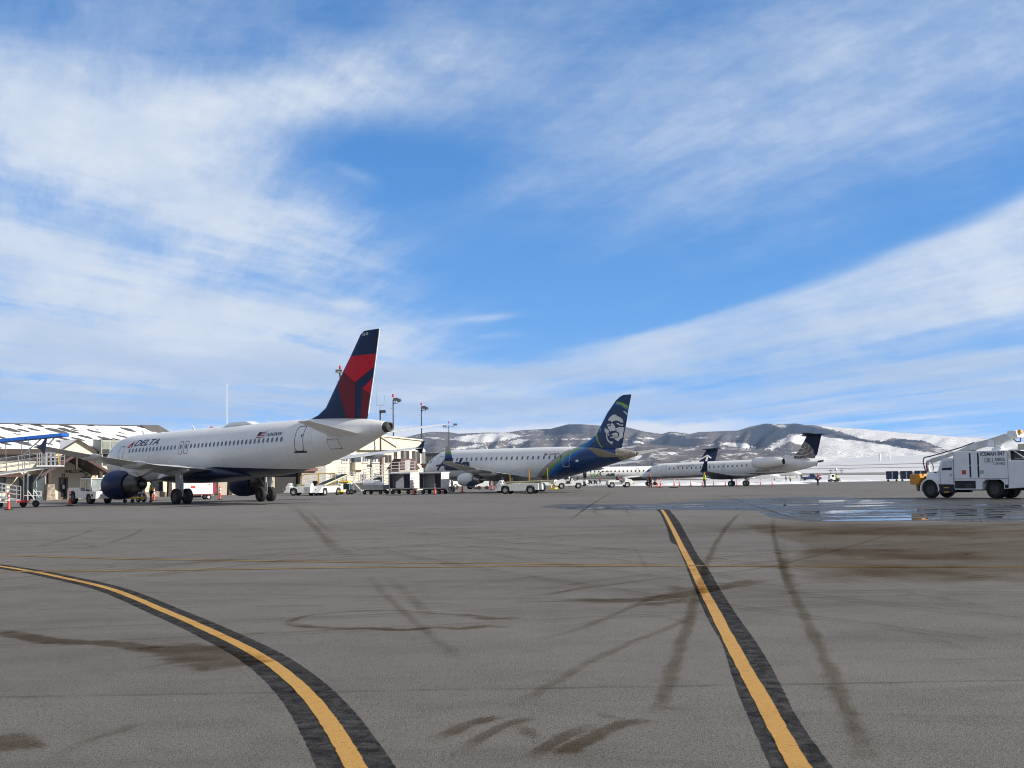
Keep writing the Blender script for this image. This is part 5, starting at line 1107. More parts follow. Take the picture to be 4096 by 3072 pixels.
t = thing('mast', 'tall thin white mast rising behind the nearest fuselage', 'mast', (-35.2, 160, 0)); MB().cyl((0, 0, 0), (0, 0, 13.3), .09, .05, n=8).build('pole', WHITE, t); MB().lathe([(0, .01), (.1, .1), (.2, .01)], 'z', (0, 0, 13.3), 10).build('finial', WHITE, t)
t = thing('satellite_dish', 'dark round satellite dish on a thin stalk above the nearest jet', 'dish', (W0[0] + 16.2 * .712, W0[1] + 16.2 * .702, 2.9), R(60)); MB().lathe([(0, .02), (.08, .3), (.2, .42)], 'y', (0, 0, 4.2), 16).build('dish', DSTEEL, t); MB().cyl((0, 0, 0), (0, 0, 4.1), .05, n=6).build('stalk', STEEL, t)
for k, (px_, D_, yt, lab) in enumerate(((2598, 420, 1820, 'dark thin pole between the middle jet tail and the globe-tailed jet'), (2483, 420, 1854, 'white short post above the lettered white jet'), (2438, 430, 1858, 'grey thin post left of the white post'), (1676, 400, 1724, 'pale whip aerial above the terminal parapet'))):
    rx, ry, rz_ = ray(px_, yt); X_ = rx / ry * D_; z0 = zs(X_, D_)
    o = MB().cyl((0, 0, 0), (0, 0, EYE + rz_ / ry * D_ - z0), .1, .06, n=6).build('thin_pole', WHITE if k == 1 else STEEL); o.location = (X_, D_, z0); tag(o, lab, 'pole', 'thin poles beyond the apron')


# ================================================================== boarding ramps
def flight(parent, x0, z0, x1, z1, y0, y1, rail=1.0, sides=(0, 1), deck=.12, n=None):
    d = MB(); d.add([(x0, y0, z0), (x1, y0, z1), (x1, y1, z1), (x0, y1, z0), (x0, y0, z0 - deck), (x1, y0, z1 - deck), (x1, y1, z1 - deck), (x0, y1, z0 - deck)], [(0, 1, 2, 3), (7, 6, 5, 4), (0, 4, 5, 1), (1, 5, 6, 2), (2, 6, 7, 3), (3, 7, 4, 0)])
    d.build('ramp_deck', ALU, parent)
    n = n or max(1, round(abs(x1 - x0) / 1.1))
    for s_ in sides:
        y = (y0, y1)[s_]; g_ = MB()
        for k in range(n + 1): t = k / n; x = x0 + (x1 - x0) * t; z = z0 + (z1 - z0) * t; g_.bar((x, y, z), (x, y, z + rail), .055)
        for hh in (rail, rail * .68, rail * .36): g_.cyl((x0, y, z0 + hh), (x1, y, z1 + hh), .028, n=6)
        g_.build('guard_rail', ALU, parent)
def ramp_near():
    t = thing('boarding_ramp', 'aluminium boarding ramp with snow-dusted blue canopy at left edge of the apron', 'ramp', (-36, 97, 0), R(4))
    flight(t, -10, 1.6, -2.2, 2.62, 0, 1.5); flight(t, -2.2, 2.62, .5, 2.98, 0, 1.5); flight(t, .5, 2.98, 2.1, 3.06, 0, 1.5, n=5)
    flight(t, -10, 2.4, -.6, .57, -1.2, -.2, .95)
    MB().add([(-10, -.04, 1.36), (2.0, -.04, 2.92), (2.0, -.04, 3.0), (-10, -.04, 1.5), (-10, .06, 1.36), (2.0, .06, 2.92), (2.0, .06, 3.0), (-10, .06, 1.5)], [(0, 1, 2, 3), (7, 6, 5, 4), (0, 4, 5, 1), (2, 6, 7, 3), (1, 5, 6, 2), (0, 3, 7, 4)]).build('stringer', WHITE, t)
    BLUE = M('canopy_blue', (.015, .11, .48), .45)
    for x0, x1 in ((-10, -.34), (-.26, 2.35)):
        z0 = 4.42 + (x0 + 10) * .0835; z1 = 4.42 + (x1 + 10) * .0835
        c = MB(); c.add([(x0, -.25, z0), (x1, -.25, z1), (x1, 1.8, z1 + .05), (x0, 1.8, z0 + .05), (x0, -.25, z0 - .22), (x1, -.25, z1 - .22), (x1, 1.8, z1 - .22), (x0, 1.8, z0 - .22)], [(0, 1, 2, 3), (7, 6, 5, 4), (0, 4, 5, 1), (1, 5, 6, 2), (2, 6, 7, 3), (3, 7, 4, 0)])
        co = c.build('canopy', BLUE, t)
        MB().add([(x0, -.15, z0 + .006), (x1, -.15, z1 + .006), (x1, 1.7, z1 + .12), (x0, 1.7, z0 + .12)], [(0, 1, 2, 3)]).build('canopy_snow', SNOWP_, co)
    for x, zb in ((-7, 2.0), (-5, 2.25), (-3, 2.5), (-1.7, 2.72), (-.55, 2.88), (0, 2.98)): MB().bar((x, 0, zb), (x - .12, 0, 4.42 + (x + 9.9) * .0835 - .2), .045).build('canopy_post', STEEL, t)
    for a, b in (((1.1, 0, 2.95), (.3, 0, 1.8)), ((1.55, 0, 2.95), (.35, 0, 1.2)), ((-.5, 0, 3.9), (.8, 0, 5.05)), ((1.3, 0, 4.6), (1.75, 0, 5.1))): MB().cyl(a, b, .05, n=8).build('strut', STEEL, t)
    f = MB()
    for a, b in (((-.05, -.3, 1.25), (-.05, -.3, .45)), ((.37, -.3, 1.3), (.37, -.3, .45)), ((-.05, -.3, 1.2), (.5, -.3, .48)), ((.37, -.3, 1.25), (.92, -.3, .48)), ((.9, -.3, 1.15), (.9, -.3, .45)), ((-.3, -.3, .85), (.9, -.3, .85)), ((.37, -.3, 1.15), (.9, -.3, 1.15))): f.bar(a, b, .05)
    f.build('wheel_frame', WHITE, t); MB().box(-10, -.6, -1.1, -.3, .36, .44).build('chassis', WHITE, t); MB().box(-.7, .05, -1.1, -.3, .34, .5).build('red_drawbar', M('drawbar_red', (.5, .03, .03), .5), t); MB().box(.2, .95, -.5, -.1, .38, .55).build('axle_guard', WHITE, t)
    for x in (-.33, .58): wheel(t, x, -.45, .25, .25, .18, HUBD)
    for x in (-2.0, -3.3, -5): wheel(t, x, -.5, .22, .22, .16, HUBD)
    MB().bar((2.1, 0, 3.2), (2.03, 0, 4.1), .07).build('yellow_post', M('post_yellow', (.75, .52, .02), .4), t); MB().cyl((.5, -.1, 3.0), (2.5, -.1, 2.98), .07, n=10).build('bumper_roller', WHITE, t)
    for x in (-.45, -.15): MB().bar((x, 0, .4), (x, 0, 2.85), .07).build('leg', STEEL, t)
    g_ = MB()
    for k in range(6): g_.bar((.55 + k * .13, 0, 3.05), (.55 + k * .13, 0, 4.0), .02)
    g_.build('gate_mesh', WHITE, t)
ramp_near()
def ramp_far():
    global ALU
    keep = ALU; ALU = M('ramp_white', (.66, .66, .65), .45)
    t = thing('boarding_ramp', 'white zigzag boarding ramp with stairs in front of the two-storey terminal', 'ramp', (-18, 148, 0), R(3))
    flight(t, -6.2, .62, -1.7, 1.41, .9, 2.1); flight(t, -1.7, 1.41, -.2, 1.41, -.3, 2.1, n=3); flight(t, -.2, 1.33, .95, 1.4, -.3, .9, n=2); flight(t, .95, 1.5, 4.1, 2.25, -.3, .9, 1.15); flight(t, 4.1, 2.3, 6.8, 2.42, -.3, .9, 1.1, n=3)
    flight(t, .95, 1.15, 4.1, .5, 1.2, 2.3, 1.0); flight(t, -1.9, 1.7, -1.2, 1.7, .5, 1.6, 1.3, n=2)
    s = MB()
    for k in range(6): s.box(-.2 + k * .17, .0 + k * .17, -1.1, -.35, 1.18 - k * .18, 1.22 - k * .18)
    s.build('stair_steps', ALU, t)
    for y in (-1.12, -.34): MB().bar((-.2, y, 1.3), (.85, y, .2), .06).build('stair_stringer', WHITE, t); MB().bar((-.2, y, 2.2), (.85, y, 1.1), .04).build('stair_rail', WHITE, t)
    for x, zb in ((-1.7, 1.35), (-.2, 1.3), (.95, 1.4), (3.1, 1.9), (4.1, 2.2), (6.6, 2.3)): MB().bar((x, -.25, .05), (x, -.25, zb), .08).build('leg', WHITE, t)
    MB().bar((-1.3, 0, 1.3), (-.3, 0, .3), .06).build('brace', DSTEEL, t); MB().bar((-1.6, 0, 1.1), (-.6, 0, .2), .05).build('brace', DSTEEL, t)
    for x in (.0, 3.4): wheel(t, x, -.4, .2, .2, .15, HUBD)
    MB().prism([(5.6, 2.5), (6.2, 2.5), (6.3, 3.7), (5.7, 3.65)], .2, .3).build('end_panel', WHITE, t); MB().box(2.4, 3.0, -.36, -.32, 1.9, 2.02).build('plate', WHITE, t)
    ALU = keep
    MB().box(1.9, 3.0, 1.6, 2.4, .1, 1.8).build('dark_tent', M('dark_cover', (.05, .055, .06), .7), t)
ramp_far()


# ================================================================== ground vehicles
BLKISH = M('dark_bag', (.02, .02, .025), .7)
SOFT = M('black_seat', (.015, .015, .016), .7)
def truck():
    t = thing('deicing_truck', 'white deicing truck with yellow hopper on its nose and folded boom over its box body', 'truck', (25.57, 78.38, 0), R(129))
    TW = M('truck_white', (.80, .82, .85), .4, coat=.2, var=.04, dirt=.14)
    def X(s): return -s
    for sy in (1, -1):
        wheel(t, X(0), sy * .82, .54, .54, .30, HUBD); wheel(t, X(4.2), sy * .85, .53, .53, .34, HUBD)
    wheel(t, X(4.2), .5, .53, .53, .26, HUBD); wheel(t, X(4.2), -.5, .53, .53, .26, HUBD)
    MB().box(X(6.6), X(-.5), -.42, .42, .45, .72).build('chassis', BLACK, t)
    # box body with a wheel cut-out
    side = [(X(1.78), .51), (X(3.56), .51), (X(3.58), .90), (X(3.82), 1.08), (X(4.70), 1.08), (X(4.92), .9), (X(4.92), .55), (X(6.7), .66), (X(6.7), 2.16), (X(5.22), 2.16), (X(5.2), 2.74), (X(2.0), 2.74), (X(1.78), 2.6)]
    body = MB().prism(side, -1.2, 1.2).build('box_body', TW, t, bevel=.025)
    for s_ in (1, -1):
        y = s_ * 1.2
        def on(mb, a, b, c, d, e=.012): return mb.box(X(b), X(a), min(y, y + s_ * e), max(y, y + s_ * e), c, d)
        dk = on(MB(), 1.82, 3.16, .58, 1.03, .008).build('pump_bay', BLACK, body); on(MB(), 2.5, 2.95, .62, .85, .02).build('pump', HUBD, dk)
        for a in (2.80, 3.32):
            for c, d in ((1.93, 2.63), (1.22, 1.90)): on(MB(), a, a + .1, c, d, .012).build('side_vent', BLACK, body)
        mb = MB(); on(mb, 1.8, 5.2, 1.13, 1.15, .006); on(mb, 5.2, 5.22, .7, 2.7, .006); on(mb, 1.78, 1.8, .9, 2.6, .006); mb.build('panel_seam', LINEG, body)
        on(MB(), 2.30, 2.58, 1.40, 1.64, .008).build('red_placard', M('placard_red', (.50, .07, .03), .5), body); on(MB(), 3.42, 3.70, 1.42, 1.62, .008).build('green_placard', M('placard_green', (.30, .48, .38), .5), body)
        on(MB(), 4.98, 5.2, .6, .8, .01).build('vent_grille', BLACK, body)
        lb = (lambda st, z, h_: (lambda u, v: (X(st + u), 1.216, z + v))) if s_ == 1 else None
        if lb:
            map_mesh(text2d('ICEMAN', 1.0, .23, 0, .018), lb(3.53, 2.44, 0), 'truck_lettering', M('truck_ink', (.09, .10, .12), .5), body)
            map_mesh(text2d('847', .44, .25, 0, .018), lb(4.62, 2.44, 0), 'truck_lettering', M('truck_ink', (.09, .10, .12)), body)
            map_mesh(text2d('130.1', .50, .28, 0, .004), lb(3.79, 2.06, 0), 'tank_lettering', M('truck_ink', (.09, .10, .12)), body)
            map_mesh(text2d('DEICE:', .60, .17, 0, .025), lb(4.46, 2.15, 0), 'deice_lettering', M('truck_ink', (.09, .10, .12)), body)
            map_mesh(text2d('1129.9755', .70, .16, 0, .004), lb(4.34, 1.91, 0), 'number_lettering', M('truck_ink', (.09, .10, .12)), body)
    op = MB().box(X(6.65), X(5.26), -.9, .9, 2.162, 2.2).build('rear_platform', BLACK, t)
    r = MB()
    for a in (5.3, 6.6):
        for y in (-1.1, 1.1): r.bar((X(a), y, 2.16), (X(a), y, 2.74), .05)
    for y in (-1.1, 1.1): r.bar((X(5.3), y, 2.74), (X(6.6), y, 2.74), .05); r.bar((X(5.5), y, 2.74), (X(6.3), y, 2.2), .05)
    r.build('rear_frame', WHITE, t); MB().box(X(5.5), X(5.24), -.95, .95, 2.22, 2.7).build('dark_locker', BLACK, t); MB().box(X(6.35), X(5.62), -.5, .8, 2.76, 3.08).build('tank_hatch', M('hatch_cream', (.52, .48, .40), .5), t, bevel=.04)
    # cab and bonnet
    cab = MB().prism([(X(.58), .82), (X(1.76), .80), (X(1.76), 2.34), (X(1.05), 2.38), (X(.82), 2.28), (X(.58), 1.62)], -1.02, 1.02).build('cab', TW, t, bevel=.05)
    hood = MB().loft([[(X(-.55), .62 * math.copysign(1, a), b) if False else (X(s_), w_ * a, zb + (zt - zb) * b) for a, b in ((-1, 0), (-1, .75), (-.8, 1), (.8, 1), (1, .75), (1, 0))] for s_, w_, zt, zb in ((-.50, .56, 1.42, .95), (-.2, .66, 1.56, .95), (.3, .74, 1.62, .9), (.60, .86, 1.68, .85))], smooth=False).build('bonnet', TW, t, bevel=.03)
    for sy in (1, -1):
        arc = [(X(0) + .66 * math.cos(R(a)), .54 + .66 * math.sin(R(a))) for a in range(-10, 200, 15)] + [(X(0) + .57 * math.cos(R(a)), .54 + .57 * math.sin(R(a))) for a in range(200, -15, -15)]
        MB().prism(arc, sy * .60, sy * 1.03).build('front_fender', TW, t)
        wd = MB().prism([(X(.86), 1.66), (X(1.54), 1.66), (X(1.56), 2.2), (X(.98), 2.2)], sy * 1.022, sy * 1.03).build('side_window', M('backlit_glass_tone', (.55, .60, .64), .1), cab)  # bright view through the cab put into the glass colour
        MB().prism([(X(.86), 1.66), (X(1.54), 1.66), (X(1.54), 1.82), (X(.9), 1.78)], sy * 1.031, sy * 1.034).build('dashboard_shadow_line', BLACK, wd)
        dr = MB().prism([(X(.74), .88), (X(.76), .88), (X(.76), 1.62), (X(.74), 1.62)], sy * 1.021, sy * 1.026).build('door_seam', LINEG, cab); MB().prism([(X(1.62), .88), (X(1.64), .88), (X(1.64), 2.25), (X(1.62), 2.25)], sy * 1.021, sy * 1.026).build('door_seam', LINEG, cab)
        MB().box(X(1.55), X(1.42), sy * 1.02, sy * 1.06, 1.36, 1.4).build('handle', BLACK, cab)
        st = MB(); st.box(X(1.6), X(.62), sy * .7, sy * 1.0, .32, .82); so_ = st.build('step_box', BLACK, t)
        MB().box(X(1.3), X(.95), sy * 1.002, sy * 1.01, .6, .66).build('step_tread', YEL, so_); MB().box(X(1.3), X(.95), sy * 1.002, sy * 1.01, .34, .40).build('step_tread', YEL, so_)
        MB().box(X(.5), X(.44), sy * 1.0, sy * 1.2, 1.5, 1.56).build('mirror_arm', BLACK, cab); MB().box(X(-.40), X(-.34), sy * .5, sy * .6, .95, 1.1).build('headlight', M('amber_lens', (.7, .3, .05), .2), hood)
        MB().bar((X(.45), sy * .7, 1.6), (X(.2), sy * .68, 1.42), .03).build('bonnet_latch', BLACK, hood)
    MB().prism([(X(.60), 1.72), (X(.84), 2.24), (X(.85), 2.24), (X(.61), 1.70)], -.9, .9).build('windscreen', GLASS, cab)
    hp = MB().prism([(X(-1.66), .82), (X(-1.05), .80), (X(-.94), 1.15), (X(-.97), 1.46), (X(-1.66), 1.44)], -.75, .55).build('hopper', ORNG, t, bevel=.04)
    MB().box(X(-1.12), X(-1.46), -.35, .2, .48, .80).build('spreader_chute', YEL, hp); MB().lathe([(.42, .2), (.48, .2), (.49, .01)], 'z', (X(-1.3), 0, 0), 12).build('spinner', BLACK, hp); MB().box(X(-.5), X(-1.0), -.7, .7, .5, .75).build('front_bumper', BLACK, t)
    MB().box(X(-.47), X(-.95), -.1, .1, 1.0, 1.3).build('hopper_mount', DSTEEL, hp)
    # boom
    bm = MB().prism([(X(-.45), 2.36), (X(1.15), 2.72), (X(1.3), 2.77), (X(2.5), 3.0), (X(2.5), 2.78), (X(1.3), 2.62), (X(-.36), 2.12)], -.16, .16).build('boom', M('boom_white', (.60, .60, .58), .45, dirt=.3), t, bevel=.02)
    MB().prism([(X(1.25), 2.72), (X(2.53), 3.23), (X(3.5), 3.42), (X(4.55), 3.70), (X(5.0), 3.55), (X(5.02), 3.42), (X(4.25), 3.07), (X(3.5), 3.05), (X(2.5), 2.8)], -.24, .24).build('upper_boom', M('boom_white', (.60, .60, .58)), bm, bevel=.03)
    MB().prism([(X(3.5), 3.38), (X(3.85), 3.38), (X(3.85), 2.95), (X(3.5), 2.95)], -.32, .32).build('boom_bracket', TW, bm, bevel=.02)
    hd = MB().prism([(X(4.78), 3.84), (X(5.02), 3.88), (X(5.32), 3.86), (X(5.42), 3.45), (X(4.95), 3.40), (X(4.72), 3.62)], -.38, .38).build('basket', TW, bm, bevel=.05)
    MB().lathe([(3.66, .14), (3.84, .14), (3.9, .08), (3.91, .01)], 'z', (X(5.42), .1, 0), 12).build('beacon', M('amber_beacon', (.75, .30, .02), .25), hd); MB().tube([(X(4.9), 0, 3.42), (X(5.15), .1, 3.22), (X(5.4), .1, 3.2), (X(5.42), .1, 3.42)], .03).build('hose', BLACK, hd)
    MB().lathe([(2.74, .42), (2.86, .40), (2.9, .25), (3.08, .24)], 'z', (X(4.0), 0, 0), 16).build('turntable', TW, t)
    hs = MB().tube([(X(-.83), .1, 1.6), (X(-.97), .1, 2.1), (X(-.96), .1, 2.36), (X(-.85), .1, 2.45), (X(-.5), .1, 2.5), (X(.4), .1, 2.70), (X(1.6), .1, 2.98), (X(2.5), .1, 3.25)], .035, 8).build('hydraulic_hose', BLACK, bm)
    MB().tube([(X(-.45), .12, 2.2), (X(-.3), .14, 2.0), (X(-.25), .14, 1.85), (X(-.3), .14, 1.62)], .025, 6).build('hydraulic_hose', BLACK, bm)
    MB().tube([(X(-.62), .0, 1.55), (X(-.72), 0, 1.95), (X(-.66), 0, 2.2), (X(-.5), 0, 2.3)], .07, 8).build('boom_rest', WHITE, t); MB().tube([(X(-.78), .0, 1.58), (X(-.82), 0, 1.95), (X(-.74), 0, 2.25)], .05, 8).build('rest_pad', M('pad_red', (.25, .03, .03), .6), t)
truck()

def belt_loader(loc, rz, label, incline, rails, body=GSE):
    t = thing('belt_loader', label, 'belt loader', loc, rz, 'belt loaders')
    MB().prism([(-1.95, .30), (-1.25, .30), (-1.25, .62), (-1.1, .78), (-.6, .78), (-.45, .62), (-.4, .30), (1.1, .30), (1.2, .62), (1.35, .78), (1.85, .78), (2.0, .62), (2.05, .36), (2.4, .36), (2.4, .98), (-.2, .98), (-.75, .90), (-1.2, .88), (-1.3, 1.0)], -.92, .92).build('body', body, t, bevel=.02)
    MB().prism([(-2.0, .30), (-1.32, .30), (-1.32, .95), (-1.5, 1.28), (-1.72, 1.28), (-2.0, .9)], .1, .92).build('console', body, t, bevel=.03)
    for y in (-.55, .55): MB().lathe([(0, .06), (.02, .055), (.021, .001)], 'x', (-2.025, y, .62), 10).build('headlight', M('lamp_lens', (.35, .36, .36)), t)
    for x in (-.85, 1.6):
        for y in (-.80, .80): wheel(t, x, y, .36, .36, .24, HUB)
    s = MB().box(-1.05, -.55, .2, .75, .9, 1.05).build('seat', SOFT, t); MB().box(-.66, -.54, .2, .75, 1.05, 1.5).build('seat_back', SOFT, s)
    MB().tube([(-1.4, .5, 1.1), (-1.25, .5, 1.4)], .03).build('steering_column', BLACK, t); MB().lathe([(-.01, .17), (.01, .17)], 'x', (-1.25, .5, 1.42), 12).build('steering_wheel', BLACK, t)
    # belt bed, tilted about its low end
    b = bpy.data.objects.new('conveyor', None); COL.objects.link(b); b.parent = t; b.location = (-.6 if incline else -.3, -.3, 1.05); b.rotation_euler = (0, -R(incline), 0)
    MB().box(-.2, 4.5, -.5, .5, -.06, .10).build('belt_bed', body, b, bevel=.01); MB().box(-.15, 4.45, -.4, .4, .103, .125).build('belt', BLACK, b)
    MB().box(-.2, 4.5, -.54, -.503, -.03, .06).build('belt_edge', M('olive_yellow', (.36, .33, .09), .5), b)
    if rails:
        for x, w_, h_ in ((.2, .05, .8), (2.05, .11, 1.1), (3.85, .06, 1.15)): MB().box(x, x + w_, -.5, -.44, .1, .1 + h_).build('rail_post', YEL, b)
        MB().tube([(.22, -.47, .9), (.7, -.47, 1.16), (2.1, -.47, 1.18), (3.87, -.47, 1.22)], .025 if rails == 1 else .05).build('hand_rail', STEEL if rails == 1 else YEL, b)
    MB().box(4.0, 4.55, -.6, .6, -.75, -.62).build('front_bumper', M('post_yellow', (.75, .52, .02)), b); MB().tube([(3.9, 0, -.1), (4.1, 0, -.65)], .05).build('bumper_arm', M('post_yellow', (.75, .52, .02)), b)
    return t
def fix_conveyor(t):      # the conveyor is a part: give its pieces a mesh parent
    b = [c for c in t.children if c.name.startswith('conveyor')][0]; bed = [c for c in b.children if c.name.startswith('belt_bed')][0]
    mw = b.matrix_basis.copy()
    for c in list(b.children):
        if c is not bed: c.parent = bed; c.matrix_parent_inverse = Matrix.Identity(4)
    bed.parent = t; bed.matrix_basis = mw; bed.name = 'conveyor'; bpy.data.objects.remove(b)
fix_conveyor(belt_loader((.25, 122.67, 0), R(-16.4), 'grey-shaded belt loader with yellow rail posts beside the middle jet', 1.5, 1))
fix_conveyor(belt_loader((-19.6, 133.6, 0), R(64), 'white belt loader with its conveyor tilted up, right of the nearest jet wheels', 13, 0))
fix_conveyor(belt_loader((-21.9, 136.0, 0), R(-8), 'belt loader with bright yellow hoop rail, half behind the nearest jet wheels', 0, 2))

def tug(loc, rz, label, body=GSE, driver=False):
    t = thing('baggage_tug', label, 'baggage tug', loc, rz, 'baggage tugs')
    MB().prism([(1.75, .38), (1.75, .72), (1.55, 1.0), (.75, 1.22), (.62, 1.22), (.55, .55), (-.1, .55), (-.15, .95), (-1.55, .98), (-1.65, .9), (-1.65, .38), (-1.5, .38), (-1.4, .7), (-.85, .7), (-.75, .36), (.55, .36), (.65, .68), (1.2, .68), (1.3, .38)], -.72, .72).build('body', body, t, bevel=.03)
    for x in (.95, -1.12):
        for y in (-.66, .66): wheel(t, x, y, .37, .37, .22, HUB)
    s = MB().box(-.15, .3, -.55, .55, .75, .92).build('seat', SOFT, t); MB().prism([(-.25, .9), (-.12, .9), (-.22, 1.45), (-.34, 1.45)], -.55, .55).build('seat_back', SOFT, s)
    MB().tube([(.62, .25, 1.15), (.42, .25, 1.32)], .03).build('steering_column', BLACK, t); MB().lathe([(-.01, .18), (.01, .18)], 'x', (.4, .25, 1.34), 12).build('steering_wheel', BLACK, t)
    MB().box(1.72, 1.92, -.75, .75, .45, .62).build('bumper', M('post_yellow', (.75, .52, .02)), t, bevel=.03); MB().box(-1.85, -1.65, -.1, .1, .42, .5).build('tow_hitch', BLACK, t)
    for y in (-.4, .4): MB().lathe([(0, .07), (.02, .06), (.021, .001)], 'x', (1.66, y, .85), 10).build('headlight', M('lamp_lens', (.35, .36, .36)), t)
    m = MB()
    for k in range(3): m.box(-.7, .3, -.735, -.722, .45 + .1 * k, .5 + .1 * k)
    m.build('side_louvre', LINEG, t)
    return t
tug((6.8, 160.4, zg(6.8, 160)), R(182), 'white open baggage tug with yellow bumper under the tail of the middle jet')
tug((14.0, 172.8, zg(14, 172)), R(8), 'grey-shaded open baggage tug with a driver in red, in front of the green-lettered jet')
tug((9.4, 196, zg(9.4, 196)), R(170), 'white open tug partly hidden behind the yellow-bumpered tug')

def covered_cart(loc, rz, label, cargo):
    t = thing('baggage_cart', label, 'baggage cart', loc, rz, 'covered baggage carts in a row')
    MB().box(-1.3, 1.3, -.75, .75, .52, .62).build('deck', STEEL, t); MB().box(-1.36, 1.36, -.8, .8, 2.06, 2.2).build('roof', WHITE, t, bevel=.03)
    for x in (-1.3, 1.25):
        e = MB().box(x, x + .05, -.75, .75, .62, 2.06).build('end_panel', WHITE, t)
    MB().box(1.303, 1.308, -.55, -.35, 1.55, 1.66).build('dark_logo_plate', M('logo_grey', (.08, .08, .085)), t)
    map_mesh(text2d('UNITED', .62, .09), lambda u, v: (1.306, -.25 + u, 1.56 + v), 'company_lettering', M('soft_grey_ink', (.2, .2, .22)), t)
    BC = M('navy_curtain', (.012, .014, .028), .8)
    for y in (-.76, .74):
        for x0, x1 in ((-1.24, -.82), (.55, 1.24)):
            n_ = 8; v = []
            for k in range(n_ + 1):
                x = x0 + (x1 - x0) * k / n_; yy = y + .03 * math.sin(k * 2.1)
                v += [(x, yy, .64), (x, yy, 2.05)]
            MB().add(v, [(2 * k, 2 * k + 2, 2 * k + 3, 2 * k + 1) for k in range(n_)], 0, True).build('curtain', BC, t)
    MB().box(-1.24, 1.24, -.02, .02, .62, 2.05).build('centre_partition', M('cart_inner', (.30, .30, .29), .7), t)
    if cargo: MB().box(-.6, .5, -.6, -.1, .64, 1.3).build('white_box', WHITE, t, bevel=.03); MB().prism([(-.5, 1.31), (.4, 1.31), (.25, 1.8)], -.5, -.45).build('white_sheet', WHITE, t)
    for x in (-.95, .95):
        for y in (-.6, .6): wheel(t, x, y, .22, .22, .15, HUBD, n=16)
        MB().cyl((x, -.6, .22), (x, .6, .22), .04, n=8).build('axle', DSTEEL, t)
    MB().box(-1.2, 1.2, -.25, .25, .36, .5).build('running_gear', BLACK, t); MB().bar((1.3, 0, .4), (2.0, 0, .25), .05).build('drawbar', STEEL, t)
    return t
covered_cart((-11.3, 134.0, 0), R(-28.6), 'covered baggage cart with white boxes inside, next to the flat cart', True)
covered_cart((-8.0, 131.4, 0), R(-28.6), 'covered baggage cart with empty dark inside and a bright white end panel', False)
t = thing('flat_cart', 'low grey flatbed baggage cart loaded with a white wrapped bundle', 'baggage cart', (-14.3, 135.2, 0), R(-28))
MB().box(-1.4, 1.4, -.75, .75, .5, .58).build('deck', STEEL, t)
for y in (-.75, .71): MB().box(-1.4, 1.4, y, y + .04, .58, .98).build('side_board', M('galvanised', (.30, .31, .33), .5, .4), t)
for x in (-1.4, 1.36): MB().box(x, x + .04, -.705, .705, .58, .98).build('end_board', M('galvanised', (.30, .31, .33)), t)
o = MB().loft([[(x, .62 * a * w_, .6 + h_ * b) for a, b in ((-1, 0), (-1, .7), (-.7, 1), (.6, .95), (1, .75), (1, 0))] for x, w_, h_ in ((-1.3, .9, .5), (-1.1, 1, .85), (-.2, 1, .9), (.3, 1, .86), (.5, .9, .7), (1.0, .6, .35))], smooth=False).build('wrapped_bundle', SNOWP_); o.parent = None; o.matrix_world = t.matrix_world.copy(); tag(o, 'white wrapped bundle lying in the flatbed baggage cart', 'bundle')
for x in (-1.0, 1.0):
    for y in (-.6, .6): wheel(t, x, y, .21, .21, .14, HUBD, n=16)
MB().box(-1.2, 1.2, -.3, .3, .34, .48).build('running_gear', BLACK, t)

t = thing('ground_power_cart', 'boxy white generator cart on small wheels beneath the nearest fuselage', 'power cart', (-29.0, 119.2, 0), R(30))
MB().box(-1.75, 1.3, -.8, .8, .5, 1.62).build('housing', WHITE, t, bevel=.04); MB().box(-1.8, 1.35, -.78, .78, .42, .497).build('chassis', M('dark_red_frame', (.16, .015, .015)), t)
for x in (-.85, .2): MB().box(x, x + .012, -.806, -.802, .55, 1.55).build('panel_seam', LINEG, t)
MB().box(-.75, -.35, -.812, -.803, 1.05, 1.25).build('red_sticker', M('drawbar_red', (.5, .03, .03)), t); MB().box(.95, 1.05, -.812, -.803, 1.3, 1.4).build('red_sticker', M('drawbar_red', (.5, .03, .03)), t)
for x in (-1.3, .95):
    for y in (-.6, .6): wheel(t, x, y, .24, .24, .18, HUB)
MB().bar((1.35, 0, .45), (1.9, 0, .9), .05).build('drawbar', STEEL, t); MB().box(-.4, .4, -.2, .2, .2, .4).build('tank', BLACK, t)
MB().prism([(1.42, .5), (1.8, .55), (1.75, 1.6), (1.45, 1.6)], -.3, -.2).build('red_cover', M('faded_red_cloth', (.25, .03, .05), .8), t)

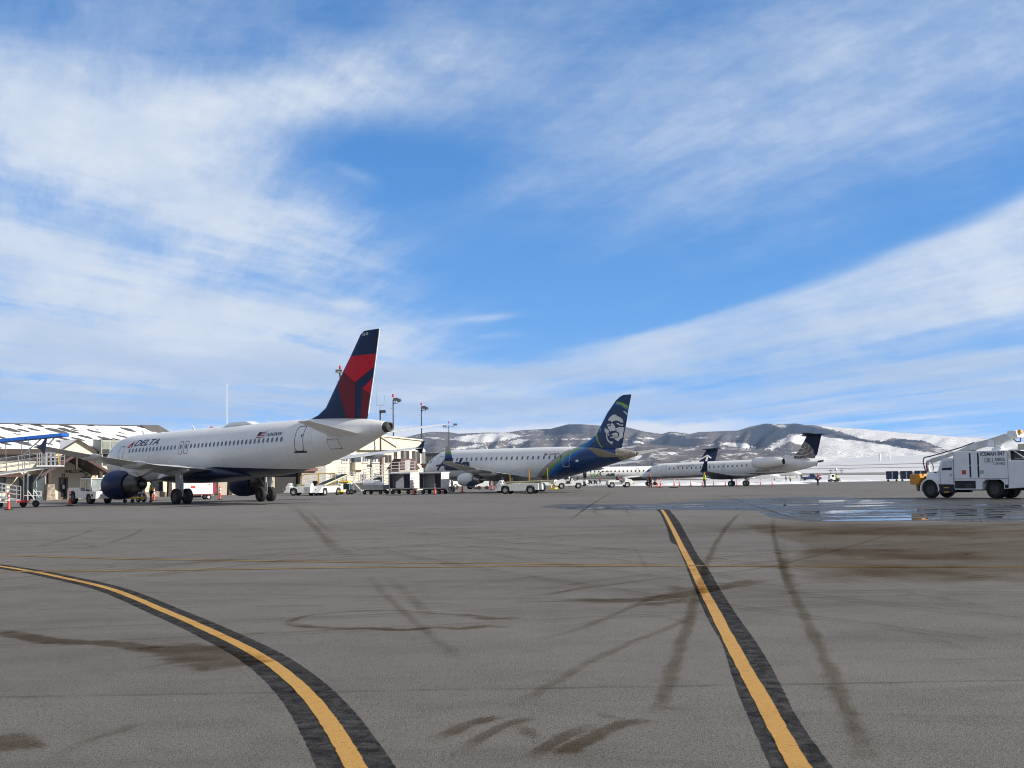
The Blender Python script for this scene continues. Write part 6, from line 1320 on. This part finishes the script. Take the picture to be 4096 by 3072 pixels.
def pushback():
    t = thing('pushback_tractor', 'white pushback tractor with glazed cab beside the near engine', 'tractor', (-34.6, 106.6, 0), R(-42))
    MB().prism([(-2.0, .45), (-1.75, .45), (-1.7, .9), (-1.45, 1.05), (-1.0, 1.05), (-.75, .9), (-.7, .45), (.9, .45), (1.0, .75), (1.25, .85), (1.6, .75), (1.7, .42), (2.4, .42), (2.45, 1.0), (.1, 1.05), (0, 1.32), (-1.75, 1.32), (-2.0, 1.15)], -.95, .95).build('body', GSE, t, bevel=.04)
    cab = MB().prism([(.0, 1.33), (1.75, 1.06), (1.75, 1.1), (1.5, 1.98), (.05, 1.98)], -.85, .85).build('cab_glass', M('cab_glass', (.20, .23, .24), .1), t)
    MB().box(-.05, 1.6, -.9, .9, 1.982, 2.08).build('cab_roof', GSE, t, bevel=.03)
    for x, y in ((-.02, -.87), (.75, -.87), (1.58, -.87), (-.02, .87), (.75, .87), (1.58, .87)): MB().box(x - .04, x + .04, y - .02, y + .02, 1.06, 1.98).build('cab_pillar', GSE, t)
    wn = MB().box(.06, .66, -.895, -.89, 1.35, 1.9).build('side_window', GLASS, t)
    for x, r in ((-1.22, .5), (1.32, .42)):
        for y in (-.78, .78): wheel(t, x, y, r, r, .34, HUBD)
    for y in (-.5, .5): MB().lathe([(0, .09), (.02, .08), (.021, .001)], 'x', (2.452, y, .75), 10).build('headlight', M('lamp_lens', (.35, .36, .36)), t); MB().box(1.8, 2.0, y * 1.93, y * 1.95, .6, .8).build('marker_plate', BLACK, t)
    MB().lathe([(2.08, .08), (2.2, .07), (2.21, .01)], 'z', (.6, 0, 0), 10).build('beacon', M('amber_beacon', (.75, .30, .02)), t)
pushback()
t = thing('tow_bar', 'yellow tow bar on small wheels reaching from tractor to nose wheels', 'tow bar', (-32.3, 108.0, 0), R(14))
MB().cyl((-1.4, 0, .42), (1.5, 0, .40), .075, n=10).build('bar', M('post_yellow', (.75, .52, .02)), t); MB().box(1.4, 1.65, -.2, .2, .3, .5).build('coupling', YEL, t)
for y in (-.25, .25): wheel(t, .1, y, .16, .16, .1, HUBD); wheel(t, .7, y, .16, .16, .1, HUBD)
MB().bar((.1, 0, .16), (.1, 0, .4), .06).build('wheel_bracket', YEL, t)
t = thing('lavatory_cart', 'small two-wheeled cart with dark green tank and upright frame by the ramp', 'service cart', (-17.6, 138.0, 0), R(-20))
MB().box(-.35, .35, -.3, .3, .55, 1.15).build('tank', M('dark_green', (.02, .06, .045), .5), t, bevel=.03); wheel(t, .3, -.4, .28, .28, .12, HUB); wheel(t, .3, .4, .28, .28, .12, HUB)
f = MB()
for x in (-.45, .42): f.bar((x, -.35, .25), (x, -.35, 1.35), .05)
f.bar((-.45, -.35, .5), (.42, -.35, .5), .05); f.build('frame', ALU, t); wheel(t, -.7, 0, .2, .2, .1, HUBD)

def car(loc, rz, label, paint, kind, ht=1.75, name='car'):
    t = thing(name, label, 'car', loc, rz)
    prof = [(-2.3, .38), (2.25, .38), (2.3, .75), (2.15, .95), (1.05, 1.06), (.45, ht - .05), (.2, ht)]
    prof += [(-1.9, ht), (-2.2, 1.1), (-2.32, .9)] if kind == 'suv' else [(-.45, ht), (-.62, 1.1), (-2.3, 1.06)]
    b = MB().prism(prof, -.92, .92).build('body', paint, t, bevel=.07)
    for sy in (-1, 1):
        y = sy * .925
        for x0, x1 in (((-.55, .42), (-1.75, -.65)) if kind == 'suv' else ((-.42, .45),)):
            w_ = MB().prism([(x0, 1.1), (x1 + .22, 1.1), (x1 - (.1 if x1 > 0 else 0), ht - .1), (x0, ht - .1)], min(y, y + sy * .006), max(y, y + sy * .006)).build('side_window', GLASS, t)
        for x in (-1.4, 1.45): wheel(t, x, sy * .82, .37, .37, .24, HUB); MB().lathe([(0, .46), (.01, .46)], 'y', (x, sy * .917, .40), 18, cap0=True, cap1=True).build('wheel_arch', BLACK, t)
        MB().box(2.27, 2.32, sy * .6 - .15, sy * .6 + .15, .68, .84).build('headlight', M('lamp_lens', (.35, .36, .36)), t); MB().box(-2.34, -2.29, sy * .75 - .08, sy * .75 + .08, .7, .95).build('tail_light', RED, t)
    MB().prism([(1.02, 1.08), (.46, ht - .08), (.47, ht - .05), (1.06, 1.08)], -.8, .8).build('windscreen', GLASS, t)
    MB().box(2.25, 2.38, -.85, .85, .4, .58).build('bumper', BLACK, t)
    return t
car((-6.7, 171.5, 0), R(25), 'white sport utility car parked behind the covered carts', GSE, 'suv', 1.8)
car((74.5, 326, -.97), R(-4), 'dark blue pickup parked far off behind the people on the right', M('dark_blue_car', (.012, .03, .09), .3, coat=.5), 'pickup', 1.8, 'pickup_truck')
car((9.0, 230, zg(9, 230)), R(15), 'white van-like car far behind the tail of the middle jet', GSE, 'suv', 2.0)
for k in range(3):
    x, y = 80.6 + 2.75 * k, 277.5 - .9 * k
    t = thing('container_cart', ['dark blue curtain-sided cart at left end of the row near the truck', 'dark blue curtain-sided cart in the middle of the row behind the truck nose', 'dark blue curtain-sided cart half hidden behind the yellow hopper'][k], 'baggage cart', (x, y, zg(x, y)), R(-16), 'dark blue carts in a row far right')
    MB().box(-1.25, 1.25, -.75, .75, .5, 2.15).build('curtain_side', M('cart_blue', (.012, .03, .075), .6), t, bevel=.03); MB().box(-1.3, 1.3, -.8, .8, 2.153, 2.25).build('roof', WHITE, t)
    for xx in (-.85, .85):
        for yy in (-.6, .6): wheel(t, xx, yy, .24, .24, .15, HUBD, n=14)
    MB().box(-.1, .12, -.76, -.753, .55, 2.1).build('pale_strap', JETG, t)
t = thing('snow_blower', 'small pale snow-clearing machine beside the distant pickup', 'machine', (71.5, 292, -.96), R(10))
MB().prism([(-.9, .4), (1.0, .4), (1.1, .9), (.4, 1.0), (.2, 1.7), (-.7, 1.7), (-.9, 1.1)], -.6, .6).build('body', GSE, t, bevel=.05); MB().box(-.5, .1, -.61, -.604, 1.1, 1.55).build('window', GLASS, t)
for x in (-.6, .65):
    for y in (-.55, .55): wheel(t, x, y, .36, .36, .2, HUBD, n=14)
MB().prism([(1.1, .15), (1.6, .15), (1.2, .9)], -.9, .9).build('plough', STEEL, t)

t = thing('wedge_cart', 'small white wedge-nosed cart beneath the engine of the middle jet', 'service cart', (-3.9, 165.5, 0), R(184))
MB().prism([(-.75, .35), (.8, .35), (.85, .55), (-.2, 1.05), (-.75, 1.05)], -.5, .5).build('body', WHITE, t, bevel=.03); MB().box(-.7, .75, -.52, .52, .28, .347).build('frame', M('dark_red_frame', (.16, .015, .015)), t)
for x in (-.5, .5):
    for y in (-.45, .45): wheel(t, x, y, .24, .24, .14, HUBD, n=14)
for k, (qx, lab) in enumerate(((2362, 'dark loaded baggage dolly left of the pair beneath the lettered jet'), (2382, 'dark loaded baggage dolly right of the pair beneath the lettered jet'))):
    gx, gy = G(qx, 1937); t = thing('baggage_dolly', lab, 'baggage cart', (gx, gy, zg(gx, gy)), R(8), 'dark dollies beneath the lettered jet')
    MB().box(-.42, .42, -.5, .5, .3, .36).build('deck', DSTEEL, t); MB().box(-.38, .0, -.45, .4, .363, 1.0).build('bag', BLKISH, t, bevel=.05); MB().box(.03, .38, -.4, .45, .363, .85).build('bag', M('brown_bag', (.06, .045, .035), .7), t, bevel=.05)
    for x in (-.3, .3):
        for y in (-.4, .4): wheel(t, x, y, .14, .14, .1, HUBD, n=12)

# ------------------------------------------------------------------ small aircraft in the distance
def small_jet(loc, rz, label):
    t = thing('business_jet', label, 'airplane', loc, rz, 'small aircraft parked beyond the apron')
    tab = [(0, .02, 1.2, 1.16), (.4, .3, 1.5, .9), (1.2, .6, 1.85, .7), (2.0, .8, 2.35, .62), (2.8, .92, 2.55, .6), (9, .92, 2.55, .6), (12, .6, 2.5, 1.0), (14.5, .1, 2.3, 1.9)]
    j = Jet(8, tab, t); j.fuselage(JETW, n=24)
    for sd in (1, -1):
        j.wing('wing', [(.7, 6.5, 9.6, .85, .12), (7.5, 9.3, 10.5, 1.2, .1)], JETW, sd); j.wing('horizontal_stabilizer', [(.05, 13.0, 14.6, 4.7, .1), (2.9, 14.0, 14.9, 4.75, .09)], JETW, sd)
        MB().lathe([(j.x(9.6), .4), (j.x(10.2), .5), (j.x(11.5), .46), (j.x(12.3), .3)], 'x', (0, sd * 1.35, 2.2), 16, cap0=True, cap1=True).build('engine', JETW, t)
        j.gear('main_landing_gear', 8.4, sd * 1.5, 0, .9, .28, .18, .16, sr=.06); j.decal('cockpit_window', [[(1.5, 1.95), (2.35, 2.0), (2.4, 2.3), (1.95, 2.28)]], GLASS, sd, .02)
        j.decal('cabin_window', [rrect(4 + .8 * k, 1.85, .3, .36, .13) for k in range(5)], GLASS, sd, .015)
    j.gear('nose_landing_gear', 1.6, 0, 0, .9, .2, .1, .1, sr=.05)
    j.wing('tail_fin', [(0, 11.2, 14.2, 2.3, .06), (0, 12.8, 14.7, 4.8, .07)], JETW, 1, vertical=True)
small_jet((84.8, 420, zs(90, 420)), R(-22), 'white business jet nose showing under the tail of the globe-tailed jet')
small_jet((62.5, 345, zs(66, 345)), R(-12), 'pale business jet with dark wing, low behind the rear wheels of the globe-tailed jet')
def twin_prop():
    Y_ = 640; rx, ry, rz_ = ray(3345, 1890); X_ = rx / ry * Y_
    t = thing('twin_propeller_plane', 'small white twin propeller plane facing the camera on the far taxiway', 'airplane', (X_, Y_, zs(X_, Y_) + .14), R(-103), 'small aircraft parked beyond the apron')
    tab = [(0, .02, 1.75, 1.7), (.4, .32, 2.0, 1.4), (1.5, .55, 2.3, 1.2), (2.3, .68, 2.75, 1.15), (3.2, .72, 2.85, 1.12), (8.5, .72, 2.8, 1.15), (11, .45, 2.7, 1.6), (13.3, .08, 2.6, 2.3)]
    j = Jet(5.5, tab, t); j.fuselage(JETW, n=20)
    for sd in (1, -1):
        j.wing('wing', [(.5, 4.2, 6.5, 1.35, .14), (2.6, 4.4, 6.3, 1.5, .13), (8.8, 5.0, 6.1, 2.1, .11)], JETG, sd); j.wing('horizontal_stabilizer', [(.05, 12.2, 13.5, 4.45, .1), (2.8, 12.8, 13.6, 4.5, .09)], JETG, sd)
        e = MB().lathe([(j.x(2.5), .2), (j.x(2.8), .36), (j.x(4), .42), (j.x(6), .3), (j.x(6.8), .05)], 'x', (0, sd * 2.6, 1.6), 16, cap0=True).build('engine', JETG, t)
        p = MB(); o = (j.x(2.42), sd * 2.6, 1.6)
        for k in range(4): a = R(45 + 90 * k); p.bar(o, (o[0], o[1] + 1.25 * math.cos(a), o[2] + 1.25 * math.sin(a)), .1)
        p.build('propeller', DSTEEL, e); MB().lathe([(j.x(2.1), .02), (j.x(2.5), .2)], 'x', (0, sd * 2.6, 1.6), 12).build('spinner', STEEL, e)
        j.gear('main_landing_gear', 5.3, sd * 2.6, 0, 1.5, .28, .2, .16, sr=.06); j.decal('cockpit_window', [[(2.0, 2.25), (2.8, 2.3), (2.75, 2.62), (2.3, 2.55)]], GLASS, sd, .02)
    j.gear('nose_landing_gear', 1.3, 0, 0, 1.4, .22, .12, .1, sr=.05)
    j.wing('tail_fin', [(0, 10.5, 13.2, 2.5, .06), (0, 12.2, 13.5, 4.5, .08)], JETW, 1, vertical=True)
twin_prop()

# ------------------------------------------------------------------ cones and posts
def cone(x, y, label, ht=1.15, group='orange marker posts on the apron'):
    t = thing('marker_post', label, 'traffic post', (x, y, zg(x, y)), random.uniform(0, 6), group)
    MB().box(-.2, .2, -.2, .2, 0, .07).build('rubber_base', BLACK, t, bevel=.02)
    MB().lathe([(.07, .13), (.12, .105), (ht * .55, .075), (ht - .1, .06), (ht - .04, .035), (ht, .03), (ht, .001)], 'z', (0, 0, 0), 14).build('post', CONE, t)
    MB().lathe([(ht * .5, .082), (ht * .64, .076)], 'z', (0, 0, 0), 14).build('white_band', CONEW, t); MB().lathe([(ht * .74, .072), (ht * .84, .067)], 'z', (0, 0, 0), 14).build('white_band', CONEW, t)
for x, y, lab in ((-33.64, 86.88, 'orange marker post nearest the left edge, in front of the blue-canopied ramp'), (-33.56, 98.59, 'orange marker post by the rear wheel of the white pushback tractor'), (-31.93, 115.76, 'orange marker post between the near engine and the main wheels'), (-26.4, 117.2, 'orange marker post right of the white generator cart'),
                  (-9.79, 127.63, 'orange marker post between the two covered baggage carts'), (-7.7, 127.43, 'orange marker post in front of the empty covered cart'), (-5.51, 139.78, 'orange marker post left of the engine of the middle jet'), (-2.7, 160.4, 'fat red post beside the console of the grey belt loader'),
                  (18.94, 168.17, 'tallest orange post in the cluster behind the person in dark clothes'), (18.2, 171.5, 'left orange post of the cluster beneath the grey jet nose'), (19.0, 172.5, 'orange post at the back of the cluster beneath the grey jet nose'), (21.3, 173.0, 'lone orange post right of the cluster beneath the grey jet'), (-8.4, 150, 'short orange post low between the wheels of the carts')):
    cone(x, y, lab, 1.2)
for k in range(9): cone(30 + 2.0 * k, 236 - .5 * k, 'orange marker post in the far row seen beneath the globe-tailed jet', 1.2, 'far row of orange posts beneath the jet')
for k, (x, y) in enumerate(((20.4, 166.5), (-38.4, 88.0))):
    o = MB().prism([(-.6, 0), (.6, 0), (.5, .14), (-.5, .14)], -.15, .15).build('wheel_chock', BLACK); o.location = (x, y, zg(x, y)); tag(o, ('black rubber chock on the ground beside the orange post cluster', 'black chock at the left edge near the orange marker post')[k], 'chock')

# snow banks ploughed up along the apron edge
def bank(name, x0, x1, y, w_, hmax, seed, skew=0):
    rnd = random.Random(seed); n_ = 60; rows = 9; v = []
    for i in range(n_ + 1):
        x = x0 + (x1 - x0) * i / n_; e = math.sin(math.pi * i / n_) ** .4
        hh = hmax * e * (.6 + .4 * math.sin(i * .7 + seed) * math.sin(i * .23 + seed)) + rnd.uniform(0, .12)
        for r in range(rows):
            t = r / (rows - 1); yy = y + skew * (x - x0) + (t - .5) * w_ + rnd.uniform(-.2, .2)
            z = min(zg(x, yy), zs(x, max(yy, 285))) + hh * math.sin(math.pi * t) ** .8 * rnd.uniform(.85, 1.1) - .05
            v.append((x, yy, z))
    f = [(i * rows + r, (i + 1) * rows + r, (i + 1) * rows + r + 1, i * rows + r + 1) for i in range(n_) for r in range(rows - 1)]
    o = MB().add(v, f, 0, True).build(name, SNOWP_); o['kind'] = 'structure'
bank('snow_bank', 14, 60, 262, 8, .9, 1); bank('snow_bank', 56, 84, 300, 10, .6, 2); bank('snow_bank', 84, 170, 288, 5, .35, 3); bank('snow_bank', -2, 16, 240, 6, .5, 5)


# ================================================================== people
SKIN = M('skin', (.50, .30, .22), .55); HIVIS = M('hi_vis_yellow', (.55, .72, .03), .6); REDJ = M('red_jacket', (.55, .035, .03), .6); BLKCLOTH = M('black_cloth', (.014, .014, .016), .8); HATR = M('red_beanie', (.6, .06, .05), .8); HATK = M('black_beanie', (.02, .02, .022), .8); HAIR = M('brown_hair', (.04, .025, .018), .7)
def skin_mesh(name, verts, edges, mats, parent, root=0, sub=1, matfn=None):
    bm = bmesh.new(); lay = bm.verts.layers.skin.verify()
    bv = [bm.verts.new(p) for p, r in verts]
    for v, (p, r) in zip(bv, verts): v[lay].radius = (r, r) if not isinstance(r, tuple) else r
    bv[root][lay].use_root = True
    for a, b in edges: bm.edges.new((bv[a], bv[b]))
    me = bpy.data.meshes.new('t'); bm.to_mesh(me); bm.free()
    o = bpy.data.objects.new('t', me); COL.objects.link(o)
    md = o.modifiers.new('s', 'SKIN'); md.use_smooth_shade = True; md.branch_smoothing = .6
    sd = o.modifiers.new('d', 'SUBSURF'); sd.levels = sub; sd.render_levels = sub
    dg = bpy.context.evaluated_depsgraph_get(); m2 = bpy.data.meshes.new_from_object(o.evaluated_get(dg)); bpy.data.objects.remove(o)
    m2.name = name; m2.materials.clear()
    for m_ in mats: m2.materials.append(m_)
    for p in m2.polygons: p.use_smooth = True; p.material_index = matfn(p.center) if matfn else 0
    ob = bpy.data.objects.new(name, m2); COL.objects.link(ob); ob.parent = parent
    return ob
def person(loc, face, label, jacket, trousers, hat, armL, armR, stance=.10, sit=False, ht=1.76, lean=0.0):
    t = thing('person', label, 'person', loc, face, 'ground crew on the apron'); k = ht / 1.76
    def P(x, y, z): return (x * k + lean * z * .1, y * k, z * k)
    hip = .92 if not sit else .50
    V = [(P(0, 0, hip + .03), (.15, .11)), (P(0, 0, hip + .22), (.14, .10)), (P(.01, 0, hip + .44), (.17, .11)), (P(0, 0, hip + .53), (.09, .075)), (P(.0, 0, hip + .60), .055), (P(.02, 0, hip + .68), (.075, .09)), (P(.02, 0, hip + .77), (.078, .10)), (P(.01, 0, hip + .835), (.05, .06))]
    E = [(i, i + 1) for i in range(7)]
    V.append((P(.125, 0, hip + .715), .018)); E.append((5, 8))          # nose
    jv = [(P(0, 0, hip - .06), (.18, .15)), (P(0, 0, hip + .1), (.17, .135)), (P(.01, 0, hip + .3), (.175, .13)), (P(.01, 0, hip + .46), (.19, .13)), (P(0, 0, hip + .56), (.085, .08))]; je = [(0, 1), (1, 2), (2, 3), (3, 4)]
    tv = [(P(0, 0, hip), (.16, .13))]; te = []
    for s_, arm in ((1, armL), (-1, armR)):
        sh = (.0, s_ * .19, hip + .48); el_, wr = arm
        e0 = (sh[0] + el_[0], sh[1] + s_ * el_[1], sh[2] + el_[2]); w0 = (e0[0] + wr[0], e0[1] + s_ * wr[1], e0[2] + wr[2])
        d = Vector(wr).normalized(); d = Vector((d.x, s_ * d.y, d.z))
        b = len(V); V += [(P(*sh), .068), (P(*e0), .046), (P(*w0), .032), (P(*(Vector(w0) + d * .07)), (.040, .022))]; E += [(2, b), (b, b + 1), (b + 1, b + 2), (b + 2, b + 3)]
        perp = d.orthogonal().normalized() if abs(d.z) < .9 else Vector((1, 0, 0))
        for q_, ln in ((-.028, .055), (-.010, .07), (.010, .066), (.028, .05)):
            f0 = Vector(w0) + d * .10 + perp * q_; f1 = f0 + d * ln * .6 + Vector((0, -s_ * .008, 0)); f2 = f1 + d * ln * .45 + Vector((0, -s_ * .018, 0)); c = len(V)
            V += [(P(*f0), .009), (P(*f1), .0085), (P(*f2), .007)]; E += [(b + 3, c), (c, c + 1), (c + 1, c + 2)]
        th = Vector(w0) + d * .05 + perp * -.045; c = len(V); V += [(P(*th), .010), (P(*(th + d * .045 + perp * -.012)), .008)]; E += [(b + 2, c), (c, c + 1)]
        b = len(jv); jv += [(P(*sh), .088), (P(*e0), .068), (P(*(Vector(w0) - d * .02)), .056)]; je += [(3, b), (b, b + 1), (b + 1, b + 2)]
        hx = (.0, s_ * .09, hip - .05)
        kn = (.02, s_ * (.1 + stance * .5), .48) if not sit else (.42, s_ * .12, hip)
        an = (-.02, s_ * (.1 + stance), .08) if not sit else (.45, s_ * .13, .08)
        to = (an[0] + .17, an[1] + s_ * .03, .035)
        b = len(V); V += [(P(*hx), .085), (P(*kn), .058), (P(*an), .042), (P(*to), (.04, .03))]; E += [(0, b), (b, b + 1), (b + 1, b + 2), (b + 2, b + 3)]
        b = len(tv); tv += [(P(*hx), .105), (P(*kn), .078), (P(an[0], an[1], an[2] + .06), .07), (P(an[0] + .02, an[1], .05), (.055, .05)), (P(to[0], to[1], .045), (.052, .042))]; te += [(0, b), (b, b + 1), (b + 1, b + 2), (b + 2, b + 3), (b + 3, b + 4)]
    skin_mesh('body', V, E, [SKIN], t)
    skin_mesh('trousers', tv, te, [trousers, BLACK], t, matfn=lambda c: 1 if c.z < .11 * k and not sit else 0)
    skin_mesh('jacket', jv, je, [jacket], t)
    hz = (hip + .75) * k
    MB().lathe([(hz, .105 * k), (hz + .06 * k, .10 * k), (hz + .11 * k, .07 * k), (hz + .13 * k, .01)], 'z', (.015 * k + lean * hz * .1, 0, 0), 16).build('beanie', hat, t)
    for s_ in (1, -1): MB().lathe([(0, .012), (.006, .008), (.007, .001)], 'x', (.105 * k + lean * hz * .1, s_ * .032 * k, (hip + .755) * k - .03), 8).build('eye', BLACK, t)
    return t
DOWN = ((.02, .06, -.29), (.06, .0, -.26)); BENT = ((.0, .08, -.27), (.22, -.05, -.02))
def gp(x, y): return (x, y, zg(x, y))
person(gp(24.73, 168.74), R(200), 'person in a long yellow hi-vis jacket and red hat standing beneath the grey winglet', HIVIS, BLKCLOTH, HATR, DOWN, DOWN, .06, ht=1.95)
person(gp(17.35, 165.5), R(230), 'person in dark clothes with a red cap standing beside the orange posts', M('dark_red_jacket', (.09, .015, .02), .7), BLKCLOTH, HATR, DOWN, BENT, .10, ht=1.75)
person(gp(45.58, 195.42), R(20), 'person in a red jacket raising one arm towards the right', REDJ, BLKCLOTH, HATR, ((.1, .1, -.22), (.18, .0, -.1)), ((.24, .06, .02), (.26, .0, .07)), .06, ht=1.85)
person(gp(66.92, 270), R(265), 'person in a yellow hi-vis jacket with feet apart on the apron edge', HIVIS, BLKCLOTH, HATK, DOWN, DOWN, .2, ht=1.8)
person(gp(57.5, 270.9), R(190), 'person in a yellow hi-vis jacket walking beneath the tail of the grey jet', HIVIS, BLKCLOTH, HATK, DOWN, BENT, .14, ht=1.8)
person(gp(-30.3, 109.0), R(180), 'person in a yellow hi-vis vest standing behind the nose wheels by the near engine', HIVIS, BLKCLOTH, HATK, DOWN, BENT, .08, ht=1.78)
person((13.9, 172.8, zg(14, 172) + .40), R(8), 'person in red sitting on the grey-shaded baggage tug', REDJ, BLKCLOTH, HATK, BENT, BENT, .05, sit=True, ht=1.7)
person((*G(2401, 1937), zg(*G(2401, 1937))), R(60), 'person in a red jacket standing beneath the belly of the lettered jet', REDJ, BLKCLOTH, HATK, DOWN, BENT, .08, ht=1.7)
person((60.6, 290, -.95), R(170), 'person in dark clothes walking left of the distant pickup', BLKCLOTH, BLKCLOTH, HATK, DOWN, DOWN, .14, ht=1.78)
person((70.2, 318, -.97), R(260), 'person in dark clothes standing by the tail of the distant pickup', BLKCLOTH, BLKCLOTH, HATK, DOWN, BENT, .06, ht=1.78)


# ------------------------------------------------------------------ thin winter haze
hz_ = MB().box(-9000, 9000, -500, 11000, -140, 620).build('haze', None or bpy.data.materials.new('haze_air'))
tag(hz_, None, None, None, 'stuff')
hm = hz_.data.materials[0]; hm.use_nodes = True; q = NT(hm.node_tree); q.n.clear()
pv = q.n.new('ShaderNodeVolumePrincipled'); pv.inputs['Color'].default_value = (.45, .63, .95, 1); pv.inputs['Density'].default_value = 4.2e-5; pv.inputs['Anisotropy'].default_value = .1
ou = q.n.new('ShaderNodeOutputMaterial'); q.l.new(pv.outputs[0], ou.inputs['Volume'])
